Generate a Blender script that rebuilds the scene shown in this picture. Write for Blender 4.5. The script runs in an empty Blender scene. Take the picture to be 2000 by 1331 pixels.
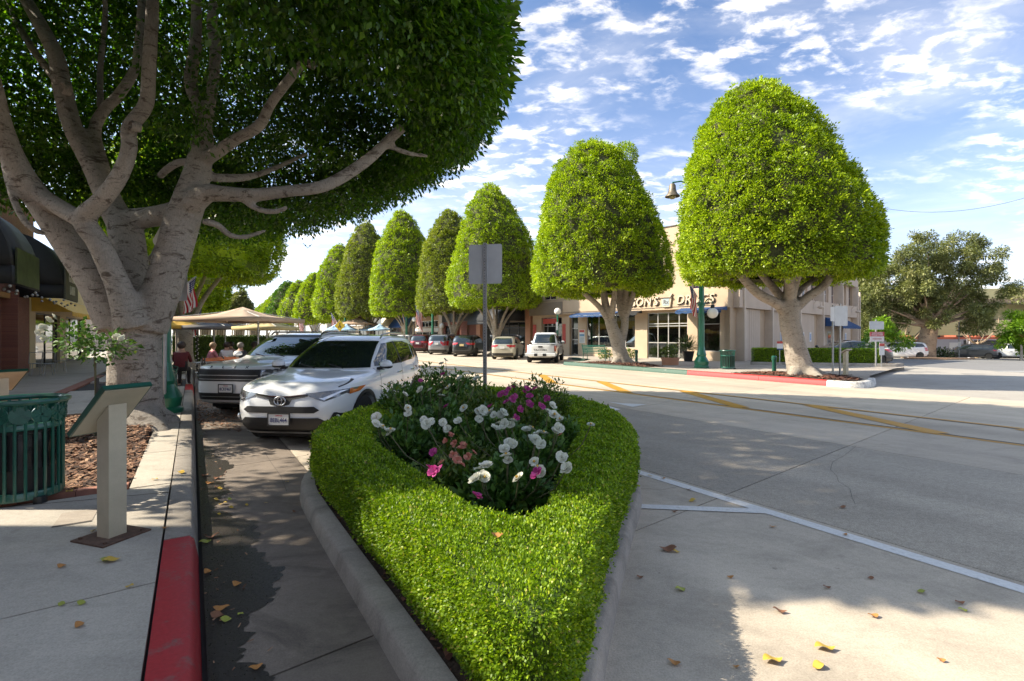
import bpy, bmesh, math, random
import numpy as np
from mathutils import Vector, Matrix
from mathutils.geometry import delaunay_2d_cdt
random.seed(7)
R = math.radians
scene = bpy.context.scene
C = scene.collection

# ------------------------------------------------------------------ camera, sky, sun, exposure
F, HZ, EYE = 960.0, 656.0, 1.65          # focal length and horizon row of the 2000 px photograph, eye height
cam = bpy.data.cameras.new('camera')
cam.sensor_width = 36.0
cam.lens = F / 2000 * 36
cam.shift_y = -0.00475
cam.clip_end = 6000
cam.clip_start = 0.05
cam_o = bpy.data.objects.new('camera', cam)
cam_o.location = (0, 0, EYE)
cam_o.rotation_euler = (R(90), 0, 0)
C.objects.link(cam_o)
scene.camera = cam_o
scene.cycles.max_bounces = 14
scene.cycles.diffuse_bounces = 7
scene.cycles.transmission_bounces = 10

SUN_EL, SUN_AZ = 38.0, 270.0             # azimuth clockwise from +Y
scene.view_settings.view_transform = 'Standard'
scene.view_settings.look = 'None'
scene.view_settings.exposure = 2.3
scene.view_settings.gamma = 1.0
world = bpy.data.worlds.new('World')
scene.world = world
world.use_nodes = True
wn, wl = world.node_tree.nodes, world.node_tree.links
bg = wn['Background']
sky = wn.new('ShaderNodeTexSky')
sky.sky_type = 'NISHITA'
sky.sun_disc = False
sky.sun_elevation = R(SUN_EL)
sky.sun_rotation = R(SUN_AZ)
sky.air_density = 0.55
sky.dust_density = 2.2
sky.ozone_density = 2.2
bg.inputs['Strength'].default_value = 0.15

def wnode(t, **kw):
    n = wn.new(t)
    for k, v in kw.items():
        setattr(n, k, v)
    return n

def wmath(op, a, b=None, clamp=False):
    n = wn.new('ShaderNodeMath'); n.operation = op; n.use_clamp = clamp
    for i, x in enumerate((a, b)):
        if x is None: continue
        if isinstance(x, (int, float)): n.inputs[i].default_value = x
        else: wl.new(x, n.inputs[i])
    return n.outputs[0]
tc = wnode('ShaderNodeTexCoord')
sep = wnode('ShaderNodeSeparateXYZ'); wl.new(tc.outputs['Generated'], sep.inputs[0])
zc = wmath('MAXIMUM', sep.outputs[2], 0.0)
zz = wmath('ADD', zc, 0.16)
cu = wmath('DIVIDE', sep.outputs[0], zz); cv = wmath('DIVIDE', sep.outputs[1], zz)
comb = wnode('ShaderNodeCombineXYZ'); wl.new(cu, comb.inputs[0]); wl.new(cv, comb.inputs[1])
def wnoise(scale, detail, rough, dist, off):
    mp = wnode('ShaderNodeMapping'); wl.new(comb.outputs[0], mp.inputs[0])
    mp.inputs['Location'].default_value = off
    mp.inputs['Rotation'].default_value = (0, 0, R(25))
    mp.inputs['Scale'].default_value = (1.0, 1.45, 1.0)
    n = wnode('ShaderNodeTexNoise'); wl.new(mp.outputs[0], n.inputs['Vector'])
    n.inputs['Scale'].default_value = scale; n.inputs['Detail'].default_value = detail
    n.inputs['Roughness'].default_value = rough; n.inputs['Distortion'].default_value = dist
    return n.outputs[0]
def wramp(x, lo, hi):
    m = wnode('ShaderNodeMapRange'); m.interpolation_type = 'SMOOTHSTEP'; wl.new(x, m.inputs[0])
    m.inputs[1].default_value = lo; m.inputs[2].default_value = hi
    return m.outputs[0]
big = wramp(wnoise(0.75, 3, 0.5, 0.3, (3.1, 0.7, 0)), 0.37, 0.63)
puff = wramp(wnoise(8.5, 8, 0.58, 0.2, (1.2, 4.6, 0)), 0.46, 0.72)
veil = wramp(wnoise(1.5, 8, 0.6, 0.6, (7.7, 2.2, 0)), 0.38, 0.80)
cl = wmath('MULTIPLY', big, puff)
cl = wmath('ADD', wmath('MULTIPLY', cl, 0.85), wmath('MULTIPLY', veil, 0.16), True)
hz = wmath('POWER', wmath('SUBTRACT', 1.0, zc, True), 4.2)
cl = wmath('ADD', cl, wmath('MULTIPLY', hz, 0.40), True)
mix = wnode('ShaderNodeMix', data_type='RGBA')
tint = wnode('ShaderNodeMix', data_type='RGBA', blend_type='MULTIPLY'); tint.inputs[0].default_value = 1.0
wl.new(sky.outputs[0], tint.inputs[6]); tint.inputs[7].default_value = (.31, .405, .46, 1)
wl.new(cl, mix.inputs[0]); wl.new(tint.outputs[2], mix.inputs[6])
mix.inputs[7].default_value = (3.6, 3.3, 2.85, 1)
wl.new(mix.outputs[2], bg.inputs['Color'])

sl = bpy.data.lights.new('sun', 'SUN')
sl.energy = 2.1
sl.angle = R(0.53)
sl.color = (1.0, 0.90, 0.74)
so = bpy.data.objects.new('sun', sl)
C.objects.link(so)
to_sun = Vector((math.sin(R(SUN_AZ)) * math.cos(R(SUN_EL)), math.cos(R(SUN_AZ)) * math.cos(R(SUN_EL)), math.sin(R(SUN_EL))))
so.rotation_euler = to_sun.to_track_quat('Z', 'Y').to_euler()
so.location = to_sun * 40

# ------------------------------------------------------------------ helpers
def G(px, py, z=0.0):
    Y = F * (EYE - z) / (py - HZ)
    return Vector(((px - 1000) / F * Y, Y, z))
def P(px, py, Y):
    return Vector(((px - 1000) / F * Y, Y, EYE - (py - HZ) * Y / F))
DU, DV = Vector((-.545, .838, 0)), Vector((.838, .545, 0))   # along the street, across it to the right
def S(u, v, z=0.0):
    return Vector((DU.x * u + DV.x * v, DU.y * u + DV.y * v, z))
STREET_ROT = math.atan2(DU.y, DU.x)
def sstep(a, b, x):
    t = min(1, max(0, (x - a) / (b - a))); return t * t * (3 - 2 * t)
def terrain(x, y):
    w = .741 * x + .671 * y
    return -min(1.25, max(0.0, w - 31) * .0225) * sstep(11, 22, x)

class MB:
    def __init__(s): s.v = []; s.f = []; s.m = []; s.cur = 0
    def add(s, vs, fs):
        o = len(s.v); s.v += [tuple(p) for p in vs]; s.f += [tuple(i + o for i in f) for f in fs]; s.m += [s.cur] * len(fs); return s
    def box(s, x0, x1, y0, y1, z0, z1, M=None):
        vs = [Vector((x, y, z)) for x in (x0, x1) for y in (y0, y1) for z in (z0, z1)]
        if M is not None: vs = [M @ p for p in vs]
        return s.add(vs, [(0, 1, 3, 2), (4, 6, 7, 5), (0, 4, 5, 1), (2, 3, 7, 6), (0, 2, 6, 4), (1, 5, 7, 3)])
    def bevbox(s, x0, x1, y0, y1, z0, z1, b=.01, M=None):
        vs = [Vector((x, y, z0)) for x, y in ((x0, y0), (x1, y0), (x1, y1), (x0, y1))]
        vs += [Vector((x, y, z1 - b)) for x, y in ((x0, y0), (x1, y0), (x1, y1), (x0, y1))]
        vs += [Vector((x, y, z1)) for x, y in ((x0 + b, y0 + b), (x1 - b, y0 + b), (x1 - b, y1 - b), (x0 + b, y1 - b))]
        if M is not None: vs = [M @ p for p in vs]
        fs = [(3, 2, 1, 0), (8, 9, 10, 11)]
        for k in range(4):
            j = (k + 1) % 4
            fs += [(k, j, j + 4, k + 4), (k + 4, j + 4, j + 8, k + 8)]
        return s.add(vs, fs)
    def prism(s, pts, z0, z1, M=None):
        n = len(pts)
        zf0 = z0 if callable(z0) else (lambda x, y: z0); zf1 = z1 if callable(z1) else (lambda x, y: z1)
        vs = [Vector((p[0], p[1], zf0(p[0], p[1]))) for p in pts] + [Vector((p[0], p[1], zf1(p[0], p[1]))) for p in pts]
        if M is not None: vs = [M @ p for p in vs]
        return s.add(vs, [tuple(range(n - 1, -1, -1)), tuple(range(n, 2 * n))] + [(i, (i + 1) % n, n + (i + 1) % n, n + i) for i in range(n)])
    def tube(s, pts, rad, n=8, caps=True):
        pts = [Vector(p) for p in pts]; rs = rad if isinstance(rad, (list, tuple)) else [rad] * len(pts)
        o = len(s.v); up = None; vs = []; fs = []
        for i, p in enumerate(pts):
            t = (pts[min(i + 1, len(pts) - 1)] - pts[max(i - 1, 0)]).normalized()
            if up is None:
                a = Vector((0, 0, 1)) if abs(t.z) < .9 else Vector((1, 0, 0)); up = (a - t * a.dot(t)).normalized()
            else:
                up = (up - t * up.dot(t)); up = up.normalized() if up.length > 1e-6 else t.orthogonal().normalized()
            b = t.cross(up)
            for k in range(n):
                a = 2 * math.pi * k / n; vs.append(p + (up * math.cos(a) + b * math.sin(a)) * rs[i])
        for i in range(len(pts) - 1):
            for k in range(n):
                k2 = (k + 1) % n; fs.append((i * n + k, i * n + k2, (i + 1) * n + k2, (i + 1) * n + k))
        if caps: fs += [tuple(range(n - 1, -1, -1)), tuple(range((len(pts) - 1) * n, len(pts) * n))]
        return s.add(vs, fs)
    def lathe(s, prof, n=16, M=None, flute=0.0):
        vs = []; fs = []
        for r, z in prof:
            for k in range(n):
                rr = r * (1 - (flute if k % 2 else 0)); a = 2 * math.pi * k / n; vs.append(Vector((rr * math.cos(a), rr * math.sin(a), z)))
        if M is not None: vs = [M @ p for p in vs]
        for i in range(len(prof) - 1):
            for k in range(n):
                k2 = (k + 1) % n; fs.append((i * n + k, i * n + k2, (i + 1) * n + k2, (i + 1) * n + k))
        fs += [tuple(range(n - 1, -1, -1)), tuple(range((len(prof) - 1) * n, len(prof) * n))]
        return s.add(vs, fs)
    def sphere(s, c, r, n=14, m=9, sq=(1, 1, 1)):
        c = Vector(c); pr = [(max(1e-4, math.sin(math.pi * i / m)) * r, -math.cos(math.pi * i / m) * r) for i in range(m + 1)]
        return s.lathe(pr, n, Matrix.Translation(c) @ Matrix.Diagonal((*sq, 1)))
    def grid(s, fn, nu, nv, wrap=False):
        vs = [fn(i / nu, j / nv) for i in range(nu + 1) for j in range(nv + 1)]
        return s.add(vs, [(i * (nv + 1) + j, (i + 1) * (nv + 1) + j, (i + 1) * (nv + 1) + j + 1, i * (nv + 1) + j + 1) for i in range(nu) for j in range(nv)])
    def mesh(s, name, smooth=35):
        me = bpy.data.meshes.new(name); me.from_pydata(s.v, [], s.f)
        if any(s.m): me.polygons.foreach_set('material_index', s.m)
        if smooth:
            me.polygons.foreach_set('use_smooth', [True] * len(s.f)); me.set_sharp_from_angle(angle=R(smooth))
        me.update(); return me
    def build(s, name, mat, parent=None, loc=None, rotz=0, smooth=35):
        return obj(name, s.mesh(name, smooth), mat, parent, loc, rotz)

def obj(name, me, mat, parent=None, loc=None, rotz=0):
    if mat is not None and not me.materials:
        for m_ in (mat if isinstance(mat, (list, tuple)) else [mat]): me.materials.append(m_)
    o = bpy.data.objects.new(name, me); C.objects.link(o)
    if parent is not None: o.parent = parent
    if loc is not None: o.location = loc
    if rotz: o.rotation_euler = (0, 0, rotz)
    return o
def tag(o, label=None, cat=None, group=None, kind=None):
    if label: o['label'] = label
    if cat: o['category'] = cat
    if group: o['group'] = group
    if kind: o['kind'] = kind
    return o
def thing(name, label, cat, loc=(0, 0, 0), rotz=0, group=None):
    o = bpy.data.objects.new(name, None); C.objects.link(o); o.empty_display_size = .2
    o.location = loc; o.rotation_euler = (0, 0, rotz)
    return tag(o, label, cat, group)
KIDS = {}
def copy_tree(o, parent=None):
    c = o.copy(); C.objects.link(c); c.parent = parent
    for ch in [x for x in bpy.data.objects if x.parent == o]: copy_tree(ch, c)
    return c
def copy_thing(o, label, loc, rotz=None, group=None, scale=None):
    c = copy_tree(o); c['label'] = label; c.location = loc
    if rotz is not None: c.rotation_euler = (0, 0, rotz)
    if group: c['group'] = group
    if scale: c.scale = scale
    return c
def apply_mods(o):
    dg = bpy.context.evaluated_depsgraph_get(); dg.update()
    me = bpy.data.meshes.new_from_object(o.evaluated_get(dg)); o.modifiers.clear(); old = o.data; o.data = me
    return o
def text_mesh(s, size, extrude=.004, font_scale_x=1.0, shear=0.0, align='CENTER', bevel=0.0):
    cu_ = bpy.data.curves.new('lettering', 'FONT'); cu_.body = s; cu_.size = size; cu_.extrude = extrude; cu_.shear = shear
    cu_.align_x = align; cu_.align_y = 'CENTER'; cu_.resolution_u = 3; cu_.bevel_depth = bevel; cu_.offset = 0.012 * size
    t = bpy.data.objects.new('lettering', cu_); C.objects.link(t)
    dg = bpy.context.evaluated_depsgraph_get(); me = bpy.data.meshes.new_from_object(t.evaluated_get(dg))
    bpy.data.objects.remove(t); bpy.data.curves.remove(cu_)
    # stand it up: text x stays x, text y becomes z, extrusion along -y (towards the reader)
    me.transform(Matrix(((font_scale_x, 0, 0, 0), (0, 0, -1, 0), (0, 1, 0, 0), (0, 0, 0, 1))))
    return me

# ------------------------------------------------------------------ materials
MATS = {}
def NT(name):
    m = bpy.data.materials.new(name); m.use_nodes = True
    return m, m.node_tree.nodes, m.node_tree.links, m.node_tree.nodes['Principled BSDF']
def rgb(c): return (c[0], c[1], c[2], 1)
def ramp(n, l, src, stops):
    r = n.new('ShaderNodeValToRGB'); l.new(src, r.inputs[0]); e = r.color_ramp.elements
    while len(e) < len(stops): e.new(.5)
    for k, (p, c) in enumerate(stops): e[k].position = p; e[k].color = rgb(c)
    return r.outputs[0]
def noise(n, l, scale, detail=6, rough=.6, vec=None, stretch=None, dist=0):
    t = n.new('ShaderNodeTexNoise'); t.inputs['Scale'].default_value = scale; t.inputs['Detail'].default_value = detail
    t.inputs['Roughness'].default_value = rough; t.inputs['Distortion'].default_value = dist
    if vec is None:
        vec = n.new('ShaderNodeTexCoord').outputs['Object']
    if stretch:
        mp = n.new('ShaderNodeMapping'); mp.inputs['Scale'].default_value = stretch; l.new(vec, mp.inputs[0]); vec = mp.outputs[0]
    l.new(vec, t.inputs['Vector']); return t.outputs[0]
def mixc(n, l, fac, a, b, mode='MIX'):
    x = n.new('ShaderNodeMix'); x.data_type = 'RGBA'; x.blend_type = mode
    for i, v in ((0, fac), (6, a), (7, b)):
        if isinstance(v, (int, float)): x.inputs[i].default_value = v
        elif isinstance(v, tuple): x.inputs[i].default_value = rgb(v)
        else: l.new(v, x.inputs[i])
    return x.outputs[2]
def bump(n, l, b, h, strength=.3, dist=.02):
    x = n.new('ShaderNodeBump'); x.inputs['Strength'].default_value = strength; x.inputs['Distance'].default_value = dist
    l.new(h, x.inputs['Height']); l.new(x.outputs[0], b.inputs['Normal'])
def M(name, c, rough=.6, var=.18, scale=6, metal=0, bmp=0.0, bscale=40, coat=0, spec=.5, fine=0.0, world_co=False):
    if name in MATS: return MATS[name]
    m, n, l, b = NT(name); MATS[name] = m
    vec = None
    if world_co: vec = n.new('ShaderNodeNewGeometry').outputs['Position']
    if var:
        lo = tuple(x * (1 - var) for x in c); hi = tuple(min(1, x * (1 + var)) for x in c)
        col = ramp(n, l, noise(n, l, scale, 5, .6, vec), [(.3, lo), (.7, hi)])
        if fine:
            f = ramp(n, l, noise(n, l, scale * 40, 3, .7, vec), [(.3, (1 - fine,) * 3), (.7, (1, 1, 1))])
            col = mixc(n, l, 1.0, col, f, 'MULTIPLY')
        l.new(col, b.inputs['Base Color'])
    else: b.inputs['Base Color'].default_value = rgb(c)
    b.inputs['Roughness'].default_value = rough; b.inputs['Metallic'].default_value = metal
    b.inputs['Coat Weight'].default_value = coat; b.inputs['Coat Roughness'].default_value = .04
    b.inputs['Specular IOR Level'].default_value = spec
    if bmp: bump(n, l, b, noise(n, l, bscale, 5, .6, vec), bmp, .02)
    return m
def concrete(name, c, agg=.25, stain=.25, scale=1.0, rough=.85, tint=None, tracks=0.0):
    m, n, l, b = NT(name); MATS[name] = m
    pos = n.new('ShaderNodeNewGeometry').outputs['Position']
    base = ramp(n, l, noise(n, l, .35 * scale, 6, .65, pos), [(.25, tuple(x * (1 - stain) for x in c)), (.55, c), (.8, tuple(min(1, x * (1 + stain * .6)) for x in c))])
    st = noise(n, l, 1.6 * scale, 8, .7, pos, (.8, 1.6, 1), .8)
    base = mixc(n, l, 1.0, base, ramp(n, l, st, [(.30, (1 - stain * 1.2,) * 3), (.52, (1, 1, 1))]), 'MULTIPLY')
    spk = noise(n, l, 95, 4, .75, pos)
    base = mixc(n, l, 1.0, base, ramp(n, l, spk, [(.30, (1 - agg,) * 3), (.5, (1 - agg * .25,) * 3), (.72, (1 + agg * .5,) * 3)]), 'MULTIPLY')
    med = noise(n, l, 22, 5, .7, pos)
    base = mixc(n, l, 1.0, base, ramp(n, l, med, [(.35, (1 - agg * .4,) * 3), (.6, (1, 1, 1))]), 'MULTIPLY')
    if tint:
        base = mixc(n, l, ramp(n, l, noise(n, l, .8, 5, .6, pos), [(.45, (0, 0, 0)), (.7, (1, 1, 1))]), base, tint)
    if tracks:
        mp = n.new('ShaderNodeMapping'); mp.inputs['Rotation'].default_value = (0, 0, -math.atan2(.838, -.545)); l.new(pos, mp.inputs[0])
        tr = noise(n, l, 1.0, 5, .6, mp.outputs[0], (.06, 1.1, 1))
        base = mixc(n, l, 1.0, base, ramp(n, l, tr, [(.36, (1 - tracks,) * 3), (.58, (1.03,) * 3)]), 'MULTIPLY')
        sp = noise(n, l, 2.6, 3, .5, pos)
        base = mixc(n, l, 1.0, base, ramp(n, l, sp, [(.69, (1, 1, 1)), (.76, (1 - tracks * 1.6,) * 3)]), 'MULTIPLY')
        so_ = noise(n, l, 11, 3, .5, pos)
        base = mixc(n, l, 1.0, base, ramp(n, l, so_, [(.70, (1, 1, 1)), (.76, (1 - tracks * 1.8,) * 3)]), 'MULTIPLY')
    oi = n.new('ShaderNodeObjectInfo')
    base = mixc(n, l, 1.0, base, ramp(n, l, oi.outputs['Random'], [(0, (.9,) * 3), (1, (1.06, 1.05, 1.03))]), 'MULTIPLY')
    l.new(base, b.inputs['Base Color']); b.inputs['Roughness'].default_value = rough
    b.inputs['Specular IOR Level'].default_value = .3
    bump(n, l, b, spk, .25 + agg * .6, .006)
    return m
def leaf(name, stops, trans=.3, rough=.45, tcol=None, spec=.4):
    m, n, l, b = NT(name); MATS[name] = m
    g = n.new('ShaderNodeNewGeometry')
    col = ramp(n, l, g.outputs['Random Per Island'], stops)
    big_ = noise(n, l, .55, 3, .5, g.outputs['Position'])
    col = mixc(n, l, 1.0, col, ramp(n, l, big_, [(.3, (.72, .78, .7)), (.7, (1.15, 1.1, 1.0))]), 'MULTIPLY')
    l.new(col, b.inputs['Base Color']); b.inputs['Roughness'].default_value = rough; b.inputs['Specular IOR Level'].default_value = spec
    t = n.new('ShaderNodeBsdfTranslucent')
    l.new(mixc(n, l, 1.0, col, tcol or (1.5, 1.6, .5), 'MULTIPLY'), t.inputs[0])
    mx = n.new('ShaderNodeMixShader'); mx.inputs[0].default_value = trans
    l.new(b.outputs[0], mx.inputs[1]); l.new(t.outputs[0], mx.inputs[2]); l.new(mx.outputs[0], n['Material Output'].inputs[0])
    return m
def brickmat(name, c1, c2, mortar, scale=5.0, rot=0):
    m, n, l, b = NT(name); MATS[name] = m
    t = n.new('ShaderNodeTexBrick'); tcn = n.new('ShaderNodeTexCoord')
    mp = n.new('ShaderNodeMapping'); mp.inputs['Rotation'].default_value = (R(90), 0, 0)
    l.new(tcn.outputs['Object'], mp.inputs[0]); l.new(mp.outputs[0], t.inputs['Vector'])
    t.inputs['Color1'].default_value = rgb(c1); t.inputs['Color2'].default_value = rgb(c2); t.inputs['Mortar'].default_value = rgb(mortar)
    t.inputs['Scale'].default_value = scale; t.inputs['Mortar Size'].default_value = .012
    l.new(t.outputs[0], b.inputs['Base Color']); b.inputs['Roughness'].default_value = .9
    bump(n, l, b, t.outputs[1], -.4, .02); return m

m_road = concrete('road concrete', (.54, .46, .36), .22, .14, tracks=.16)
m_rough = concrete('worn aggregate concrete', (.50, .44, .355), .6, .12, tracks=.16)
m_park = concrete('parking lane concrete', (.55, .48, .385), .28, .20, tracks=.2)
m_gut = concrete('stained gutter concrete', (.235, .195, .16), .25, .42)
m_walk = concrete('sidewalk concrete', (.56, .505, .42), .24, .18, tracks=.15)
m_walk2 = concrete('warm sidewalk concrete', (.46, .40, .33), .2, .2)
m_kerb = concrete('kerb concrete', (.38, .34, .29), .25, .35)
m_joint = M('joint filler', (.055, .05, .045), .95)
m_asph = concrete('asphalt', (.21, .205, .20), .35, .15)
def paint(name, c, under, wear=.5, scale=9, rough=.6):
    m, n, l, b = NT(name); MATS[name] = m
    pos = n.new('ShaderNodeNewGeometry').outputs['Position']
    w = noise(n, l, scale, 10, .75, pos, None, .4)
    col = mixc(n, l, ramp(n, l, w, [(wear - .09, (0, 0, 0)), (wear + .05, (1, 1, 1))]), c, under)
    f = noise(n, l, 40, 4, .6, pos)
    col = mixc(n, l, 1.0, col, ramp(n, l, f, [(.3, (.82,) * 3), (.7, (1.05,) * 3)]), 'MULTIPLY')
    l.new(col, b.inputs['Base Color']); b.inputs['Roughness'].default_value = rough; bump(n, l, b, f, .3, .004); return m
m_white = paint('white road paint', (.66, .65, .62), (.36, .34, .31), .66)
m_yellow = paint('yellow road paint', (.50, .25, .02), (.38, .31, .2), .64)
m_redk = paint('red kerb paint', (.40, .022, .028), (.24, .10, .09), .63, 7)
m_redk2 = paint('bright red kerb paint', (.50, .022, .02), (.38, .16, .13), .70, 6)
m_greenk = paint('green kerb paint', (.03, .085, .055), (.14, .16, .13), .66, 6)
m_whitek = paint('white kerb paint', (.70, .68, .62), (.30, .28, .26), .55, 5)
m_green = M('dark green enamel', (.008, .075, .05), .35, .2, 12, spec=.5, coat=.3)
m_green2 = M('street lamp green enamel', (.012, .14, .075), .35, .2, 6, coat=.3)
m_cream = M('cream painted steel', (.50, .43, .30), .5, .10, 5, fine=.12)
m_metal = M('galvanised steel', (.34, .34, .33), .45, .15, 9, metal=.6)
m_alu = M('aluminium sign back', (.46, .47, .47), .5, .08, 4, metal=.25)
m_black = M('black rubber', (.012, .012, .012), .7, .2, 20)
m_blackm = M('black metal', (.012, .013, .014), .4, .2, 20)
m_rust = M('rusted steel', (.10, .055, .035), .9, .4, 25)
m_glass = M('dark window glass', (.012, .015, .016), .04, 0, spec=.8)
m_beige = M('beige stucco', (.50, .375, .255), .9, .07, .9, bmp=.25, bscale=60, fine=.12)
m_beige2 = M('beige ribbed panel', (.54, .43, .33), .85, .06, .9, fine=.1)
m_tan = M('tan trim', (.56, .46, .36), .8, .08, 2)
m_frame = M('aluminium window frame', (.38, .36, .33), .4, .05, 3, metal=.3)
m_blue = M('blue awning canvas', (.016, .055, .15), .8, .15, 4)
m_blk = M('black awning canvas', (.014, .014, .015), .7, .2, 5)
m_globe = M('white lamp glass', (.78, .76, .70), .25, .03, 4)
m_wood = M('orange stained timber', (.36, .10, .03), .7, .3, 6)
# ------------------------------------------------------------------ the ground, road, kerbs and pavements
def sheet(name, xs, ys, zf, mat, kind='structure'):
    b = MB()
    vs = [(x, y, zf(x, y)) for x in xs for y in ys]; n = len(ys)
    b.add(vs, [(i * n + j, (i + 1) * n + j, (i + 1) * n + j + 1, i * n + j + 1) for i in range(len(xs) - 1) for j in range(n - 1)])
    return tag(b.build(name, mat, smooth=0), kind=kind)
gx = [-3000, -600, -150, -60] + list(range(-30, 120, 3)) + [140, 200, 600, 3000]
gy = [-300, -60, -20] + list(range(-5, 130, 3)) + [150, 200, 400, 900, 3000]
sheet('ground', gx, gy, lambda x, y: terrain(x, y) - .07, m_asph)
# side street and parking lot to the right of the street: falls away gently
lot = MB()
def lotgrid(u0, u1, v0, v1, st=2.5):
    nu = int((u1 - u0) / st); nv = int((v1 - v0) / st)
    def fn(a, c):
        p = S(u0 + a * (u1 - u0), v0 + c * (v1 - v0)); return Vector((p.x, p.y, terrain(p.x, p.y) - .012))
    return MB().grid(fn, nu, nv)
m_lot = concrete('side street concrete', (.40, .37, .325), .2, .16)
m_lot2 = concrete('faded lot asphalt', (.235, .23, .225), .3, .12)
tag(lotgrid(-45, 24, 17.55, 130).build('side_street', m_lot, smooth=0), kind='structure')
b = MB()
lp = [(19.5, 21.2), (24.5, 21.0), (60, 24), (110, 30), (110, 70), (60, 56.5), (38, 50), (26, 34)]
pts = [Vector((x, y)) for x, y in lp]
inner = [Vector((x, y)) for x in range(16, 112, 4) for y in range(18, 72, 3)]
r_ = delaunay_2d_cdt(pts + inner, [], [list(range(len(pts)))], 1, 1e-4)
b.add([(p.x, p.y, terrain(p.x, p.y) - .006) for p in r_[0]], [tuple(f) for f in r_[2]])
tag(b.build('parking_lot', m_lot2, smooth=0), kind='structure')
b = MB()
for (x0, y0, x1, y1, w) in ((25.5, 24.0, 31.5, 24.6, .45), (30.5, 24.4, 33.5, 25.5, .5), (22.8, 23.2, 26, 24.0, .3)):
    d = Vector((x1 - x0, y1 - y0)); q = Vector((-d.y, d.x)).normalized() * w / 2
    b.add([(x, y, terrain(x, y) + .001) for x, y in ((x0 - q.x, y0 - q.y), (x1 - q.x, y1 - q.y), (x1 + q.x, y1 + q.y), (x0 + q.x, y0 + q.y))], [(0, 1, 2, 3)])
tag(b.build('lot_arrow_marking', m_white, smooth=0), kind='structure')

road = tag(MB().add([S(-40, 0, -.03), S(170, 0, -.03), S(170, 23.4, -.03), S(-40, 23.4, -.03)], [(0, 3, 2, 1)]).build('road', m_joint, smooth=0), kind='structure')
GAP = .007
def slab(u0, u1, v0, v1, mat, z=0.0, skew=.10):
    b = MB(); pts = []
    for u, v in ((u0 + GAP, v0 + GAP), (u0 + GAP, v1 - GAP), (u1 - GAP, v1 - GAP), (u1 - GAP, v0 + GAP)):
        p = S(u + skew * (v - 8), v); pts.append((p.x, p.y))
    b.prism(pts, z - .028, z)
    return b.build('road_slab', mat, road, smooth=0)
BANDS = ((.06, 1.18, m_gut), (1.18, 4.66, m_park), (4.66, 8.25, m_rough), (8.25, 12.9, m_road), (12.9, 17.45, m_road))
for k in range(-5, 34):
    u0 = 3.4 + 4.5 * k
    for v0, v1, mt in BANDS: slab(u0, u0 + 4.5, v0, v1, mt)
    if k >= 4: slab(u0, u0 + 4.5, 17.45, 22.0, m_road)
# wet strip along the left gutter
mw, n, l, bs = NT('wet gutter film')
bs.inputs['Base Color'].default_value = (.032, .027, .023, 1); bs.inputs['Roughness'].default_value = .28
l.new(ramp(n, l, noise(n, l, 60, 4, .6), [(.3, (.22,) * 3), (.7, (.6,) * 3)]), bs.inputs['Roughness'])
b = MB(); N = 520; a_, c_ = [], []
rng = random.Random(3)
for i in range(N + 1):
    u = .5 + i * .0207
    w = .30 + .12 * math.sin(u * 1.9) + .07 * math.sin(u * 5.3 + 1) + .03 * math.sin(u * 17) + .018 * math.sin(u * 41 + 2) + rng.uniform(-.014, .014) + .012 * math.sin(u * 97)
    w *= 1 - .75 * sstep(5.2, 10.5, u)
    a_.append(S(u, .062, .0035)); c_.append(S(u, .062 + max(.05, w), .0035))
b.add(a_ + c_, [(i, N + 1 + i, N + 2 + i, i + 1) for i in range(N)])
tag(b.build('gutter_puddle', mw, smooth=0), kind='structure')

def strip(b, pts, w, z=.004):
    for i in range(len(pts) - 1):
        p, q = pts[i], pts[i + 1]; d = (q - p).normalized(); s_ = Vector((-d.y, d.x, 0)) * w / 2
        b.add([p - s_ + Vector((0, 0, z)), q - s_ + Vector((0, 0, z)), q + s_ + Vector((0, 0, z)), p + s_ + Vector((0, 0, z))], [(0, 1, 2, 3)])
def marking(name, paths, w, mat, z=.004):
    b = MB()
    for p in paths: strip(b, p, w, z)
    return tag(b.build(name, mat, smooth=0), kind='structure')
def yl(v): return [S(u, v + .0009 * max(0, u - 10) ** 2 * .6) for u in (-30, -10, 0, 5, 10, 15, 20, 25, 30, 36, 44, 60)]
marking('yellow_centre_line', [yl(10.45)], .13, m_yellow)
marking('yellow_centre_line', [yl(12.35)], .13, m_yellow)
marking('centre_line_seam', [[p + DV * .115 for p in yl(10.45)], [p - DV * .115 for p in yl(12.35)]], .05, m_joint)
hat = []
for k in range(-3, 4):
    u = 3.0 + 3.55 * k
    hat.append([S(u, 10.55), S(u + 2.9, 12.25)])
for h in hat: marking('yellow_hatch_stripe', [h], .34, m_yellow, .0075)
marking('white_edge_line', [[S(-25, 4.52), S(4.25, 4.52)]], .13, m_white)
marking('white_bay_line', [[G(1243, 990), G(1490, 1000)]], .12, m_white, .0075)
for q in (((1154, 797), (1188, 793), (1212, 800), (1172, 807)), ((1187, 785), (1215, 788), (1262, 790), (1236, 795))):
    b = MB(); b.add([G(x, y, .005) for x, y in q], [(3, 2, 1, 0)]); tag(b.build('white_yield_marking', m_white, smooth=0), kind='structure')

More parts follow.
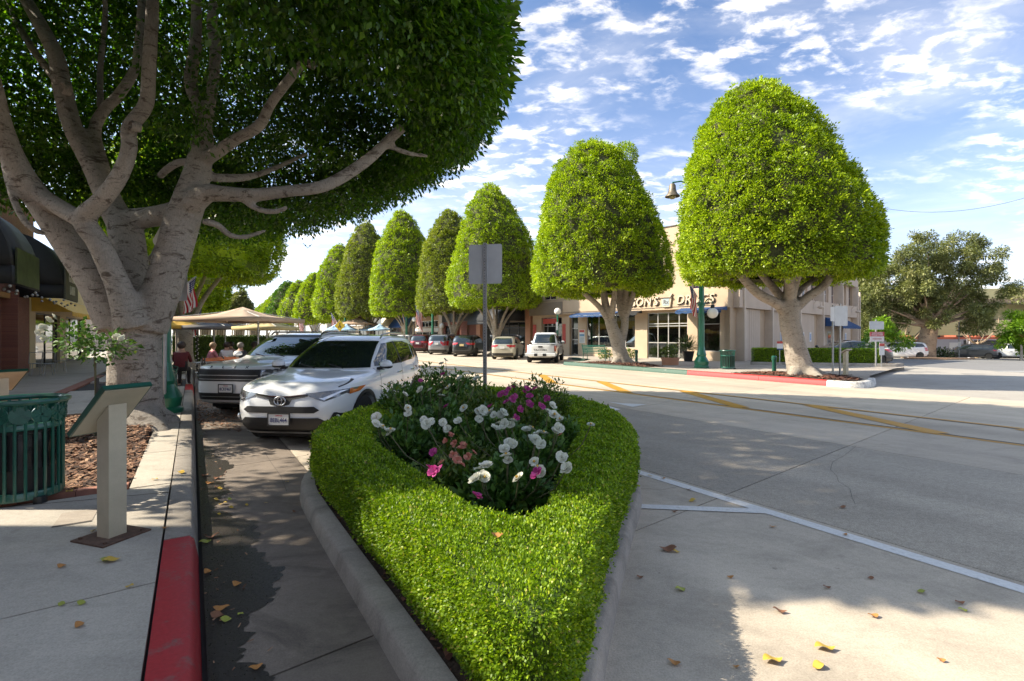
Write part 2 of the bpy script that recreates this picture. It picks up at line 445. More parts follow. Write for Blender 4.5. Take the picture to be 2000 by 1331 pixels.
def polyoff(path, off):
    out = []
    for i, p in enumerate(path):
        d = (path[min(i + 1, len(path) - 1)] - path[max(i - 1, 0)]).normalized(); out.append(p + Vector((-d.y, d.x, 0)) * off)
    return out
def kerb_piece(name, path, w, h, mat, parent=None, batter=.04, z0=-.03, side=1):
    """kerb swept along a path: the face is on the path, the top runs w to its left (side=1)"""
    b = MB(); prof = [(-batter, z0), (-.012, h - .03), (.018, h), (w, h), (w, z0)]
    rows = [[Vector((p.x, p.y, 0)) for p in polyoff(path, o * side)] for o, _ in prof]
    n = len(path); vs = []
    for (o, z), r in zip(prof, rows): vs += [Vector((p.x, p.y, z)) for p in r]
    fs = []
    for k in range(len(prof) - 1):
        for i in range(n - 1):
            f = (k * n + i, k * n + i + 1, (k + 1) * n + i + 1, (k + 1) * n + i); fs.append(f if side > 0 else f[::-1])
    for i in (0, n - 1): fs.append(tuple(k * n + i for k in range(len(prof))))
    b.add(vs, fs)
    return b.build(name, mat, parent, smooth=50)
# left kerb: red near the camera, plain concrete further on
lk = tag(MB().box(-.01, .01, -.01, .01, -.05, -.04).build('kerb', m_kerb), kind='structure')
lk.name = 'kerb_left'
def spath(u0, u1, v, n=2): return [S(u0 + (u1 - u0) * i / n, v) for i in range(n + 1)]
for u0, u1, mt in ((-6, -2.4, m_redk), (-2.4, .9, m_redk), (.9, 4.42, m_redk), (4.43, 7.4, m_kerb), (7.41, 10.4, m_kerb), (10.41, 13.4, m_kerb), (13.41, 16.3, m_kerb), (16.31, 18.2, m_redk2), (18.21, 24, m_kerb), (24.01, 60, m_kerb), (60.01, 150, m_kerb)):
    kerb_piece('kerb_stone', spath(u0, u1 - .008, .0), .175, .15, mt, lk, side=1)
# left pavement in slabs
lw = tag(MB().add([S(-20, -7, .10), S(150, -7, .10), S(150, -.18, .10), S(-20, -.18, .10)], [(0, 3, 2, 1)]).build('sidewalk_left', m_joint, smooth=0), kind='structure')
def wslab(pts, mat, parent, z=.15, name='paving_slab', b_=None):
    b = MB(); c = sum((Vector((p.x, p.y, 0)) for p in pts), Vector()) / len(pts)
    q = [(p + (Vector((c.x, c.y, 0)) - p).normalized() * .009) for p in pts]
    b.prism([(p.x, p.y) for p in q], z - .05, z); return b.build(name, mat, parent, smooth=0)
BU0, BU1, BV = 6.35, 12.2, -2.75           # mulch bed under the big tree, street side of the pavement
us = [-6, -2.2, 1.45, 3.7, 6.1]
for i in range(4):
    for v0, v1 in ((-.185, -1.75), (-1.75, -3.5), (-3.5, -5.9)):
        sk = .16 if i < 3 else .05
        wslab([S(us[i] + sk * v1, v1), S(us[i] + sk * v0, v0), S(us[i + 1] + (sk if i < 2 else .05) * v0, v0), S(us[i + 1] + (sk if i < 2 else .05) * v1, v1)], m_walk, lw)
for i, (u0, u1) in enumerate(((6.1, 7.8), (7.8, 9.8), (9.8, 12.5))):
    o = .05 if i == 0 else 0
    wslab([S(u0 - .05 * o * 20 * .05, -.52), S(u0, -.185), S(u1, -.185), S(u1, -.52)], m_walk, lw)
for u0, u1 in ((12.5, 15), (15, 17.6), (20.6, 23.6), (23.6, 27), (27, 31)):
    wslab([S(u0, -2.75), S(u0, -.185), S(u1, -.185), S(u1, -2.75)], m_walk, lw)
for u0, u1 in ((6.1, 9), (9, 12), (12, 15), (15, 18), (18, 21), (21, 24), (24, 30), (30, 150)):
    wslab([S(u0, -7), S(u0, -3.05), S(u1, -3.05), S(u1, -7)], m_walk2, lw)
for i in range(58):                        # brick course along the pavement
    u = 6.1 + i * .31
    wslab([S(u, -3.04), S(u, -2.77), S(u + .3, -2.77), S(u + .3, -3.04)], None or M('terracotta paver', (.30, .13, .085), .85, .25, 4, bmp=.2), lw, .153, 'brick')
wslab([S(31, -3.05), S(31, -.185), S(150, -.185), S(150, -3.05)], m_walk2, lw)
# access cover let into the near pavement
b = MB(); c0 = G(150, 1010, .15)
cv = [c0 + S(.34 * a, .24 * c) for a, c in ((-.5, -.5), (-.5, .5), (.5, .5), (.5, -.5))]
b.prism([(p.x, p.y) for p in cv], .12, .153); b.build('access_cover', m_walk2, lw, smooth=0)
b = MB(); strip(b, [cv[0] + S(-.02, 0), cv[1] + S(-.02, 0)], .03, .1535 - .15); b.build('cover_slot', m_joint, lw, smooth=0)
marking('pavement_crack', [[G(0, 992, .15), G(160, 978, .15), G(330, 962, .15)]], .012, m_joint, .003)

def blotchy(name, c1, c2, c3, scale=30):
    m, n, l, bb = NT(name); g = n.new('ShaderNodeNewGeometry'); MATS[name] = m
    col = ramp(n, l, g.outputs['Random Per Island'], [(0, c1), (.5, c2), (1, c3)])
    l.new(col, bb.inputs['Base Color']); bb.inputs['Roughness'].default_value = .9; return m
m_chip = blotchy('bark mulch', (.10, .045, .022), (.22, .105, .055), (.40, .24, .14))
m_chip2 = blotchy('red bark mulch', (.07, .025, .014), (.13, .05, .028), (.22, .10, .06))
m_soil = M('dark soil', (.055, .032, .022), 1, .4, 30, bmp=.8, bscale=30)
NR = np.random.default_rng(11)
def chips(name, poly, n, size, mat, zf, parent=None):
    """loose flat flakes lying over a polygon of the ground"""
    P_ = np.array([(p[0], p[1]) for p in poly]); lo, hi = P_.min(0), P_.max(0); pts = []
    while len(pts) < n:
        q = lo + NR.random((n * 3, 2)) * (hi - lo); ins = np.zeros(len(q), bool); j = len(P_) - 1
        for i in range(len(P_)):
            xi, yi = P_[i]; xj, yj = P_[j]
            c = ((yi > q[:, 1]) != (yj > q[:, 1])) & (q[:, 0] < (xj - xi) * (q[:, 1] - yi) / (yj - yi + 1e-12) + xi); ins ^= c; j = i
        pts += list(q[ins])
    q = np.array(pts[:n]); z = np.array([zf(x, y) for x, y in q])
    c = np.column_stack([q, z + NR.random(n) * size * .5])
    a = NR.random(n) * 6.283; d = np.column_stack([np.cos(a), np.sin(a), (NR.random(n) - .5) * .9]); d /= np.linalg.norm(d, axis=1)[:, None]
    nn = np.column_stack([(NR.random(n) - .5) * .9, (NR.random(n) - .5) * .9, np.ones(n)])
    s_ = np.cross(nn, d); s_ /= np.linalg.norm(s_, axis=1)[:, None]
    L = size * (.5 + NR.random(n))[:, None]; W = L * (.3 + .3 * NR.random(n))[:, None]
    V = np.stack([c - d * L / 2 - s_ * W / 2, c + d * L / 2 - s_ * W / 3, c + d * L / 2 + s_ * W / 3, c - d * L / 2 + s_ * W / 2], 1)
    me = quads(name, V); return obj(name, me, mat, parent)
def quads(name, V, mi=None):
    n = len(V); me = bpy.data.meshes.new(name)
    me.vertices.add(n * 4); me.vertices.foreach_set('co', np.ascontiguousarray(V, dtype=np.float32).ravel())
    me.loops.add(n * 4); me.loops.foreach_set('vertex_index', np.arange(n * 4, dtype=np.int32))
    me.polygons.add(n); me.polygons.foreach_set('loop_start', np.arange(0, n * 4, 4, dtype=np.int32))
    me.polygons.foreach_set('loop_total', np.full(n, 4, dtype=np.int32))
    if mi is not None: me.polygons.foreach_set('material_index', mi.astype(np.int32))
    me.update(calc_edges=True); return me
def bed(name, poly, z, mat, n, size, chipmat, label_kind='structure', mound=0.0, ctr=None):
    zf = lambda x, y: z + (mound * max(0, 1 - ((x - ctr[0]) ** 2 + (y - ctr[1]) ** 2) / 5) if ctr else 0)
    b = MB(); pts = [Vector((p[0], p[1])) for p in poly]
    lo = [min(p[i] for p in pts) for i in (0, 1)]; hi = [max(p[i] for p in pts) for i in (0, 1)]
    inn = [Vector((x, y)) for x in np.arange(lo[0], hi[0], .35) for y in np.arange(lo[1], hi[1], .35)]
    rr = delaunay_2d_cdt(pts + inn, [], [list(range(len(pts)))], 1, 1e-4)
    b.add([(p.x, p.y, zf(p.x, p.y)) for p in rr[0]], [tuple(f) for f in rr[2]])
    o = tag(b.build(name, mat), kind='structure')
    ch = chips('bark_chips', poly, n, size, chipmat, zf, o); ch['kind'] = 'stuff'
    return o
bp = [S(BU0, BV), S(BU0, -.53), S(BU1, -.53), S(BU1, BV)]
bed('mulch_bed', bp, .145, m_soil, 9000, .055, m_chip, mound=.10, ctr=(-6.3, 8.3))
for i in range(11):                        # brick edging in front of the bed
    v = -.54 - i * .202
    q = [S(BU0 - .1, v - .196), S(BU0 - .1, v), S(BU0, v), S(BU0, v - .196)]
    b = MB(); b.prism([(p.x, p.y) for p in q], .1, .156); b.build('brick', M('terracotta paver', (0, 0, 0)), lw, smooth=0)
bed('mulch_bed', [S(17.65, -1.9), S(17.65, -.3), S(20.5, -.3), S(20.5, -1.9)], .15, m_soil, 900, .08, m_chip)

# right kerb, bulb-out and corner
rk = tag(MB().box(-.01, .01, -.01, .01, -.05, -.04).build('kerb_right', m_kerb), kind='structure')
KV = 17.45
def arc(c, r, a0, a1, n=8): return [Vector((c[0] + r * math.cos(R(a0 + (a1 - a0) * i / n)), c[1] + r * math.sin(R(a0 + (a1 - a0) * i / n)), 0)) for i in range(n + 1)]
def bez(p0, p1, p2, n=10): return [p0 * (1 - t) ** 2 + p1 * 2 * t * (1 - t) + p2 * t * t for t in [i / n for i in range(n + 1)]]
corner = bez(S(7.4, KV), S(6.55, KV), Vector((12.55, 17.0, 0)), 8)
for pts, mt in ((spath(13.3, 10.2, KV), m_redk2), (spath(10.19, 7.9, KV), m_redk2), (spath(7.89, 7.41, KV), m_whitek), (corner, m_whitek), (spath(17, 13.31, KV), m_greenk), (spath(21.5, 17.01, KV), m_greenk)):
    kerb_piece('kerb_stone', pts, .17, .19, mt, rk, side=1)
kerb_piece('kerb_stone', bez(S(26.2, 22.0), S(22.9, 21.2), S(21.51, KV), 10), .17, .15, m_greenk, rk, side=1)
kerb_piece('kerb_stone', spath(150, 26.21, 22.0, 8), .17, .15, m_kerb, rk, side=1)
BC = Vector((12.65, 28.5, 0))              # street corner of the drugstore
E1 = Vector((.671, -.741, 0)); E2 = Vector((.741, .671, 0))
rwp = [S(8.4, KV + .16), S(7.4, KV + .16)] + [p + (S(8.4, KV + 1.6) - p).normalized() * .16 for p in corner[1:]] + [Vector((13.4, 18.4, 0)), Vector((17.2, 22.2, 0)), Vector((19.6, 24.2, 0)), Vector((16.8, 27.4, 0)), Vector((18.0, 33.0, 0)), BC + E2 * .5, BC - E1 * 8, BC - E1 * 16.6 + E2 * .4, S(150, 23.9), S(150, 22.16), S(26.2, 22.16), S(23.4, 21.2), S(22.2, 19.6), S(21.5, KV + .16), S(13, KV + .16)]
b = MB(); pts = [Vector((p.x, p.y)) for p in rwp]
rr = delaunay_2d_cdt(pts, [], [list(range(len(pts)))], 1, 1e-4)
zt = lambda x, y: .146
b.add([(p.x, p.y, zt(p.x, p.y)) for p in rr[0]], [tuple(f) for f in rr[2]])
rw = tag(b.build('sidewalk_right', m_walk2, smooth=0), kind='structure')
for u in (10.4, 12.2, 14, 15.8, 17.6, 19.4):
    b = MB(); strip(b, [S(u, KV + 2.2), S(u, 22.3)], .02, .149); b.build('expansion_joint', m_joint, rw, smooth=0)
T1P, T2P = S(9.3, 18.45), S(18.5, 18.75)
bed('mulch_bed', [S(11.6, KV + .2), S(7.8, KV + .2), S(7.4, KV + .7), S(7.5, KV + 1.7), S(9, KV + 2.3), S(11.6, KV + 1.9)], .15, m_soil, 1800, .09, m_chip2, mound=.10, ctr=T1P)
bed('mulch_bed', [S(20.9, KV + .2), S(16.2, KV + .2), S(16.0, KV + 1.9), S(19, KV + 2.3), S(20.6, KV + 1.8)], .15, m_soil, 1500, .09, m_chip2, mound=.10, ctr=T2P)
# low kerbed planter by the drugstore
plp = [Vector((12.3, 25.3, 0)), Vector((15.6, 24.4, 0)), Vector((18.4, 23.6, 0)), Vector((19.2, 24.1, 0)), Vector((18.2, 25.6, 0)), Vector((13.2, 27.0, 0))]
kerb_piece('planter_kerb', [p + Vector((0, 0, 0)) for p in plp[:5]], .16, .30, m_kerb, rk, side=1)
bed('planter_bed', [(p.x, p.y) for p in polyoff(plp, .08)], .26, m_soil, 900, .09, m_chip2)

crk = [[(1672, 872), (1650, 890), (1626, 903), (1622, 918), (1634, 930), (1638, 942), (1660, 955), (1664, 972), (1670, 985)], [(1235, 952), (1262, 955), (1290, 958), (1330, 950), (1352, 947)], [(1685, 871), (1720, 874), (1760, 884), (1820, 892), (1890, 905), (2000, 922)], [(560, 960), (548, 930), (530, 905), (518, 886)]]
for c in crk: marking('road_crack', [[G(x, y) for x, y in c]], .0035, m_joint, .003)
# ------------------------------------------------------------------ foliage
m_fic = leaf('clipped ficus leaves', [(0, (.11, .165, .010)), (.35, (.21, .30, .012)), (.75, (.335, .44, .016)), (1, (.50, .58, .03))], .32, .42)
m_fic2 = leaf('olive ficus leaves', [(0, (.10, .135, .02)), (.4, (.18, .22, .03)), (.8, (.27, .31, .04)), (1, (.36, .38, .07))], .3, .45)
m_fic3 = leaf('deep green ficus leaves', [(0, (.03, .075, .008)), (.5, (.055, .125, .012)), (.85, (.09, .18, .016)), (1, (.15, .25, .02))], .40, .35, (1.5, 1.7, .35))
m_box = leaf('boxwood leaves', [(0, (.075, .14, .008)), (.35, (.145, .25, .009)), (.75, (.235, .37, .010)), (.95, (.36, .47, .016)), (1, (.42, .34, .12))], .30, .5)
m_rose = leaf('rose leaves', [(0, (.04, .095, .025)), (.5, (.075, .165, .035)), (.85, (.12, .225, .045)), (1, (.18, .25, .05))], .2, .45, (1.4, 1.6, .6))
m_aza = leaf('azalea leaves', [(0, (.045, .09, .015)), (.5, (.085, .15, .02)), (.85, (.14, .21, .028)), (1, (.20, .19, .06))], .22, .45)
m_euc = leaf('grey green leaves', [(0, (.10, .112, .04)), (.5, (.18, .195, .07)), (.85, (.27, .28, .105)), (1, (.36, .35, .16))], .25, .5, (1.3, 1.4, .6))
m_lime = leaf('lime leaves', [(0, (.10, .20, .015)), (.5, (.18, .32, .02)), (1, (.30, .44, .04))], .35, .45)
m_dark = leaf('dark shrub leaves', [(0, (.02, .045, .01)), (.6, (.04, .08, .015)), (1, (.08, .13, .02))], .2, .45)
def barkmat(name, c, dark, scale=6):
    m, n, l, b = NT(name); MATS[name] = m
    pos = n.new('ShaderNodeNewGeometry').outputs['Position']
    base = ramp(n, l, noise(n, l, 1.3, 7, .65, pos), [(.3, tuple(x * .72 for x in c)), (.6, c), (.8, tuple(min(1, x * 1.25) for x in c))])
    sc = noise(n, l, scale, 7, .72, pos, (.6, .6, 1.5), 1.1)
    base = mixc(n, l, ramp(n, l, sc, [(.53, (0, 0, 0)), (.62, (.9,) * 3)]), base, dark)
    pit = noise(n, l, scale * 4.5, 3, .55, pos, (1, 1, 1.5))
    base = mixc(n, l, ramp(n, l, pit, [(.63, (0, 0, 0)), (.70, (.75,) * 3)]), base, dark)
    fine = noise(n, l, 55, 5, .7, pos, (1, 1, .35))
    base = mixc(n, l, 1.0, base, ramp(n, l, fine, [(.3, (.72,) * 3), (.65, (1.06,) * 3)]), 'MULTIPLY')
    l.new(base, b.inputs['Base Color']); b.inputs['Roughness'].default_value = .85; b.inputs['Specular IOR Level'].default_value = .25
    add = n.new('ShaderNodeMath'); add.operation = 'ADD'; l.new(sc, add.inputs[0])
    ml = n.new('ShaderNodeMath'); ml.operation = 'MULTIPLY'; l.new(fine, ml.inputs[0]); ml.inputs[1].default_value = .35; l.new(ml.outputs[0], add.inputs[1])
    bump(n, l, b, add.outputs[0], .9, .035); return m
m_bark = barkmat('pale ficus bark', (.40, .355, .30), (.10, .075, .057))
m_bark2 = barkmat('grey ficus bark', (.40, .35, .285), (.17, .13, .095), 9)
m_bark3 = barkmat('papery bark', (.44, .31, .20), (.16, .10, .065), 3)
m_twig = M('green brown stems', (.09, .085, .04), .8, .3, 20)

m_inner = M('shaded inner twigs', (.060, .062, .022), .95, .5, 9)  # inner twigs, coloured darker to stand for shade between the leaf clumps
def leaves(c, d, up, L, W, fold=.18):
    """rhombic leaves: c base points, d directions, up approximate leaf normals"""
    d = d / (np.linalg.norm(d, axis=1)[:, None] + 1e-9)
    s_ = np.cross(d, up); s_ /= (np.linalg.norm(s_, axis=1)[:, None] + 1e-9); nn = np.cross(s_, d)
    L = np.asarray(L).reshape(-1, 1); W = np.asarray(W).reshape(-1, 1)
    mid = c + d * L * .45 + nn * W * fold
    return np.stack([c, mid + s_ * W * .5, c + d * L, mid - s_ * W * .5], 1)
def unit(n, rng):
    a = rng.normal(size=(n, 3)); return a / np.linalg.norm(a, axis=1)[:, None]
def interp(prof, z):
    zs = [p[0] for p in prof]; return np.interp(z, zs, [p[1] for p in prof])

def wob(th, z, seed, amp):
    r_ = np.random.default_rng(seed); o = np.zeros_like(th)
    for k in range(7):
        o += np.sin(th * r_.integers(1, 5) + z * r_.uniform(.3, 1.5) + r_.uniform(0, 6.28)) * amp / (1 + .4 * k)
    return o
def crown_pts(prof, n, rng, seed, amp, lean, bottom=1.0):
    """random points and normals over a surface of revolution given as (z, r) pairs, closed underneath"""
    pr = np.array(prof, float); t = np.linspace(0, 1, 200)
    seg = np.r_[0, np.cumsum(np.hypot(np.diff(pr[:, 0]), np.diff(pr[:, 1])))]; q = t * seg[-1]
    z = np.interp(q, seg, pr[:, 0]); r = np.interp(q, seg, pr[:, 1])
    w = r + .05; cw = np.cumsum(w); cw /= cw[-1]
    k = np.searchsorted(cw, rng.random(n)); k = np.clip(k, 1, 198)
    th = rng.random(n) * 6.2832; dz = z[k + 1] - z[k - 1]; dr = r[k + 1] - r[k - 1]; ln = np.hypot(dz, dr) + 1e-9
    nr, nz = dz / ln, -dr / ln
    rad = r[k] * (1 + wob(th, z[k], seed, amp)); h = (z[k] - pr[0, 0]) / (pr[-1, 0] - pr[0, 0])
    p = np.column_stack([rad * np.cos(th) + lean[0] * h, rad * np.sin(th) + lean[1] * h, z[k]])
    nrm = np.column_stack([nr * np.cos(th), nr * np.sin(th), nz]); return p, nrm
def crown_mesh(name, prof, nclump, per, L, cr, seed, amp=.02, lean=(0, 0), core=.89, depth=.27, filt=None, extra=None):
    rng = np.random.default_rng(seed); p, nr = crown_pts(prof, nclump, rng, seed, amp, lean)
    if filt is not None: k = filt(p); p, nr = p[k], nr[k]
    n = len(p); p = p - nr * (rng.random(n)[:, None] * depth)
    p = p + nr * (.05 * np.sin(p[:, 0] * 3.1 + seed) * np.sin(p[:, 1] * 2.7 + 1) + .06 * np.sin(p[:, 2] * 4.3 + p[:, 0] * 2.2))[:, None]
    out_ = rng.random(n) < .03; p[out_] += nr[out_] * .14
    size = cr * (.65 + .7 * rng.random(n))
    c = np.repeat(p, per, 0); nn = np.repeat(nr, per, 0); sz = np.repeat(size, per)[:, None]
    u = unit(len(c), rng); dt = (u * nn).sum(1)[:, None]; u = np.where(dt < 0, u - 1.6 * dt * nn, u)
    pos = c + u * sz * (.35 + .65 * rng.random(len(c))[:, None]) * np.array([1, 1, .85])
    d = u * .8 + nn * .35 + unit(len(c), rng) * .5; up = nn * .6 + np.array([0, 0, .7]) + unit(len(c), rng) * .65
    LL = L * (.65 + .7 * rng.random(len(c)))
    V = leaves(pos, d, up, LL, LL * (.46 + .12 * rng.random(len(c)))); mi = np.zeros(len(V))
    if extra is not None: V = np.concatenate([V, extra]); mi = np.zeros(len(V))
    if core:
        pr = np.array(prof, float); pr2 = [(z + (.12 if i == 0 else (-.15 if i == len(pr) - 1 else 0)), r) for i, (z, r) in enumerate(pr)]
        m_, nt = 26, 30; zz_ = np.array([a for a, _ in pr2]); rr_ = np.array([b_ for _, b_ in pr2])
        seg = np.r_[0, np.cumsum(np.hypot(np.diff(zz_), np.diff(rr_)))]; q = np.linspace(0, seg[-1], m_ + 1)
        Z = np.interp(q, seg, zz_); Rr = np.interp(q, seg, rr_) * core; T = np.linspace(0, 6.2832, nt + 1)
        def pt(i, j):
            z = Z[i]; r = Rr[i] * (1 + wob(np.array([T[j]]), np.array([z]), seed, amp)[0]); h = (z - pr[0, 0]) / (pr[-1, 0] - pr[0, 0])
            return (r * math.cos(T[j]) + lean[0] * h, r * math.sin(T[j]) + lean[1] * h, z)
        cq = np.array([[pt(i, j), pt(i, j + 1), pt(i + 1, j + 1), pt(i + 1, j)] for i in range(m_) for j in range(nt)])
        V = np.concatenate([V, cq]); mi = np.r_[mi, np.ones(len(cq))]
    return quads(name, V, mi)

def limb_union(name, limbs, voxel, mat, parent, smooth=3):
    """limbs: list of (points, radii); swept tubes fused into one organic surface"""
    b = MB()
    for pts, rs in limbs:
        # resample with a Catmull-Rom spline
        P_ = [Vector(p) for p in pts]; Q, RR = [], []
        for i in range(len(P_) - 1):
            p0, p1, p2, p3 = P_[max(0, i - 1)], P_[i], P_[i + 1], P_[min(len(P_) - 1, i + 2)]
            for k in range(5):
                t = k / 5
                Q.append(.5 * ((2 * p1) + (p2 - p0) * t + (2 * p0 - 5 * p1 + 4 * p2 - p3) * t * t + (3 * p1 - p0 - 3 * p2 + p3) * t ** 3)); RR.append(rs[i] * (1 - t) + rs[i + 1] * t)
        Q.append(P_[-1]); RR.append(rs[-1]); b.tube(Q, RR, 12)
    o = b.build(name, mat, parent, smooth=0)
    md = o.modifiers.new('r', 'REMESH'); md.mode = 'VOXEL'; md.voxel_size = voxel
    ms = o.modifiers.new('s', 'SMOOTH'); ms.iterations = smooth; ms.factor = .6
    apply_mods(o); o.data.name = name
    o.data.polygons.foreach_set('use_smooth', [True] * len(o.data.polygons))
    if not o.data.materials: o.data.materials.append(mat)
    return o

# ---- the clipped street trees across the road
def street_tree(label, loc, prof, trunk, nclump, per, L, cr, seed, mat, lean=(0, 0), amp=.02, voxel=.05, group='clipped street trees across the road', notch=None, off=0.0, extra=None):
    t = thing('street_tree', label, 'tree', (loc[0], loc[1], .15), 0, group)
    limb_union('trunk', trunk, voxel, m_bark2, t)
    me = crown_mesh('crown', prof, nclump, per, L, cr, seed, amp, lean, filt=notch, extra=extra)
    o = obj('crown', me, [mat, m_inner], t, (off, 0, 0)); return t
def vase(h0, zb, rb, seed, r0=.33, spread=2.2, n=6, leanx=0.0):
    """trunk that splits into a vase of limbs reaching the crown's underside"""
    g = random.Random(seed); L_ = [([(0, 0, -.15), (0, 0, .12), (leanx * .3, 0, h0 * .45), (leanx, 0, h0)], [r0 * 1.75, r0 * 1.2, r0 * .95, r0 * .98])]
    for k in range(n):
        a = 6.283 * k / n + g.uniform(-.3, .3); s_ = spread * g.uniform(.7, 1.1); e = zb + 1.2
        L_.append(([(leanx, 0, h0 - .35), (leanx + .35 * s_ * math.cos(a), .35 * s_ * math.sin(a), h0 + (e - h0) * .38), (leanx + .75 * s_ * math.cos(a), .75 * s_ * math.sin(a), h0 + (e - h0) * .72), (leanx + s_ * math.cos(a + .1), s_ * math.sin(a + .1), e)], [r0 * .46, r0 * .33, r0 * .27, r0 * .18]))
    for k in range(5): 
        a = 6.283 * k / 5 + .4; L_.append(([(0, 0, .35), (.45 * math.cos(a) * r0 / .33, .45 * math.sin(a) * r0 / .33, .05), (.95 * math.cos(a) * r0 / .33, .95 * math.sin(a) * r0 / .33, -.12)], [r0 * .55, r0 * .38, r0 * .12]))
    return L_
def lobe():                                # shoulder of foliage that leaves a notch in the top
    r_ = np.random.default_rng(3); n = 2600; u = unit(n, r_); pos = np.array([1.12, -.2, 10.75]) + u * (.35 + .65 * r_.random(n)[:, None] ** .5) * np.array([.62, .62, .80]); LL = .10 * (.65 + .7 * r_.random(n))
    return leaves(pos, u + unit(n, r_) * .5, u * .6 + np.array([0, 0, .7]) + unit(n, r_) * .6, LL, LL * .5)
# nearest one by the corner: leans to the left at the top, long straight right flank
s1 = F / T1P.y
tl = [([(.12, 0, -.15), (.1, 0, .15), (-.12, 0, 1.1), (-.3, 0, 2.0), (-.36, 0, 2.75)], [.62, .46, .37, .35, .34]),
      ([(-.3, 0, 2.0), (-.75, -.1, 2.6), (-1.6, -.3, 3.0), (-2.3, -.4, 3.7), (-2.6, -.4, 4.3)], [.2, .19, .17, .15, .12]),
      ([(-.3, 0, 2.4), (-.75, .2, 3.2), (-1.5, .4, 4.2)], [.18, .15, .12]),
      ([(-.36, 0, 2.6), (-.6, -.5, 3.5), (-1.3, -.9, 4.6)], [.2, .17, .12]),
      ([(-.36, 0, 2.6), (-.25, -.3, 3.6), (.1, -.5, 4.8)], [.22, .18, .14]),
      ([(-.36, 0, 2.7), (-.1, .4, 3.4), (.4, .8, 4.6)], [.22, .18, .12]),
      ([(-.3, 0, 2.3), (.3, -.1, 2.9), (.9, -.2, 3.4), (1.25, -.3, 4.4)], [.19, .17, .15, .1]),
      ([(-.3, 0, 2.7), (.6, .5, 3.4), (2.0, .6, 4.2)], [.13, .11, .08])]
tl += [([(.1, 0, .4), (.6, -.2, .1), (1.15, -.35, -.08)], [.3, .2, .08]), ([(.1, 0, .4), (-.35, -.3, .1), (-.6, -.5, -.08)], [.3, .2, .08]), ([(.1, 0, .4), (.3, -.5, .08), (.5, -.9, -.1)], [.3, .2, .08])]
street_tree('big clipped dome tree nearest the street corner, leaning left at its top', T1P,
    [(3.6, 1.8), (3.55, 2.7), (3.75, 3.05), (4.6, 3.16), (5.6, 3.12), (6.8, 2.85), (8.0, 2.38), (9.2, 1.80), (10.1, 1.2), (10.55, .7), (10.72, .1)],
    tl, 4600, 36, .088, .19, 21, m_fic, lean=(-.75, .2), amp=.02, off=-.85)
street_tree('clipped dome tree with a notched top in front of the drugstore entrance', T2P,
    [(3.75, 1.8), (3.75, 3.0), (4.0, 3.42), (5.2, 3.5), (6.6, 3.3), (8.2, 2.85), (9.8, 2.15), (10.9, 1.42), (11.5, .75), (11.65, .1)],
    [([(.15, 0, -.15), (.12, 0, .2), (-.15, 0, 1.2), (-.5, 0, 2.3)], [.55, .42, .34, .3])] +
    [([(-.05, 0, .9), (.25, .1, 1.8), (.32, .1, 2.6), (.45, .2, 4.4)], [.28, .22, .19, .14]), ([(.3, .1, 2.2), (.05, .3, 3.2), (.2, .4, 4.5)], [.18, .16, .12]), ([(.3, .1, 2.4), (.6, -.1, 3.3), (.85, -.2, 4.6)], [.17, .14, .11]),
     ([(-.5, 0, 2.2), (-.75, 0, 3.2), (-.9, .1, 4.5)], [.24, .2, .15]), ([(-.5, 0, 2.1), (-1.1, -.2, 3.0), (-2.0, -.3, 3.8), (-2.5, -.3, 4.6)], [.17, .15, .13, .1]), ([(-.5, 0, 2.2), (-.4, -.4, 3.2), (-.3, -.6, 4.5)], [.2, .16, .12]),
     ([(.1, 0, .4), (.5, -.2, .1), (.9, -.3, -.08)], [.3, .2, .08]), ([(.1, 0, .4), (-.3, -.3, .1), (-.6, -.5, -.08)], [.3, .2, .08])],
    4000, 32, .10, .21, 22, m_fic, lean=(-.6, .1), amp=.03, off=-.85, extra=lobe())
bump2 = [(0, .9)]
T = [  # px of crown centre, depth, crown height, radius, underside, material, label
    (945, 39.6, 13.7, 3.6, 3.9, m_fic, 'clipped dome tree rising behind the beige hatchback and white pickup'),
    (874, 49.5, 14.2, 3.5, 4.0, m_fic2, 'slim olive clipped tree half hidden behind the taller dome tree'),
    (783, 57.5, 16.2, 4.0, 4.0, m_fic, 'tall green clipped tree behind the maroon minivan with bell lamp at its side'),
    (712, 66.0, 16.8, 4.0, 4.2, m_fic2, 'brownish olive clipped tree with a sparse grey top'),
    (664, 77.0, 15.9, 4.4, 4.2, m_fic, 'clipped dome tree just left of the brownish olive one'),
    (614, 90.0, 13.1, 3.3, 4.2, m_fic, 'short round clipped tree midway down the far row'),
    (585, 99.0, 12.7, 3.6, 4.2, m_fic, 'clipped tree fourth from the far end of the row'),
    (563, 112.0, 14.0, 4.2, 4.4, m_fic3, 'broad clipped tree third from the far end of the row'),
    (541, 125.0, 12.6, 3.8, 4.4, m_fic, 'clipped tree second from the far end of the row'),
    (524, 138.0, 11.6, 4.0, 4.4, m_fic, 'farthest clipped tree at the end of the row')]
far_mesh = {}
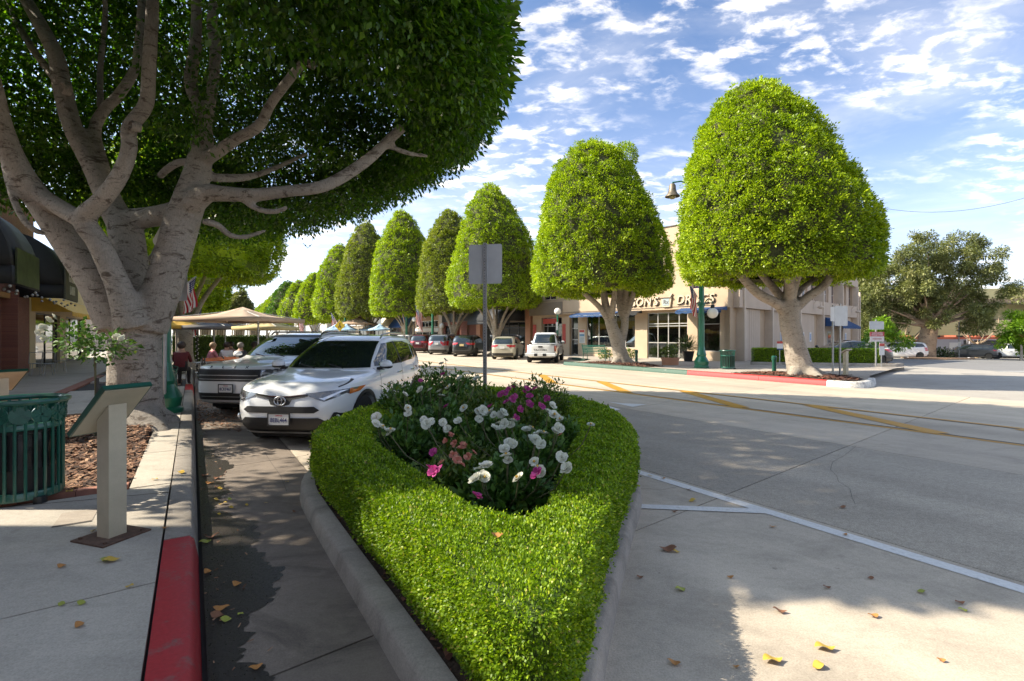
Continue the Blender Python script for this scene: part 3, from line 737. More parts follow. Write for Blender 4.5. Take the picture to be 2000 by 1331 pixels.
for i, (px, Y, h, rad, zb, mt, lab) in enumerate(T):
    x = (px - 1000) / F * Y
    prof = [(zb, rad * .55), (zb - .1, rad * .9), (zb + .4, rad), (zb + 2, rad * .985), (zb + (h - zb) * .42, rad * .9), (zb + (h - zb) * .66, rad * .68), (zb + (h - zb) * .85, rad * .42), (zb + (h - zb) * .955, rad * .2), (h, .1)]
    if i < 5:
        street_tree(lab, (x + (1.0 if i == 0 else .6), Y), prof, vase(1.5 + .2 * (i % 3), zb, rad, i, .34, 2.5, 8), int(3000 - 300 * i), 26, .125 + .018 * i, .25 + .02 * i, 30 + i, mt, lean=(-.5, 0), amp=.025, voxel=.07)
    else:
        t = thing('street_tree', lab, 'tree', (x, Y, .1), 0, 'clipped street trees across the road')
        limb_union('trunk', vase(1.6, zb, rad, i, .3, 2.2, 5), .1, m_bark2, t, 2)
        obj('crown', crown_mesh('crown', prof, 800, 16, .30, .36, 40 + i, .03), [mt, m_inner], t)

# ---- the great tree in the left foreground
TB = Vector((-6.34, 8.28, .15))
def LP(px, py, Y): p = P(px, py, Y); return (p.x - TB.x, p.y - TB.y, p.z - TB.z)
def limb(*pts):  # (px, py, depth, radius px)
    return [LP(a, b_, c) for a, b_, c, d in pts], [d * c / F * (.72 + .10 * min(1, max(0, (a - 200) / 600))) for a, b_, c, d in pts]
big_t = thing('ficus_tree', 'huge ficus with pale forked trunk and dark spreading crown on the left pavement', 'tree', TB)
limbs = [
    limb((264, 850, 8.28, 88), (264, 820, 8.28, 70), (264, 760, 8.28, 62), (264, 700, 8.28, 60), (265, 640, 8.28, 60), (268, 590, 8.28, 52)),
    limb((232, 640, 8.2, 52), (190, 555, 8.1, 44), (140, 485, 8.0, 37), (82, 400, 7.8, 33), (35, 330, 7.6, 30), (5, 250, 7.4, 24), (-15, 160, 7.2, 20), (-50, 40, 7.0, 17)),
    limb((262, 640, 8.0, 44), (232, 560, 7.85, 30), (195, 480, 7.7, 27), (165, 430, 7.6, 27), (195, 395, 7.5, 23), (230, 350, 7.4, 21), (252, 295, 7.3, 19), (253, 250, 7.25, 19), (285, 205, 7.2, 18), (291, 132, 7.1, 17), (297, 33, 7.0, 16), (300, -60, 6.9, 14)),
    limb((165, 432, 7.6, 24), (120, 408, 7.65, 23), (70, 372, 7.7, 21), (20, 315, 7.6, 20)),
    limb((258, 600, 8.6, 50), (252, 520, 8.7, 44), (245, 450, 8.8, 40), (222, 410, 8.9, 32), (185, 330, 9.0, 27), (142, 248, 9.1, 23), (122, 172, 9.15, 22), (110, 112, 9.2, 20), (84, 58, 9.3, 18), (45, -10, 9.5, 15)),
    limb((205, 335, 9.1, 15), (185, 262, 9.3, 15), (200, 220, 9.4, 14), (235, 182, 9.5, 13), (264, 132, 9.6, 12), (274, 60, 9.7, 11), (277, -20, 9.9, 9)),
    limb((196, 210, 9.5, 9), (196, 130, 9.8, 8), (205, 40, 10, 7), (205, -30, 10, 6)),
    limb((112, 160, 9.2, 11), (60, 90, 9.6, 10), (20, 20, 10, 8), (-10, -40, 10.2, 7)),
    limb((285, 640, 8.28, 52), (318, 560, 8.3, 44), (340, 490, 8.35, 42), (355, 435, 8.4, 42), (372, 385, 8.4, 38), (388, 325, 8.45, 30), (396, 264, 8.5, 25), (385, 205, 8.55, 15), (372, 160, 8.6, 16), (381, 95, 8.7, 15), (384, 20, 8.8, 13), (380, -60, 8.9, 11)),
    limb((398, 260, 8.5, 16), (412, 195, 8.6, 13), (421, 100, 8.7, 14), (414, 45, 8.8, 13), (425, -50, 8.9, 10)),
    limb((405, 310, 8.4, 17), (432, 292, 8.2, 16), (463, 271, 8.0, 14), (506, 246, 7.8, 14), (528, 205, 7.7, 12), (562, 159, 7.6, 12), (596, 118, 7.5, 11)),
    limb((375, 395, 8.3, 34), (405, 378, 8.2, 24), (436, 379, 8.1, 20), (496, 381, 8.0, 17), (560, 374, 8.0, 15), (620, 367, 8.1, 15), (662, 350, 8.2, 15), (716, 314, 8.3, 14), (752, 281, 8.4, 12), (786, 249, 8.5, 12)),
    limb((752, 283, 8.4, 8), (800, 300, 8.7, 6), (835, 305, 9.0, 5)),
    limb((418, 348, 8.6, 12), (460, 348, 8.9, 11), (489, 345, 9.2, 9), (529, 332, 9.5, 7), (600, 300, 10, 5)),
    limb((470, 385, 8.05, 9), (492, 403, 8.0, 8), (520, 413, 7.95, 8), (545, 412, 7.9, 7), (562, 404, 7.9, 6)),
    limb((395, 432, 8.3, 10), (425, 440, 8.4, 9), (450, 460, 8.5, 8), (480, 463, 8.6, 7), (520, 450, 8.7, 5)),
    limb((380, 318, 8.5, 12), (350, 318, 8.8, 10), (328, 330, 9.0, 10), (312, 345, 9.2, 9)),
    limb((250, 430, 8.85, 30), (290, 425, 8.8, 27), (330, 418, 8.6, 28), (365, 410, 8.45, 30)),
    limb((12, 320, 7.6, 12), (20, 365, 7.55, 10), (35, 410, 7.5, 9), (60, 445, 7.5, 9), (90, 458, 7.6, 8)),
    limb((262, 810, 8.2, 58), (300, 842, 7.9, 36), (330, 858, 7.75, 15)), limb((262, 810, 8.2, 58), (215, 845, 7.9, 36), (165, 868, 7.6, 15)), limb((262, 810, 8.2, 52), (270, 850, 7.8, 30), (272, 880, 7.5, 12)), limb((262, 810, 8.4, 50), (320, 822, 8.5, 30), (350, 830, 8.6, 14)), limb((262, 805, 8.4, 50), (195, 826, 8.4, 30), (160, 838, 8.4, 14)),
]
limb_union('trunk', limbs, .034, m_bark, big_t, 4)
# knots where limbs were sawn off
for px, py, Y, r in ((124, 172, 8.95, 10), (259, 246, 7.08, 8), (603, 124, 7.38, 6)):
    p = LP(px, py, Y); d = Vector((-.45, -.85, -.1)); q = d.to_track_quat('Z', 'Y').to_matrix().to_4x4()
    rr = r * Y / F
    b = MB().lathe([(rr * 1.25, -.09), (rr * 1.2, .01), (rr * .9, .03), (rr * .72, .0), (rr * .5, -.03), (.002, -.035)], 12, Matrix.Translation(Vector(p)) @ q)
    b.build('knot', m_bark if r < 12 else M('dark scar bark', (.10, .075, .06), .95, .4, 30, bmp=.6), big_t)
CC = (.7, .42)                              # crown axis relative to the trunk base
def bigcrown():
    rng = np.random.default_rng(77); Rr = 5.52
    prof = [(4.15, Rr * .70), (4.2, Rr * .84), (4.45, Rr * .93), (5.1, Rr * .985), (5.8, Rr), (7.5, Rr * .985), (9.3, Rr * .90), (11, Rr * .70), (12.3, Rr * .40), (12.9, .1)]
    out = []
    def open_(p, r2):   # left gap shaped to let sun onto the bed; near foliage cleared from limbs
        X, Y, z = p[:, 0] + TB.x + CC[0], p[:, 1] + TB.y + CC[1], p[:, 2] + .15
        j = r2.normal(size=len(p)) * .12
        a = (X < -8.4) & (z < 5.2 + j) & (Y < 8.2)
        b_ = (Y < 7.4) & (X < -.60 * Y + j) & (z < 1.65 + .78 * Y + j * 2)
        return ~(a | b_)
    def shell(nc, per, L, cr, depth, sel, seed, amp=.03):
        r2 = np.random.default_rng(seed); p, nr = crown_pts(prof, nc, r2, 5, amp, (0, 0))
        k = sel(p) & open_(p, r2); p, nr = p[k], nr[k]; n = len(p); p = p - nr * (r2.random(n)[:, None] ** 1.5 * depth)
        p[:, 2] += .95 * np.clip((p[:, 0] + 1.5) / 5, 0, 1) * np.clip((8.5 - p[:, 2]) / 4, 0, 1)
        c = np.repeat(p, per, 0); nn = np.repeat(nr, per, 0); sz = cr * (.6 + .8 * r2.random(len(c)))[:, None]
        u = unit(len(c), r2); pos = c + u * sz
        d = u * .6 + nn * .3 + unit(len(c), r2) * .6 + np.array([0, 0, -.25]); up = np.array([0, 0, 1.]) + nn * .5 + unit(len(c), r2) * .7
        LL = L * (.65 + .7 * r2.random(len(c))); out.append(leaves(pos, d, up, LL, LL * (.42 + .12 * r2.random(len(c)))))
    w = np.array([TB.x + CC[0], TB.y + CC[1]])
    def vis(p):     # the part of the shell the street side can see well
        X, Y = p[:, 0] + w[0], p[:, 1] + w[1]; return (Y > 1.0) & (np.abs(X) < Y * 1.25 + 1.0) & (p[:, 2] < .72 * Y + 3.2)
    shell(30000, 13, .105, .19, 1.15, vis, 1)
    shell(9000, 11, .20, .28, .9, lambda p: ~vis(p), 2)
    shell(5200, 13, .20, .30, .25, lambda p: (p[:, 2] > 5.2), 3)
    return np.concatenate(out)
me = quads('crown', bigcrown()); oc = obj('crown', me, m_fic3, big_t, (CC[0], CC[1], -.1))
# twig sprays hanging inside the crown
rng = np.random.default_rng(5); V = []
for px, py, Y in ((350, 215, 8.0), (385, 250, 7.9), (425, 150, 8.1), (690, 110, 7.5), (520, 30, 6.5), (650, 300, 9.5), (470, 420, 9.5), (560, 420, 10), (640, 400, 10.5), (700, 380, 10), (500, 300, 10.5), (330, 110, 8.5), (180, 100, 10), (60, 250, 9.0), (30, 300, 9.2), (100, 300, 10), (240, 120, 10.5), (560, 260, 10.5), (620, 200, 10.5), (760, 180, 9.8), (840, 130, 9.2), (470, 150, 10.6), (250, 250, 11.5), (330, 250, 11.5), (430, 60, 10)):
    c = np.array(LP(px, py, Y)); n = 330; u = unit(n, rng) * np.array([.75, .75, .38]) * (rng.random(n)[:, None] ** .5)
    LL = .10 * (.7 + .6 * rng.random(n)); V.append(leaves(c + u, u + unit(n, rng) * .5 + np.array([0, 0, -.5]), np.array([0, 0, 1.]) + unit(n, rng) * .7, LL, LL * .45))
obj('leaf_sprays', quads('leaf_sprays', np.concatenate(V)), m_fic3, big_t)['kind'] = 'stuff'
# next trees along the left pavement
for (x, y, rad, h, zb, lab, nc) in ((-15.6, 23.4, 4.0, 11.5, 4.35, 'second ficus of the left pavement row, crown just behind the huge trunk', 2600), (-23.2, 34.2, 2.9, 9.5, 3.4, 'third ficus of the left pavement row beside the flag', 1500), (-38, 56, 3.6, 9, 3.4, 'far ficus of the left row above the patio', 900)):
    t = thing('street_tree', lab, 'tree', (x, y, .15), 0, 'ficus trees along the left pavement')
    limb_union('trunk', vase(1.7, zb, rad, int(y), .38, 2.0, 6), .07, m_bark2, t)
    prof = [(zb, rad * .5), (zb - .1, rad * .9), (zb + .5, rad), (zb + 2.5, rad), (zb + (h - zb) * .6, rad * .85), (zb + (h - zb) * .85, rad * .5), (h, .1)]
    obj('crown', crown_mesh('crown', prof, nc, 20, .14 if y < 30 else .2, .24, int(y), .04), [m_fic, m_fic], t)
# ------------------------------------------------------------------ planted island in the foreground
OUT = [(.10, 1.80), (.25, 1.98), (.36, 2.42), (.53, 2.95), (.88, 4.0), (1.24, 4.95), (1.40, 6.0), (1.36, 7.1), (1.0, 8.2), (.25, 9.3), (-.8, 9.7), (-1.6, 9.4), (-1.88, 8.7), (-1.98, 7.6), (-2.10, 6.6), (-2.22, 5.95), (-2.10, 5.17), (-1.50, 4.18), (-.80, 3.08), (-.33, 2.34), (-.06, 1.90)]
INN = [(.07, 2.74), (.24, 3.0), (.46, 4.0), (.68, 5.1), (.80, 6.2), (.72, 7.2), (.3, 8.3), (-.5, 8.9), (-1.1, 8.7), (-1.38, 7.8), (-1.52, 6.8), (-1.56, 5.7), (-1.44, 4.95), (-1.05, 4.25), (-.58, 3.45), (-.12, 2.82)]
ZT = .64
def chaikin(p, k=2):
    p = [Vector((a, b_, 0)) for a, b_ in p]
    for _ in range(k):
        q = []
        for i in range(len(p)):
            a, b_ = p[i], p[(i + 1) % len(p)]; q += [a * .75 + b_ * .25, a * .25 + b_ * .75]
        p = q
    return p
OUTS, INNS = chaikin(OUT), chaikin(INN)
def ring_off(p, d):
    n = len(p); o = []
    for i in range(n):
        t = (p[(i + 1) % n] - p[i - 1]).normalized(); o.append(p[i] + Vector((t.y, -t.x, 0)) * d)
    return o
def inside(poly, q):
    P_ = np.array([(p.x, p.y) for p in poly]); ins = np.zeros(len(q), bool); j = len(P_) - 1
    for i in range(len(P_)):
        xi, yi = P_[i]; xj, yj = P_[j]
        ins ^= ((yi > q[:, 1]) != (yj > q[:, 1])) & (q[:, 0] < (xj - xi) * (q[:, 1] - yi) / (yj - yi + 1e-12) + xi); j = i
    return ins
def dist_poly(poly, q):
    P_ = np.array([(p.x, p.y) for p in poly]); Q = np.roll(P_, -1, 0); best = np.full(len(q), 9.)
    for a, b_ in zip(P_, Q):
        d = b_ - a; t = np.clip(((q - a) @ d) / (d @ d + 1e-12), 0, 1); best = np.minimum(best, np.linalg.norm(q - a - t[:, None] * d, axis=1))
    return best
isl = tag(MB().prism([(p.x, p.y) for p in ring_off(OUTS, .045)], -.02, .11).build('planted_island', m_soil, smooth=0), kind='structure')
ko = [p + (q - p) * (.14 - .075 * min(1, max(0, (q - p).x))) for p, q in zip(OUTS, ring_off(OUTS, 1.0))]; n = len(ko)
for k in range(0, n, 6):                    # kerb stones round the island
    seg = [ko[(k + i) % n] for i in range(7)]
    kerb_piece('kerb_stone', seg, .12, .14, m_kerb, isl, batter=.03, side=1)
chips('bark_chips', [(p.x, p.y) for p in ring_off(OUTS, .04)], 5000, .04, m_chip2, lambda x, y: .112, isl)['kind'] = 'stuff'
def hedge_leaves(rng):
    Vs = []
    # surface samples with a normal: top, outer face, inner face
    pts, nrm = [], []
    lo, hi = np.array([-2.4, 1.7]), np.array([1.5, 9.8]); q = lo + rng.random((270000, 2)) * (hi - lo)
    q = q[inside(OUTS, q) & ~inside(INNS, q)]
    d = np.minimum(dist_poly(OUTS, q), dist_poly(INNS, q))
    rz = np.clip(1 - d / .08, 0, 1) ** 2 * .04
    wv = .014 * np.sin(q[:, 0] * 9 + 1) * np.sin(q[:, 1] * 7) + .012 * np.sin(q[:, 0] * 23 + q[:, 1] * 17)
    pts.append(np.column_stack([q, ZT - rz + wv])); nrm.append(np.tile([0, 0, 1.], (len(q), 1)))
    for poly, sgn, m_ in ((OUTS, 1, 110000), (INNS, -1, 30000)):
        P_ = np.array([(p.x, p.y) for p in poly]); Q = np.roll(P_, -1, 0); L = np.linalg.norm(Q - P_, axis=1); cw = np.cumsum(L) / L.sum()
        k = np.searchsorted(cw, rng.random(m_)); t = rng.random(m_)[:, None]; b_ = P_[k] * (1 - t) + Q[k] * t
        e = (Q[k] - P_[k]) / L[k][:, None]; nn = np.column_stack([e[:, 1], -e[:, 0], np.zeros(m_)]) * sgn
        z = .16 + rng.random(m_) * (ZT - .19)
        bul = .03 * np.sin((z - .12) / (ZT - .12) * 3.14) + .02 * np.sin(b_[:, 0] * 13 + z * 11) * np.sin(b_[:, 1] * 15) - .06 * np.clip((.26 - z) / .12, 0, 1)
        pts.append(np.column_stack([b_ + nn[:, :2] * bul[:, None], z])); nrm.append(nn)
    p = np.concatenate(pts); nr = np.concatenate(nrm)
    keep = rng.random(len(p)) < np.clip(1.35 / (p[:, 1] / 3.2) ** 1.15, .22, 1)
    keep &= ~((p[:, 1] > 5) & (nr[:, 1] > .5) & (rng.random(len(p)) < .7))
    p, nr = p[keep], nr[keep]; n = len(p)
    st = rng.random(n) < .035; p[st] += nr[st] * (.015 + .025 * rng.random(st.sum()))[:, None]
    sc = .0145 * (1 + .16 * np.clip(p[:, 1] - 2, 0, 8))
    # each sample is a little sprig: three leaves
    for k in range(3):
        u = unit(n, rng) * .8 + nr * .9 + np.array([0, 0, .25]); c = p + unit(n, rng) * sc[:, None] * .9 - nr * (rng.random(n) ** 2)[:, None] * .035
        LL = sc * (.75 + .6 * rng.random(n)); Vs.append(leaves(c, u, nr * .6 + np.array([0, 0, .6]) + unit(n, rng) * .8, LL, LL * .62, .12))
    return np.concatenate(Vs)
hd = thing('box_hedge', 'low clipped box hedge ringing the flower island in the foreground', 'hedge', (0, 0, 0))
obj('leaves', quads('leaves', hedge_leaves(np.random.default_rng(4))), m_box, hd)['kind'] = 'stuff'
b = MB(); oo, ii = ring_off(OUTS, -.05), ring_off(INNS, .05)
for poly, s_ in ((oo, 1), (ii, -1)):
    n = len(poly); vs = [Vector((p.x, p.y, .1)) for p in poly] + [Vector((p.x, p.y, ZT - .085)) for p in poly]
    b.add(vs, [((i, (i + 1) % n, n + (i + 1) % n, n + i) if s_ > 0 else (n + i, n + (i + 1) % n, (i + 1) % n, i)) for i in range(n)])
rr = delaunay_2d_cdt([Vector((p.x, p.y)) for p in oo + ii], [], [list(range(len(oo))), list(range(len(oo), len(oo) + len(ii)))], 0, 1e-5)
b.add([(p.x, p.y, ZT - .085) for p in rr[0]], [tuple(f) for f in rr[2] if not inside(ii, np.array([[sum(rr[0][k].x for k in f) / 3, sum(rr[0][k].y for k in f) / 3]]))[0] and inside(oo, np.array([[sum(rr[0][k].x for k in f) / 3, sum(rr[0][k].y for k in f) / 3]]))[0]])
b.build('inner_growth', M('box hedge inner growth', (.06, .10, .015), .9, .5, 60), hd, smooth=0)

# ---- flowers
m_petal = leaf('white petals', [(0, (.62, .62, .55)), (.5, (.74, .73, .68)), (1, (.80, .80, .77))], .25, .6, (1, 1, .95))
m_pink = leaf('magenta petals', [(0, (.30, .02, .16)), (.5, (.45, .04, .25)), (1, (.60, .10, .36))], .3, .6, (1.2, .8, 1.1))
m_pale = leaf('faded pink petals', [(0, (.42, .12, .09)), (.5, (.5, .2, .16)), (1, (.6, .3, .22))], .3, .6, (1.2, .9, .9))
m_stam = M('yellow stamens', (.55, .33, .05), .7, .3, 40)
def bloom_mesh(kind, seed):
    g = random.Random(seed); b = MB()
    rings = ((9, 1.0, .22, 8), (7, .72, .55, 5), (5, .42, .9, 3)) if kind == 'rose' else ((5, 1.0, .35, 0), (5, .8, .6, 0))
    for cnt, rr, tilt, _ in rings:
        for k in range(cnt):
            a = 6.283 * k / cnt + g.uniform(-.25, .25); w = .46 * rr * g.uniform(.85, 1.2); tl_ = tilt + g.uniform(-.15, .2); L = rr * g.uniform(.85, 1.1)
            ca, sa = math.cos(a), math.sin(a)
            def pt(r, s_, z): return Vector((ca * r - sa * s_, sa * r + ca * s_, z))
            h = math.sin(tl_); co = math.cos(tl_)
            vs = [pt(.08, 0, 0), pt(L * .55 * co, w, L * .55 * h + .06), pt(L * co * .98, w * .7, L * h + .02), pt(L * co * 1.03, -w * .1, L * h - .03 + g.uniform(-.05, .05)), pt(L * co * .98, -w * .75, L * h + .04), pt(L * .55 * co, -w, L * .55 * h + .06), pt(L * .55 * co, 0, L * .5 * h - .02)]
            b.add(vs, [(0, 6, 1), (6, 2, 1), (6, 3, 2), (6, 4, 3), (6, 5, 4), (0, 5, 6)])
    me = b.mesh('bloom', 60); return me
ROSE = [bloom_mesh('rose', i) for i in range(5)]; AZ = [bloom_mesh('az', 20 + i) for i in range(3)]
for m_ in ROSE: m_.materials.append(m_petal)
AZ2 = [m_.copy() for m_ in AZ]
for m_ in AZ: m_.materials.append(m_pink)
for m_ in AZ2: m_.materials.append(m_pale)
ST = MB().sphere((0, 0, 0), .22, 8, 5).mesh('stamens'); ST.materials.append(m_stam)
def zbl(py): return float(np.interp(py, [700, 730, 760, 830, 936, 990], [1.25, 1.15, 1.04, .90, .74, .62]))
def at_bed(px, py, dz=0):
    z = zbl(py) + dz; return G(px, py, z)
W_ = [(762, 750), (789, 756), (791, 771), (821, 762), (858, 765), (876, 757), (796, 798), (738, 817), (746, 835), (762, 842), (828, 822), (842, 824), (865, 826), (906, 798), (934, 804), (945, 814), (958, 805), (983, 806), (975, 828), (990, 826), (1002, 823), (1079, 793), (1082, 812), (1094, 820), (1092, 837), (1154, 831), (1038, 838), (1041, 857), (1062, 848), (1057, 868), (986, 877), (1003, 868), (989, 892), (1044, 903), (950, 910), (928, 937), (948, 933), (1013, 935), (1097, 894), (1108, 914), (870, 704), (862, 711), (879, 729), (898, 739), (917, 728), (931, 740), (894, 823), (862, 774), (840, 762), (1047, 915)]
PK = [(1001, 757), (986, 768), (1006, 775), (989, 786), (1029, 760), (1045, 760), (1034, 775), (1034, 790), (1016, 800), (1068, 779), (1057, 795), (957, 795), (1008, 817), (994, 762), (1000, 781), (978, 772), (1022, 766), (847, 885), (848, 922), (858, 919), (872, 794), (931, 970), (821, 745), (865, 732), (1049, 926), (842, 915)]
PL = [(898, 877), (905, 871), (885, 890), (893, 900), (915, 893), (870, 862), (880, 850), (901, 908), (862, 905), (925, 885), (888, 867), (1095, 850)]
def bush(name, label, cat, c, r, h, n, L, mat, seed, group, wl=.55):
    n = int(n * 2.0); t = thing(name, label, cat, (c[0], c[1], .12), 0, group); rng = np.random.default_rng(seed)
    u = unit(n, rng); u[:, 2] = np.abs(u[:, 2]); rad = .45 + .55 * rng.random(n) ** .6
    k = (1 + .2 * np.sin(u[:, 0] * 6 + seed) * np.sin(u[:, 1] * 5 + seed * 2) + .04 * rng.normal(size=n))[:, None]
    pos = u * rad[:, None] * np.array([r, r, h]) * k; pos[:, 2] = np.abs(pos[:, 2]) * .93 + .06
    LL = L * 1.3 * (.6 + .8 * rng.random(n)); d = u * .8 + unit(n, rng) * .8 + np.array([0, 0, .2])
    obj('foliage', quads('foliage', leaves(pos, d, np.array([0, 0, 1.]) + unit(n, rng) * .7, LL, LL * wl)), mat, t)
    b = MB(); g = random.Random(seed)
    for _ in range(9):
        a = g.uniform(0, 6.28); s_ = g.uniform(.4, .95); b.tube([(0, 0, 0), (r * s_ * .4 * math.cos(a), r * s_ * .4 * math.sin(a), h * .5), (r * s_ * math.cos(a), r * s_ * math.sin(a), h * (1.05 - .4 * s_))], [.009, .007, .004], 5)
    b.build('stems', m_twig, t); return t
RB, AB = [], []
GR = 'rose bushes in the island bed'; GA = 'azaleas in the island bed'
for (px, py, r, h, lab, nn) in ((985, 925, .42, .50, 'white rose bush at the front tip of the island bed', 2600), (1045, 868, .40, .60, 'white rose bush leaning to the right inner edge of the hedge', 2600), (960, 830, .46, .68, 'white rose bush in the middle of the island bed', 2800), (785, 820, .42, .60, 'white rose bush at the left inner edge of the hedge', 2400), (855, 800, .50, .72, 'white rose bush left of the middle of the island bed', 2600), (800, 765, .50, .85, 'white rose bush nearest the white crossover car', 2200), (890, 745, .55, .95, 'tall white rose bush at the foot of the sign post', 2200), (1090, 820, .36, .62, 'small white rose bush beside the right arm of the hedge', 1800)):
    p = at_bed(px, py, -.15); RB.append((bush('rose_bush', lab, 'rose bush', (p.x, p.y), r, h, nn, .052, m_rose, px, GR), p))
for (px, py, r, h, lab, nn) in ((1020, 790, .55, .75, 'azalea covered in magenta flowers at the back right of the bed', 3400), (875, 895, .45, .50, 'azalea with faded pink blossom at the front left of the bed', 3000), (1050, 755, .60, .88, 'upright leafy azalea behind the magenta one', 2800), (940, 770, .60, .80, 'olive green azalea in front of the sign post', 3000), (840, 735, .55, .95, 'azalea at the back left of the bed by the parked car', 2600), (905, 862, .38, .55, 'pale flowered azalea in the centre of the bed', 2200)):
    p = at_bed(px, py, -.12); AB.append((bush('azalea_bush', lab, 'azalea', (p.x, p.y), r, h, nn, .045, m_aza, px + 1, GA, .42), p))
g = random.Random(9)
def add_bloom(hosts, p, meshes, size, stem=True):
    o, c = min(hosts, key=lambda h: (h[1] - p).length); lp_ = p - Vector((c.x, c.y, .12))
    e = bpy.data.objects.new('flower', meshes[g.randrange(len(meshes))]); C.objects.link(e); e.parent = o; e.location = lp_
    to = (Vector((0, 0, 1)) * .75 + Vector((g.uniform(-.7, .7), g.uniform(-1.1, .25), 0))).normalized()
    e.rotation_euler = (to.to_track_quat('Z', 'Y') @ Matrix.Rotation(g.uniform(0, 6), 3, 'Z').to_quaternion()).to_euler(); e.scale = (size,) * 3
    return e, o, lp_
for px, py in W_:
    for k in range(2 if py > 790 and g.random() < .75 else 1):
        p = at_bed(px + g.uniform(-3, 3) * k, py + g.uniform(-6, 6) * k); p += Vector((g.uniform(-.045, .045) * k, g.uniform(-.03, .03) * k, g.uniform(-.05, .03) * k))
        e, o, lp_ = add_bloom(RB, p, ROSE, g.uniform(.036, .050))
        if g.random() < .35 and k == 0:
            s_ = bpy.data.objects.new('stamens', ST); C.objects.link(s_); s_.parent = e; s_.location = (0, 0, .42)
    MB().tube([lp_ * .45 + Vector((0, 0, .05)), lp_ * .85 + Vector((0, 0, -.05)), lp_], [.006, .005, .004], 5).build('flower_stem', m_twig, o)
for px, py in PK: add_bloom(AB, at_bed(px, py), AZ, g.uniform(.034, .046))
for px, py in PL: add_bloom(AB, at_bed(px, py), AZ2, g.uniform(.026, .036))

# ---- sign seen from behind, on a perforated post in the island
def sign_post(label, loc, h, post_w=.05, rotz=0, holes=True, mat=m_metal, group=None):
    t = thing('street_sign', label, 'sign', loc, rotz, group); b = MB(); w = post_w / 2
    b.box(-w, w, -w * .6, -w * .6 + .006, 0, h); b.box(-w, -w + .006, -w * .6, w, 0, h); b.box(w - .006, w, -w * .6, w, 0, h)
    po = b.build('post', mat, t, smooth=0)
    if holes:
        hb = MB().lathe([(.0075, 0), (.0075, .002)], 8, Matrix.Rotation(R(90), 4, 'X')).mesh('post_hole'); hb.materials.append(m_black)
        k = 0; z = .5
        while z < h - .02:
            o = bpy.data.objects.new('post_hole', hb); C.objects.link(o); o.parent = po; o.location = (0, -w * .6 - .0005, z); z += .0508
    return t
def rplate(w, h, r=.03, t_=.004):
    pts = []
    for cx, cy, a0 in ((w / 2 - r, h / 2 - r, 0), (-w / 2 + r, h / 2 - r, 90), (-w / 2 + r, -h / 2 + r, 180), (w / 2 - r, -h / 2 + r, 270)):
        for k in range(4): a = R(a0 + 30 * k); pts.append((cx + r * math.cos(a), cy + r * math.sin(a)))
    b = MB(); b.prism(pts, 0, t_, Matrix.Rotation(R(90), 4, 'X')); return b
sp = P(947, 745, 8.7)
sg = sign_post('blank grey back of a traffic sign on a perforated post in the flower island', (sp.x, sp.y, .12), 3.17, .06, R(-12))
pl = rplate(.61, .70, .04).build('sign_plate', m_alu, sg); pl.location = (0, .03, 2.80)
for z in (2.62, 2.98): MB().box(-.30, .30, .033, .042, z - .012, z + .012).build('stiffener', m_alu, sg)
# ------------------------------------------------------------------ vehicles
def carpaint(name, c, metal=.15, rough=.32):
    m = M(name, c, rough, .04, 2, metal=metal, coat=1.0, spec=.5); return m
m_tyre = M('tyre rubber', (.014, .014, .014), .8, .2, 30)
m_rim = M('alloy wheel', (.42, .42, .43), .3, .05, 10, metal=.9)
m_chrome = M('chrome', (.62, .62, .62), .12, 0, metal=1)
m_trim = M('black plastic trim', (.016, .016, .017), .55, .2, 20)
m_lamp = M('headlamp lens', (.10, .105, .11), .06, .2, 30, spec=.9, coat=1)
m_lampw = M('headlamp reflector', (.62, .63, .64), .15, .1, 30, metal=.5, coat=1)
m_amber = M('amber lens', (.55, .13, .015), .15, 0, coat=1)
m_red = M('red tail lamp', (.40, .012, .015), .12, .1, 20, coat=1)
m_plate = M('number plate white', (.62, .61, .58), .4, .05, 10)
m_ink = M('plate blue ink', (.02, .03, .12), .5, 0)
m_redink = M('red print', (.45, .04, .05), .5, 0)
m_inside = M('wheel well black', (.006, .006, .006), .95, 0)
def windowglass():
    m, n, l, b = NT('car glass'); MATS['car glass'] = m
    b.inputs['Base Color'].default_value = (.012, .018, .016, 1); b.inputs['Roughness'].default_value = .02; b.inputs['Specular IOR Level'].default_value = .9
    b.inputs['Coat Weight'].default_value = .6; b.inputs['Coat Roughness'].default_value = .01; return m
m_cglass = windowglass()

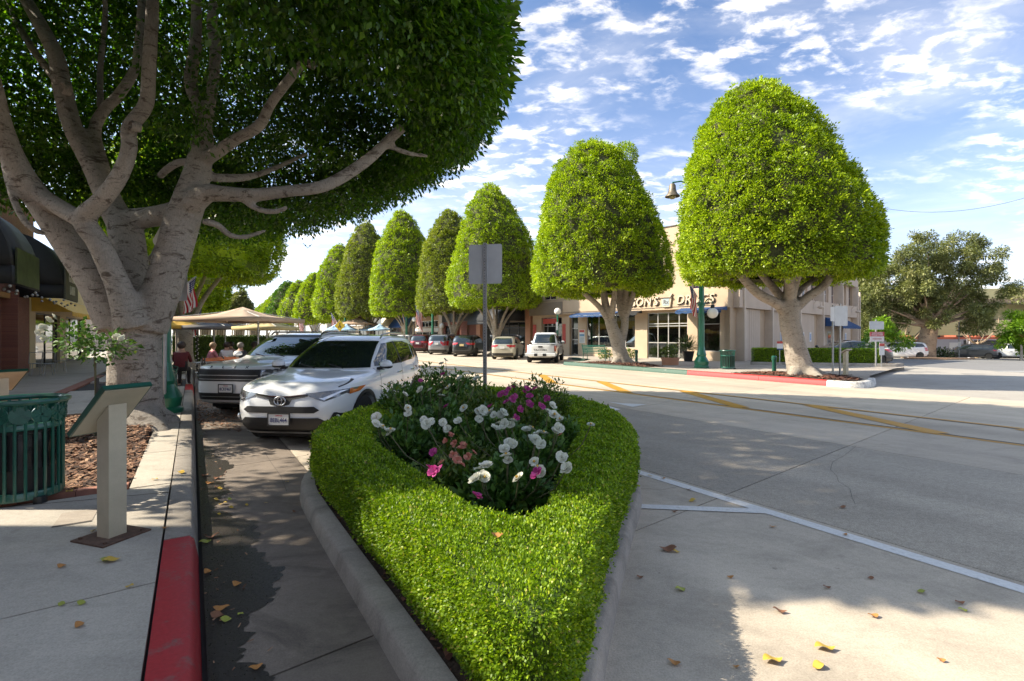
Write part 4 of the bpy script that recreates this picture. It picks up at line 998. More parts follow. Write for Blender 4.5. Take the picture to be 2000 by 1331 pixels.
class Body:
    """car body as a stack of rounded plan outlines: rows of (z, front x, rear x, half width, squareness)"""
    def __init__(s, rows, nsub=4):
        A = np.array(rows, float); t = np.arange(len(A)); tt = np.linspace(0, len(A) - 1, (len(A) - 1) * nsub + 1); out = []
        for c in range(A.shape[1]):
            y = A[:, c]; m = np.zeros(len(y)); d = np.diff(y)
            for i in range(1, len(y) - 1):   # monotone cubic slopes
                m[i] = 0 if d[i - 1] * d[i] <= 0 else 2 * d[i - 1] * d[i] / (d[i - 1] + d[i])
            m[0], m[-1] = d[0], d[-1]; k = np.clip(tt.astype(int), 0, len(y) - 2); f = tt - k
            out.append((2 * f**3 - 3 * f**2 + 1) * y[k] + (f**3 - 2 * f**2 + f) * m[k] + (-2 * f**3 + 3 * f**2) * y[k + 1] + (f**3 - f**2) * m[k + 1])
        s.T = np.column_stack(out)
        for i in range(1, len(s.T)): s.T[i, 0] = max(s.T[i, 0], s.T[i - 1, 0] + 1e-4)
    def row(s, z): return [np.interp(z, s.T[:, 0], s.T[:, c]) for c in range(1, 5)]
    def mesh(s, nt=56):
        b = MB(); ring = []
        for z, xf, xr, w, n in s.T:
            a, xc = (xf - xr) / 2, (xf + xr) / 2; r_ = []
            for k in range(nt):
                th = 2 * math.pi * (k + .5) / nt; c, q = math.cos(th), math.sin(th)
                r_.append((xc + a * math.copysign(abs(c) ** (2 / n), c), w * math.copysign(abs(q) ** (2 / n), q), z))
            ring.append(r_)
        vs = [p for r_ in ring for p in r_]; fs = [(i * nt + k, i * nt + (k + 1) % nt, (i + 1) * nt + (k + 1) % nt, (i + 1) * nt + k) for i in range(len(ring) - 1) for k in range(nt)]
        fs += [tuple(range(nt - 1, -1, -1)), tuple(range((len(ring) - 1) * nt, len(ring) * nt))]
        b.add(vs, fs); return b
    def side(s, x, z, sg):
        xf, xr, w, n = s.row(z); a, xc = (xf - xr) / 2, (xf + xr) / 2; t = min(.999, abs((x - xc) / a)); return Vector((x, sg * w * (1 - t ** n) ** (1 / n), z))
    def end(s, y, z, sg):
        xf, xr, w, n = s.row(z); a, xc = (xf - xr) / 2, (xf + xr) / 2; t = min(.999, abs(y / w)); return Vector((xc + sg * a * (1 - t ** n) ** (1 / n), y, z))
def patch(body, outline, face, off=.006, step=.09):
    """thin panel that follows the body: outline in (x, z) on 'L'/'R' sides or (y, z) on 'F'/'B' ends"""
    pts = []
    for i in range(len(outline)):
        p, q = Vector(outline[i]), Vector(outline[(i + 1) % len(outline)]); k = max(1, int((q - p).length / step)); pts += [p + (q - p) * j / k for j in range(k)]
    n = len(pts); lo = [min(p[i] for p in pts) for i in (0, 1)]; hi = [max(p[i] for p in pts) for i in (0, 1)]
    inn = [Vector((x, z)) for x in np.arange(lo[0] + step / 2, hi[0], step) for z in np.arange(lo[1] + step / 3, hi[1], step * .7)]
    r_ = delaunay_2d_cdt(pts + inn, [], [list(range(n))], 1, 1e-5)
    fn = (lambda a, z: body.side(a, z, 1 if face == 'L' else -1)) if face in 'LR' else (lambda a, z: body.end(a, z, 1 if face == 'F' else -1))
    vs = []
    for p in r_[0]:
        c = fn(p.x, p.y); e = .01; d1 = fn(p.x + e, p.y) - fn(p.x - e, p.y); d2 = fn(p.x, p.y + e) - fn(p.x, p.y - e); nn = d1.cross(d2)
        if nn.length < 1e-9: nn = c.copy()
        nn.normalize(); ref = Vector((0, 1 if face == 'L' else -1, .3)) if face in 'LR' else Vector((1 if face == 'F' else -1, 0, .3))
        if nn.dot(ref) < 0: nn = -nn
        vs.append(c + nn * off)
    fs = []
    for f in r_[2]:
        nn = (vs[f[1]] - vs[f[0]]).cross(vs[f[2]] - vs[f[0]]); ref = Vector((0, 1 if face == 'L' else -1, .3)) if face in 'LR' else Vector((1 if face == 'F' else -1, 0, .3))
        fs.append(tuple(f) if nn.dot(ref) > 0 else tuple(f)[::-1])
    return MB().add(vs, fs)
def mirror(o): return [(-a, b_) for a, b_ in o]
WH = {}
def wheel(t, x, y, r, w=.23, spokes=10, rim=m_rim, part='wheel'):
    key = (r, w, spokes, rim.name)
    if key not in WH:
        X = Matrix.Rotation(R(90), 4, 'X')
        ty = MB().lathe([(r * .64, -w / 2), (r * .93, -w / 2), (r, -w / 2 + .035), (r, w / 2 - .035), (r * .93, w / 2), (r * .64, w / 2)], 28, X).mesh('tyre')
        rb = MB(); rb.lathe([(r * .66, -w / 2 + .01), (r * .66, w / 2 - .01), (r * .60, w / 2 - .02), (r * .58, w / 2 - .07), (.01, w / 2 - .09)], 28, X)
        rb.lathe([(.055, 0), (.055, w / 2 - .03), (.03, w / 2 - .02)], 12, X)
        for k in range(spokes):
            a = 2 * math.pi * k / spokes; rb.box(.05, r * .6, -w / 2 + .03, -w / 2 + .055, -.017, .017, Matrix.Rotation(a, 4, 'Y')); rb.box(.05, r * .6, w / 2 - .055, w / 2 - .03, -.017, .017, Matrix.Rotation(a, 4, 'Y'))
        rm = rb.mesh('rim'); ty.materials.append(m_tyre); rm.materials.append(rim); WH[key] = (ty, rm)
    ty, rm = WH[key]
    o = bpy.data.objects.new(part, ty); C.objects.link(o); o.parent = t; o.location = (x, y, r)
    q = bpy.data.objects.new('rim', rm); C.objects.link(q); q.parent = o
    if y < 0: q.rotation_euler = (0, 0, math.pi)
def plate(t, txt, x, z, sg, y=0, mat=m_plate, s_=1.0, detail=True):
    w, h = .305 * s_, .152 * s_
    e = bpy.data.objects.new('number_plate', rplate(w, h, .015, .006).mesh('number_plate')); e.data.materials.append(mat); C.objects.link(e); e.parent = t
    e.location = (x, y, z); e.rotation_euler = (0, 0, R(90) if sg > 0 else R(-90))
    if detail:
        fr = MB()
        for a in ((-w / 2 - .015, w / 2 + .015, -h / 2 - .015, -h / 2), (-w / 2 - .015, w / 2 + .015, h / 2, h / 2 + .015), (-w / 2 - .015, -w / 2, -h / 2, h / 2), (w / 2, w / 2 + .015, -h / 2, h / 2)): fr.box(a[0], a[1], -.012, .004, a[2], a[3])
        fr.build('plate_frame', m_trim, e, smooth=0)
        obj('plate_lettering', text_mesh(txt, .088, .001, .80), m_ink, e, (0, -.0085, -.012))
        obj('plate_heading', text_mesh('California', .028, .001, 1.0, .2), m_redink, e, (0, -.0085, .056))
    return e
def make_car(label, cat, rows, pos, heading, paint, wb, r, track, group, name='parked_car', roof=None, cut=1.12, cladding=False, nsub=4):
    """pos: ground point under the car's centre, heading: direction its front points to (radians)"""
    t = thing(name, label, cat, pos, heading, group); B = Body(rows, nsub)
    bo = B.mesh().build('body', paint, t, smooth=40)
    cb = MB()
    for x in wb: cb.lathe([(r * cut, -1.3), (r * cut, 1.3)], 28, Matrix.Translation((x, 0, r * 1.0)) @ Matrix.Rotation(R(90), 4, 'X'))
    co = cb.build('cutter', m_inside, None, smooth=0)
    md = bo.modifiers.new('b', 'BOOLEAN'); md.object = co; md.operation = 'DIFFERENCE'; md.solver = 'EXACT'
    co.location = pos; co.rotation_euler = (0, 0, heading)
    bpy.context.view_layer.update()
    apply_mods(bo); bpy.data.objects.remove(co)
    me = bo.data
    me.polygons.foreach_set('use_smooth', [True] * len(me.polygons)); me.set_sharp_from_angle(angle=R(32))
    L0, L1 = B.row(.5)[1], B.row(.5)[0]
    ub = MB(); ub.box(L0 + .25, L1 - .25, -track + .28, track - .28, .16, .62); ub.build('underbody', m_inside, t, smooth=0)
    for x in wb:
        for y in (-track, track): wheel(t, x, y, r)
        for sg in (-1, 1):
            ring = MB(); n = 18
            ro, ri = r * cut * (1.13 if cladding else 1.05), r * cut * .985
            vs = []
            for k in range(n + 1):
                a = math.pi * (k / n) * 1.16 - math.pi * .08
                for rr in (ro, ri):
                    xx, z_ = x + rr * math.cos(a), r + rr * math.sin(a); z_ = max(z_, .2); p = B.side(xx, z_, sg); vs.append(p + Vector((0, sg * .008, 0)))
            fs = [(2 * k, 2 * k + 1, 2 * k + 3, 2 * k + 2) for k in range(n)]
            ring.add(vs, fs if sg < 0 else [f[::-1] for f in fs]).build('wheel_arch_trim', m_trim if cladding else paint, t)
    return t, B
def win(t, B, outline, face, name='window', mat=None, off=.007): return patch(B, outline, face, off).build(name, mat or m_cglass, t, smooth=60)
def both(t, B, outline, name='window', mat=None, off=.007):
    for f in 'LR': win(t, B, outline, f, name, mat, off)
def ends2(t, B, outline, face, name, mat, off=.008):
    win(t, B, outline, face, name, mat, off); win(t, B, mirror(outline)[::-1], face, name, mat, off)
def line_strip(B, pts, face, w, name, mat, t, off=.009):
    o = [(a, z + w / 2) for a, z in pts] + [(a, z - w / 2) for a, z in pts[::-1]]; return patch(B, o, face, off, .12).build(name, mat, t, smooth=60)
def mirror_obj(t, B, x, z, paint, s_=1.0):
    for sg in (-1, 1):
        p = B.side(x, z, sg); b = MB(); b.sphere((p.x + .02, p.y + sg * .14, p.z + .09), .11 * s_, 12, 8, (.75, 1.0, .72)); mo = b.build('wing_mirror', paint, t)
        MB().box(p.x - .05, p.x + .04, min(p.y - .02 * sg, p.y + sg * .1), max(p.y - .02 * sg, p.y + sg * .1), p.z + .0, p.z + .045).build('mirror_arm', m_trim, mo)
        MB().sphere((p.x + .015, p.y + sg * .14, p.z + .055), .112 * s_, 12, 8, (.74, 1.0, .32)).build('mirror_base', m_trim, mo)
H = math.radians
gN = 'cars parked nose to the left kerb'; gF = 'cars parked at an angle across the road'; gL = 'vehicles in the lot by the yellow building'
# ---- white crossover in front
p_white = carpaint('pearl white paint', (.74, .76, .77), .0, .3)
p_silv = carpaint('white silver paint', (.74, .74, .73), .0, .35)
rav = [(.19, 2.0, -2.05, .78, 5), (.27, 2.2, -2.22, .86, 5), (.42, 2.30, -2.28, .905, 5), (.58, 2.32, -2.30, .918, 5), (.72, 2.30, -2.28, .922, 5), (.84, 2.25, -2.25, .922, 5), (.92, 2.14, -2.23, .92, 5), (.97, 1.95, -2.21, .915, 4.6), (1.01, 1.6, -2.19, .91, 4.4), (1.05, 1.22, -2.16, .902, 4.4), (1.09, 1.02, -2.13, .89, 4.6), (1.22, .80, -2.06, .85, 5), (1.38, .50, -1.96, .79, 5), (1.50, .26, -1.85, .735, 5), (1.58, .04, -1.74, .69, 4.5), (1.635, -.2, -1.55, .61, 4), (1.66, -.45, -1.3, .45, 3.5), (1.67, -.7, -1.0, .18, 3)]
fc = Vector((-3.32, 7.05, 0)); hd_ = math.atan2(-1, -.10)
c_ = fc - Vector((math.cos(hd_), math.sin(hd_), 0)) * 2.3
t, B = make_car('white crossover with slim headlamps parked behind the flower island, plate 8EBL464', 'car', rav, c_, hd_, p_white, (1.40, -1.26), .355, .78, gN, cladding=True)
win(t, B, [(-.74, 1.10), (.74, 1.10), (.60, 1.545), (-.60, 1.545)], 'F', 'windscreen')
win(t, B, [(-.60, 1.12), (.60, 1.12), (.52, 1.5), (-.52, 1.5)], 'B', 'rear_window')
both(t, B, [(.72, 1.12), (.66, 1.20), (.10, 1.50), (-.30, 1.535), (-.34, 1.13)], 'front_side_window')
both(t, B, [(-.42, 1.13), (-.38, 1.535), (-.9, 1.535), (-1.22, 1.49), (-1.22, 1.17)], 'rear_side_window')
both(t, B, [(-1.28, 1.18), (-1.28, 1.48), (-1.55, 1.42), (-1.78, 1.28), (-1.70, 1.22)], 'quarter_window')
both(t, B, [(-.345, 1.12), (-.305, 1.54), (-.375, 1.54), (-.415, 1.12)], 'door_pillar', m_trim, .009)
both(t, B, [(1.0, .24), (1.0, .36), (-.86, .36), (-.86, .24)], 'sill_cladding', m_trim)
for x in (.78, -.38, -1.14): both(t, B, [(x, .40), (x + .012, .40), (x + .012, 1.09), (x, 1.09)], 'door_gap', m_trim, .004)
for x in (-.18, -1.0):
    for sg in (-1, 1):
        p = B.side(x, .97, sg); MB().tube([(x + .11, p.y + sg * .005, .97), (x + .06, p.y + sg * .035, .972), (x - .06, p.y + sg * .035, .972), (x - .11, p.y + sg * .005, .97)], .014, 8).build('door_handle', m_chrome, t)
ends2(t, B, [(.88, .865), (.86, .80), (.62, .70), (.42, .775), (.36, .815), (.60, .84)], 'F', 'headlamp', m_lamp, .012)
ends2(t, B, [(.83, .85), (.70, .765), (.62, .722), (.55, .752), (.60, .752), (.69, .795), (.79, .845)], 'F', 'headlamp_reflector', m_lampw, .016)
ends2(t, B, [(.90, .87), (.885, .80), (.835, .775), (.83, .855)], 'F', 'turn_signal', m_amber, .017)
win(t, B, [(-.40, .805), (-.15, .775), (0, .765), (.15, .775), (.40, .805), (.40, .775), (.18, .735), (.14, .66), (0, .635), (-.14, .66), (-.18, .735), (-.40, .775)], 'F', 'upper_grille', m_trim, .012)
line_strip(B, [(-.38, .80), (-.15, .772), (0, .768), (.15, .772), (.38, .80)], 'F', .016, 'grille_bar', m_chrome, t, .018)
win(t, B, [(-.50, .635), (.50, .635), (.57, .585), (.50, .545), (-.50, .545), (-.57, .585)], 'F', 'middle_grille', m_trim, .012)
win(t, B, [(-.55, .475), (.55, .475), (.76, .33), (.70, .235), (-.70, .235), (-.76, .33)], 'F', 'lower_grille', m_trim, .012)
line_strip(B, [(-.62, .265), (.62, .265)], 'F', .03, 'skid_bar', m_rim, t, .03)
ends2(t, B, [(.86, .52), (.72, .54), (.66, .42), (.84, .40)], 'F', 'fog_lamp_housing', m_trim, .012)
for sg in (-1, 1):
    p = B.end(sg * .75, .46, 1); MB().sphere(p, .05, 10, 6, (.5, 1, 1)).build('fog_lamp', m_lampw, t)
p = B.end(0, .715, 1); em = MB(); em.tube([(p.x + .02, .085 * math.cos(a), .715 + .062 * math.sin(a)) for a in np.linspace(0, 6.283, 20)], .009, 6); em.tube([(p.x + .022, .032 * math.cos(a), .712 + .055 * math.sin(a)) for a in np.linspace(0, 6.283, 16)], .007, 6); em.tube([(p.x + .022, .06 * math.cos(a), .742 + .022 * math.sin(a)) for a in np.linspace(0, 6.283, 16)], .007, 6); em.build('emblem', m_rim, t)
MB().lathe([(.075, 0), (.075, .012)], 16, Matrix.Translation((p.x + .002, 0, .715)) @ Matrix.Rotation(R(90), 4, 'Y')).build('emblem_backing', m_trim, t)
plate(t, '8EBL464', 2.345, .455, 1)
mirror_obj(t, B, .70, 1.06, p_white, 1.05)
for sg in (-1, 1):
    MB().tube([(-.02, sg * .60, 1.60), (-.12, sg * .60, 1.665), (-.5, sg * .60, 1.70), (-1.2, sg * .59, 1.695), (-1.55, sg * .57, 1.66), (-1.66, sg * .57, 1.60)], [.012, .02, .024, .024, .02, .012], 8).build('roof_rail', m_rim, t)
    MB().tube([(1.04, sg * .25 + .1, 1.105), (.93, sg * .25 - .2, 1.165)], .009, 6).build('wiper', m_trim, t)
ends2(t, B, [(.90, 1.02), (.86, .86), (.62, .90), (.64, 1.0)], 'B', 'tail_lamp', m_red)
both(t, B, [(-2.14, 1.03), (-1.9, 1.0), (-1.95, .93), (-2.17, .88)], 'tail_lamp', m_red, .01)
both(t, B, [(2.02, .90), (1.62, .985), (1.60, .975), (2.03, .885)], 'bonnet_gap', m_trim, .004)
for (a0, z0, w_, h_) in ((0, .96, 1.15, .012),): pass
# ---- boxy white wagon next to it
fl = [(.2, 2.2, -2.3, .85, 6), (.3, 2.44, -2.5, .93, 6), (.5, 2.5, -2.55, .955, 6), (.7, 2.5, -2.55, .96, 6), (.9, 2.49, -2.54, .96, 6), (1.0, 2.44, -2.53, .955, 6), (1.05, 2.25, -2.52, .95, 5.5), (1.09, 1.75, -2.5, .945, 5), (1.13, 1.28, -2.48, .935, 5), (1.18, 1.1, -2.47, .92, 5.5), (1.35, .82, -2.42, .87, 6), (1.52, .52, -2.36, .82, 6), (1.62, .3, -2.3, .785, 5.5), (1.68, .05, -2.2, .72, 5), (1.715, -.3, -2.0, .58, 4), (1.725, -.8, -1.5, .25, 3)]
fc = Vector((-5.80, 10.0, 0)); hd_ = math.atan2(-1, -.16); c_ = fc - Vector((math.cos(hd_), math.sin(hd_), 0)) * 2.5
t, B = make_car('boxy white wagon with wide black grille and silver letters, parked beside the crossover', 'car', fl, c_, hd_, p_silv, (1.52, -1.45), .36, .82, gN)
win(t, B, [(-.78, 1.19), (.78, 1.19), (.68, 1.60), (-.68, 1.60)], 'F', 'windscreen')
win(t, B, [(-.70, 1.6), (.70, 1.6), (.62, 1.665), (-.62, 1.665)], 'F', 'roof_front', m_trim, .006)
both(t, B, [(.9, 1.18), (.5, 1.58), (-.3, 1.6), (-.3, 1.2)], 'front_side_window'); both(t, B, [(-.36, 1.2), (-.36, 1.6), (-1.35, 1.6), (-1.35, 1.2)], 'rear_side_window'); both(t, B, [(-1.42, 1.2), (-1.42, 1.6), (-2.2, 1.56), (-2.25, 1.22)], 'quarter_window')
win(t, B, [(-.88, .96), (.88, .96), (.86, .72), (-.86, .72)], 'F', 'grille', m_trim, .008)
for z in (.915, .84, .76): line_strip(B, [(-.66, z), (0, z), (.66, z)], 'F', .018, 'grille_bar', m_metal if z < .9 else m_trim, t, .02)
ends2(t, B, [(.90, .95), (.90, .74), (.70, .74), (.70, .95)], 'F', 'headlamp', m_lamp, .014); ends2(t, B, [(.87, .93), (.87, .85), (.72, .85), (.72, .93)], 'F', 'headlamp_reflector', m_lampw, .018)
win(t, B, [(-.72, .48), (.72, .48), (.80, .34), (-.80, .34)], 'F', 'lower_grille', m_trim, .01); line_strip(B, [(-.6, .41), (.6, .41)], 'F', .014, 'grille_bar', m_metal, t, .018)
for k, ch in enumerate('FLEX'):
    y = -.40 + k * .27; p = B.end(y, 1.0, 1); o = obj('bonnet_letter', text_mesh(ch, .075, .004, 1.3), m_trim, t, (p.x + .004, y, 1.003)); o.rotation_euler = (R(-35), 0, R(90))
plate(t, '8CKF467', 2.535, .575, 1)
mirror_obj(t, B, .86, 1.12, p_silv)
for sg in (-1, 1): MB().tube([(.1, sg * .68, 1.68), (0, sg * .68, 1.74), (-1.9, sg * .66, 1.755), (-2.1, sg * .66, 1.69)], .022, 8).build('roof_rail', m_trim, t)
for sg in (-1, 1): MB().tube([(1.12, sg * .25 + .1, 1.175), (1.03, sg * .25 - .2, 1.23)], .009, 6).build('wiper', m_trim, t)

# ---- cars parked across the street, seen from behind
def suv(label, cat, pos, heading, paint, L=4.7, W=.93, Ht=1.72, hood=1.08, group=gF, rake=.12, van=False, sedan=False, clad=False, txt='', plate_mat=m_plate, lamps='wide', wheel_r=.35, name='parked_car'):
    h = L / 2; bz = hood; top = Ht
    if sedan:
        rows = [(.17, h - .25, -h + .25, W - .1, 5), (.28, h - .06, -h + .06, W - .02, 5), (.5, h, -h, W, 5), (.72, h - .03, -h + .02, W, 5), (.82, h - .15, -h + .05, W, 5), (.9, h - .6, -h + .12, W - .01, 4.6), (.95, h - 1.2, -h + .35, W - .02, 4.4), (.99, h - 1.55, -h + .75, W - .04, 4.5), (1.1, h - 1.78, -h + 1.0, W - .09, 5), (1.25, h - 2.1, -h + 1.3, W - .16, 5), (1.36, h - 2.4, -h + 1.65, W - .23, 4.5), (Ht - .03, h - 2.65, -h + 2.0, W - .35, 4), (Ht, h - 2.9, -h + 2.3, W - .6, 3)]
    else:
        fr = .95 if van else 1.1
        rows = [(.2, h - .3, -h + .25, W - .12, 5), (.3, h - .08, -h + .06, W - .03, 5), (.5, h, -h, W, 5), (.72, h - .02, -h + .0, W, 5), (bz - .12, h - .1, -h + .04, W, 5), (bz - .04, h - .4, -h + .06, W - .005, 4.8), (bz + .02, h - fr, -h + .08, W - .02, 4.6), (bz + .08, h - fr - .15, -h + .1, W - .035, 5), (bz + (top - bz) * .55, h - fr - .55, -h + .1 + rake, W - .11, 5.5), (top - .14, h - fr - .85, -h + .16 + rake * 1.6, W - .18, 5.5), (top - .06, h - fr - 1.05, -h + .25 + rake * 2, W - .24, 5), (top - .02, h - fr - 1.35, -h + .5 + rake * 2, W - .36, 4), (top, h - fr - 1.7, -h + 1.0, W - .6, 3)]
    t, B = make_car(label, cat, rows, pos, heading, paint, (h - .93, -h + 1.0), wheel_r, W - .14, group, name=name, cladding=clad)
    zb = (.99 if sedan else bz + .06); zt = Ht - (.10 if sedan else .14); wt = W - .26
    if sedan:
        win(t, B, [(-wt, 1.0), (wt, 1.0), (wt - .1, 1.34), (-wt + .1, 1.34)], 'F', 'windscreen'); win(t, B, [(-wt, 1.01), (wt, 1.01), (wt - .1, 1.34), (-wt + .1, 1.34)], 'B', 'rear_window')
        both(t, B, [(h - 1.75, 1.02), (h - 2.2, 1.27), (.02, 1.345), (.02, 1.02)], 'front_side_window'); both(t, B, [(-.05, 1.02), (-.05, 1.345), (-h + 1.75, 1.31), (-h + 1.15, 1.06)], 'rear_side_window')
        both(t, B, [(h - 1.68, 1.0), (h - 2.15, 1.29), (0, 1.375), (-h + 1.6, 1.34), (-h + 1.0, 1.05), (-h + 1.0, 1.03), (-h + 1.6, 1.325), (0, 1.36), (h - 2.14, 1.275), (h - 1.64, 1.0)], 'window_trim', m_chrome, .009)
    else:
        win(t, B, [(-wt - .06, zb + .03), (wt + .06, zb + .03), (wt - .05, zt), (-wt + .05, zt)], 'F', 'windscreen'); win(t, B, [(-wt - .04, zb), (wt + .04, zb), (wt - .07, zt), (-wt + .07, zt)], 'B', 'rear_window')
        x1 = h - (1.2 if van else 1.35)
        both(t, B, [(x1, zb), (x1 - .6, zt - .02), (.0, zt), (.0, zb)], 'front_side_window'); both(t, B, [(-.06, zb), (-.06, zt), (-.95, zt), (-.98, zb)], 'rear_side_window'); both(t, B, [(-1.05, zb), (-1.02, zt), (-h + .62 + rake, zt - .03), (-h + .45, zb + .06)], 'quarter_window')
    tz = .86 if sedan else (bz - .08)
    if lamps == 'wide': ends2(t, B, [(W - .06, tz + .08), (W - .08, tz - .10), (W - .42, tz - .07), (W - .40, tz + .04)], 'B', 'tail_lamp', m_red, .012); both(t, B, [(-h + .05, tz + .08), (-h + .32, tz + .06), (-h + .3, tz - .03), (-h + .05, tz - .1)], 'tail_lamp', m_red, .012)
    else: ends2(t, B, [(W - .07, tz + .14), (W - .08, tz - .28), (W - .20, tz - .26), (W - .19, tz + .13)], 'B', 'tail_lamp', m_red, .012); both(t, B, [(-h + .03, tz + .14), (-h + .2, tz + .12), (-h + .17, tz - .25), (-h + .03, tz - .28)], 'tail_lamp', m_red, .012)
    ends2(t, B, [(W - .06, bz - .2 if not sedan else .75), (W - .08, .62), (W - .5, .66), (W - .45, bz - .26 if not sedan else .74)], 'F', 'headlamp', m_lamp, .012)
    win(t, B, [(-.45, .74), (.45, .74), (.4, .5), (-.4, .5)], 'F', 'grille', m_trim, .012)
    win(t, B, [(-W + .16, .46), (W - .16, .46), (W - .2, .27), (-W + .2, .27)], 'B', 'rear_bumper', m_trim, .012)
    plate(t, txt, -h - (.02 if not sedan else .01), tz - .10, -1, 0, plate_mat, 1.1, False)
    mirror_obj(t, B, h - (1.55 if sedan else 1.3 if van else 1.45), zb - .02, paint)
    if not sedan:
        for sg in (-1, 1): MB().tube([(h - 1.9, sg * (W - .26), top - .06), (h - 2.1, sg * (W - .28), top + .0), (-h + .9, sg * (W - .28), top + .01), (-h + .65, sg * (W - .28), top - .06)], .02, 6).build('roof_rail', m_trim, t)
    return t, B
HD = R(90 - 11)
def behind(px, py, L): # rear wheel row seen at this pixel -> ground point under the car's centre
    g_ = G(px, py); return g_ + Vector((math.cos(HD), math.sin(HD), 0)) * (L / 2 - .6)
t, B = suv('maroon minivan parked third from the left across the road', 'minivan', behind(820, 689.5, 4.9), HD, carpaint('maroon paint', (.085, .010, .014), .4), 4.9, .98, 1.76, 1.12, van=True)
t, B = suv('grey silver sport utility vehicle between the maroon minivan and the charcoal one', 'suv', behind(857, 693, 5.0), HD, carpaint('grey silver paint', (.30, .30, .31), .6), 5.0, .99, 1.77, 1.14, lamps='tall', clad=True)
t, B = suv('charcoal sport utility vehicle just left of the sign post', 'suv', behind(906, 697, 4.8), HD, carpaint('charcoal paint', (.028, .032, .034), .5), 4.8, .96, 1.70, 1.10, plate_mat=M('yellow plate', (.55, .42, .2), .5, .05, 9))
t, B = suv('small beige hatchback next to the white pickup', 'car', behind(984, 702.5, 4.45), HD, carpaint('khaki beige paint', (.42, .39, .30), .3), 4.45, .90, 1.61, 1.02, clad=True, rake=.2)
t, B = suv('white sport utility vehicle at the left end of the row across the road', 'suv', behind(787, 686.5, 4.7), HD, carpaint('plain white paint', (.68, .68, .66), .05), 4.7, .94, 1.75, 1.10)
t, B = suv('silver car far down the road seen over the wagon roof', 'car', G(690, 681) + Vector((0, 2, 0)), R(100), p_silv, 4.6, .92, 1.5, 1.0)
t, B = suv('white car farthest down the road beside the patio', 'car', G(640, 678) + Vector((0, 2, 0)), R(110), p_white, 4.6, .92, 1.55, 1.0)
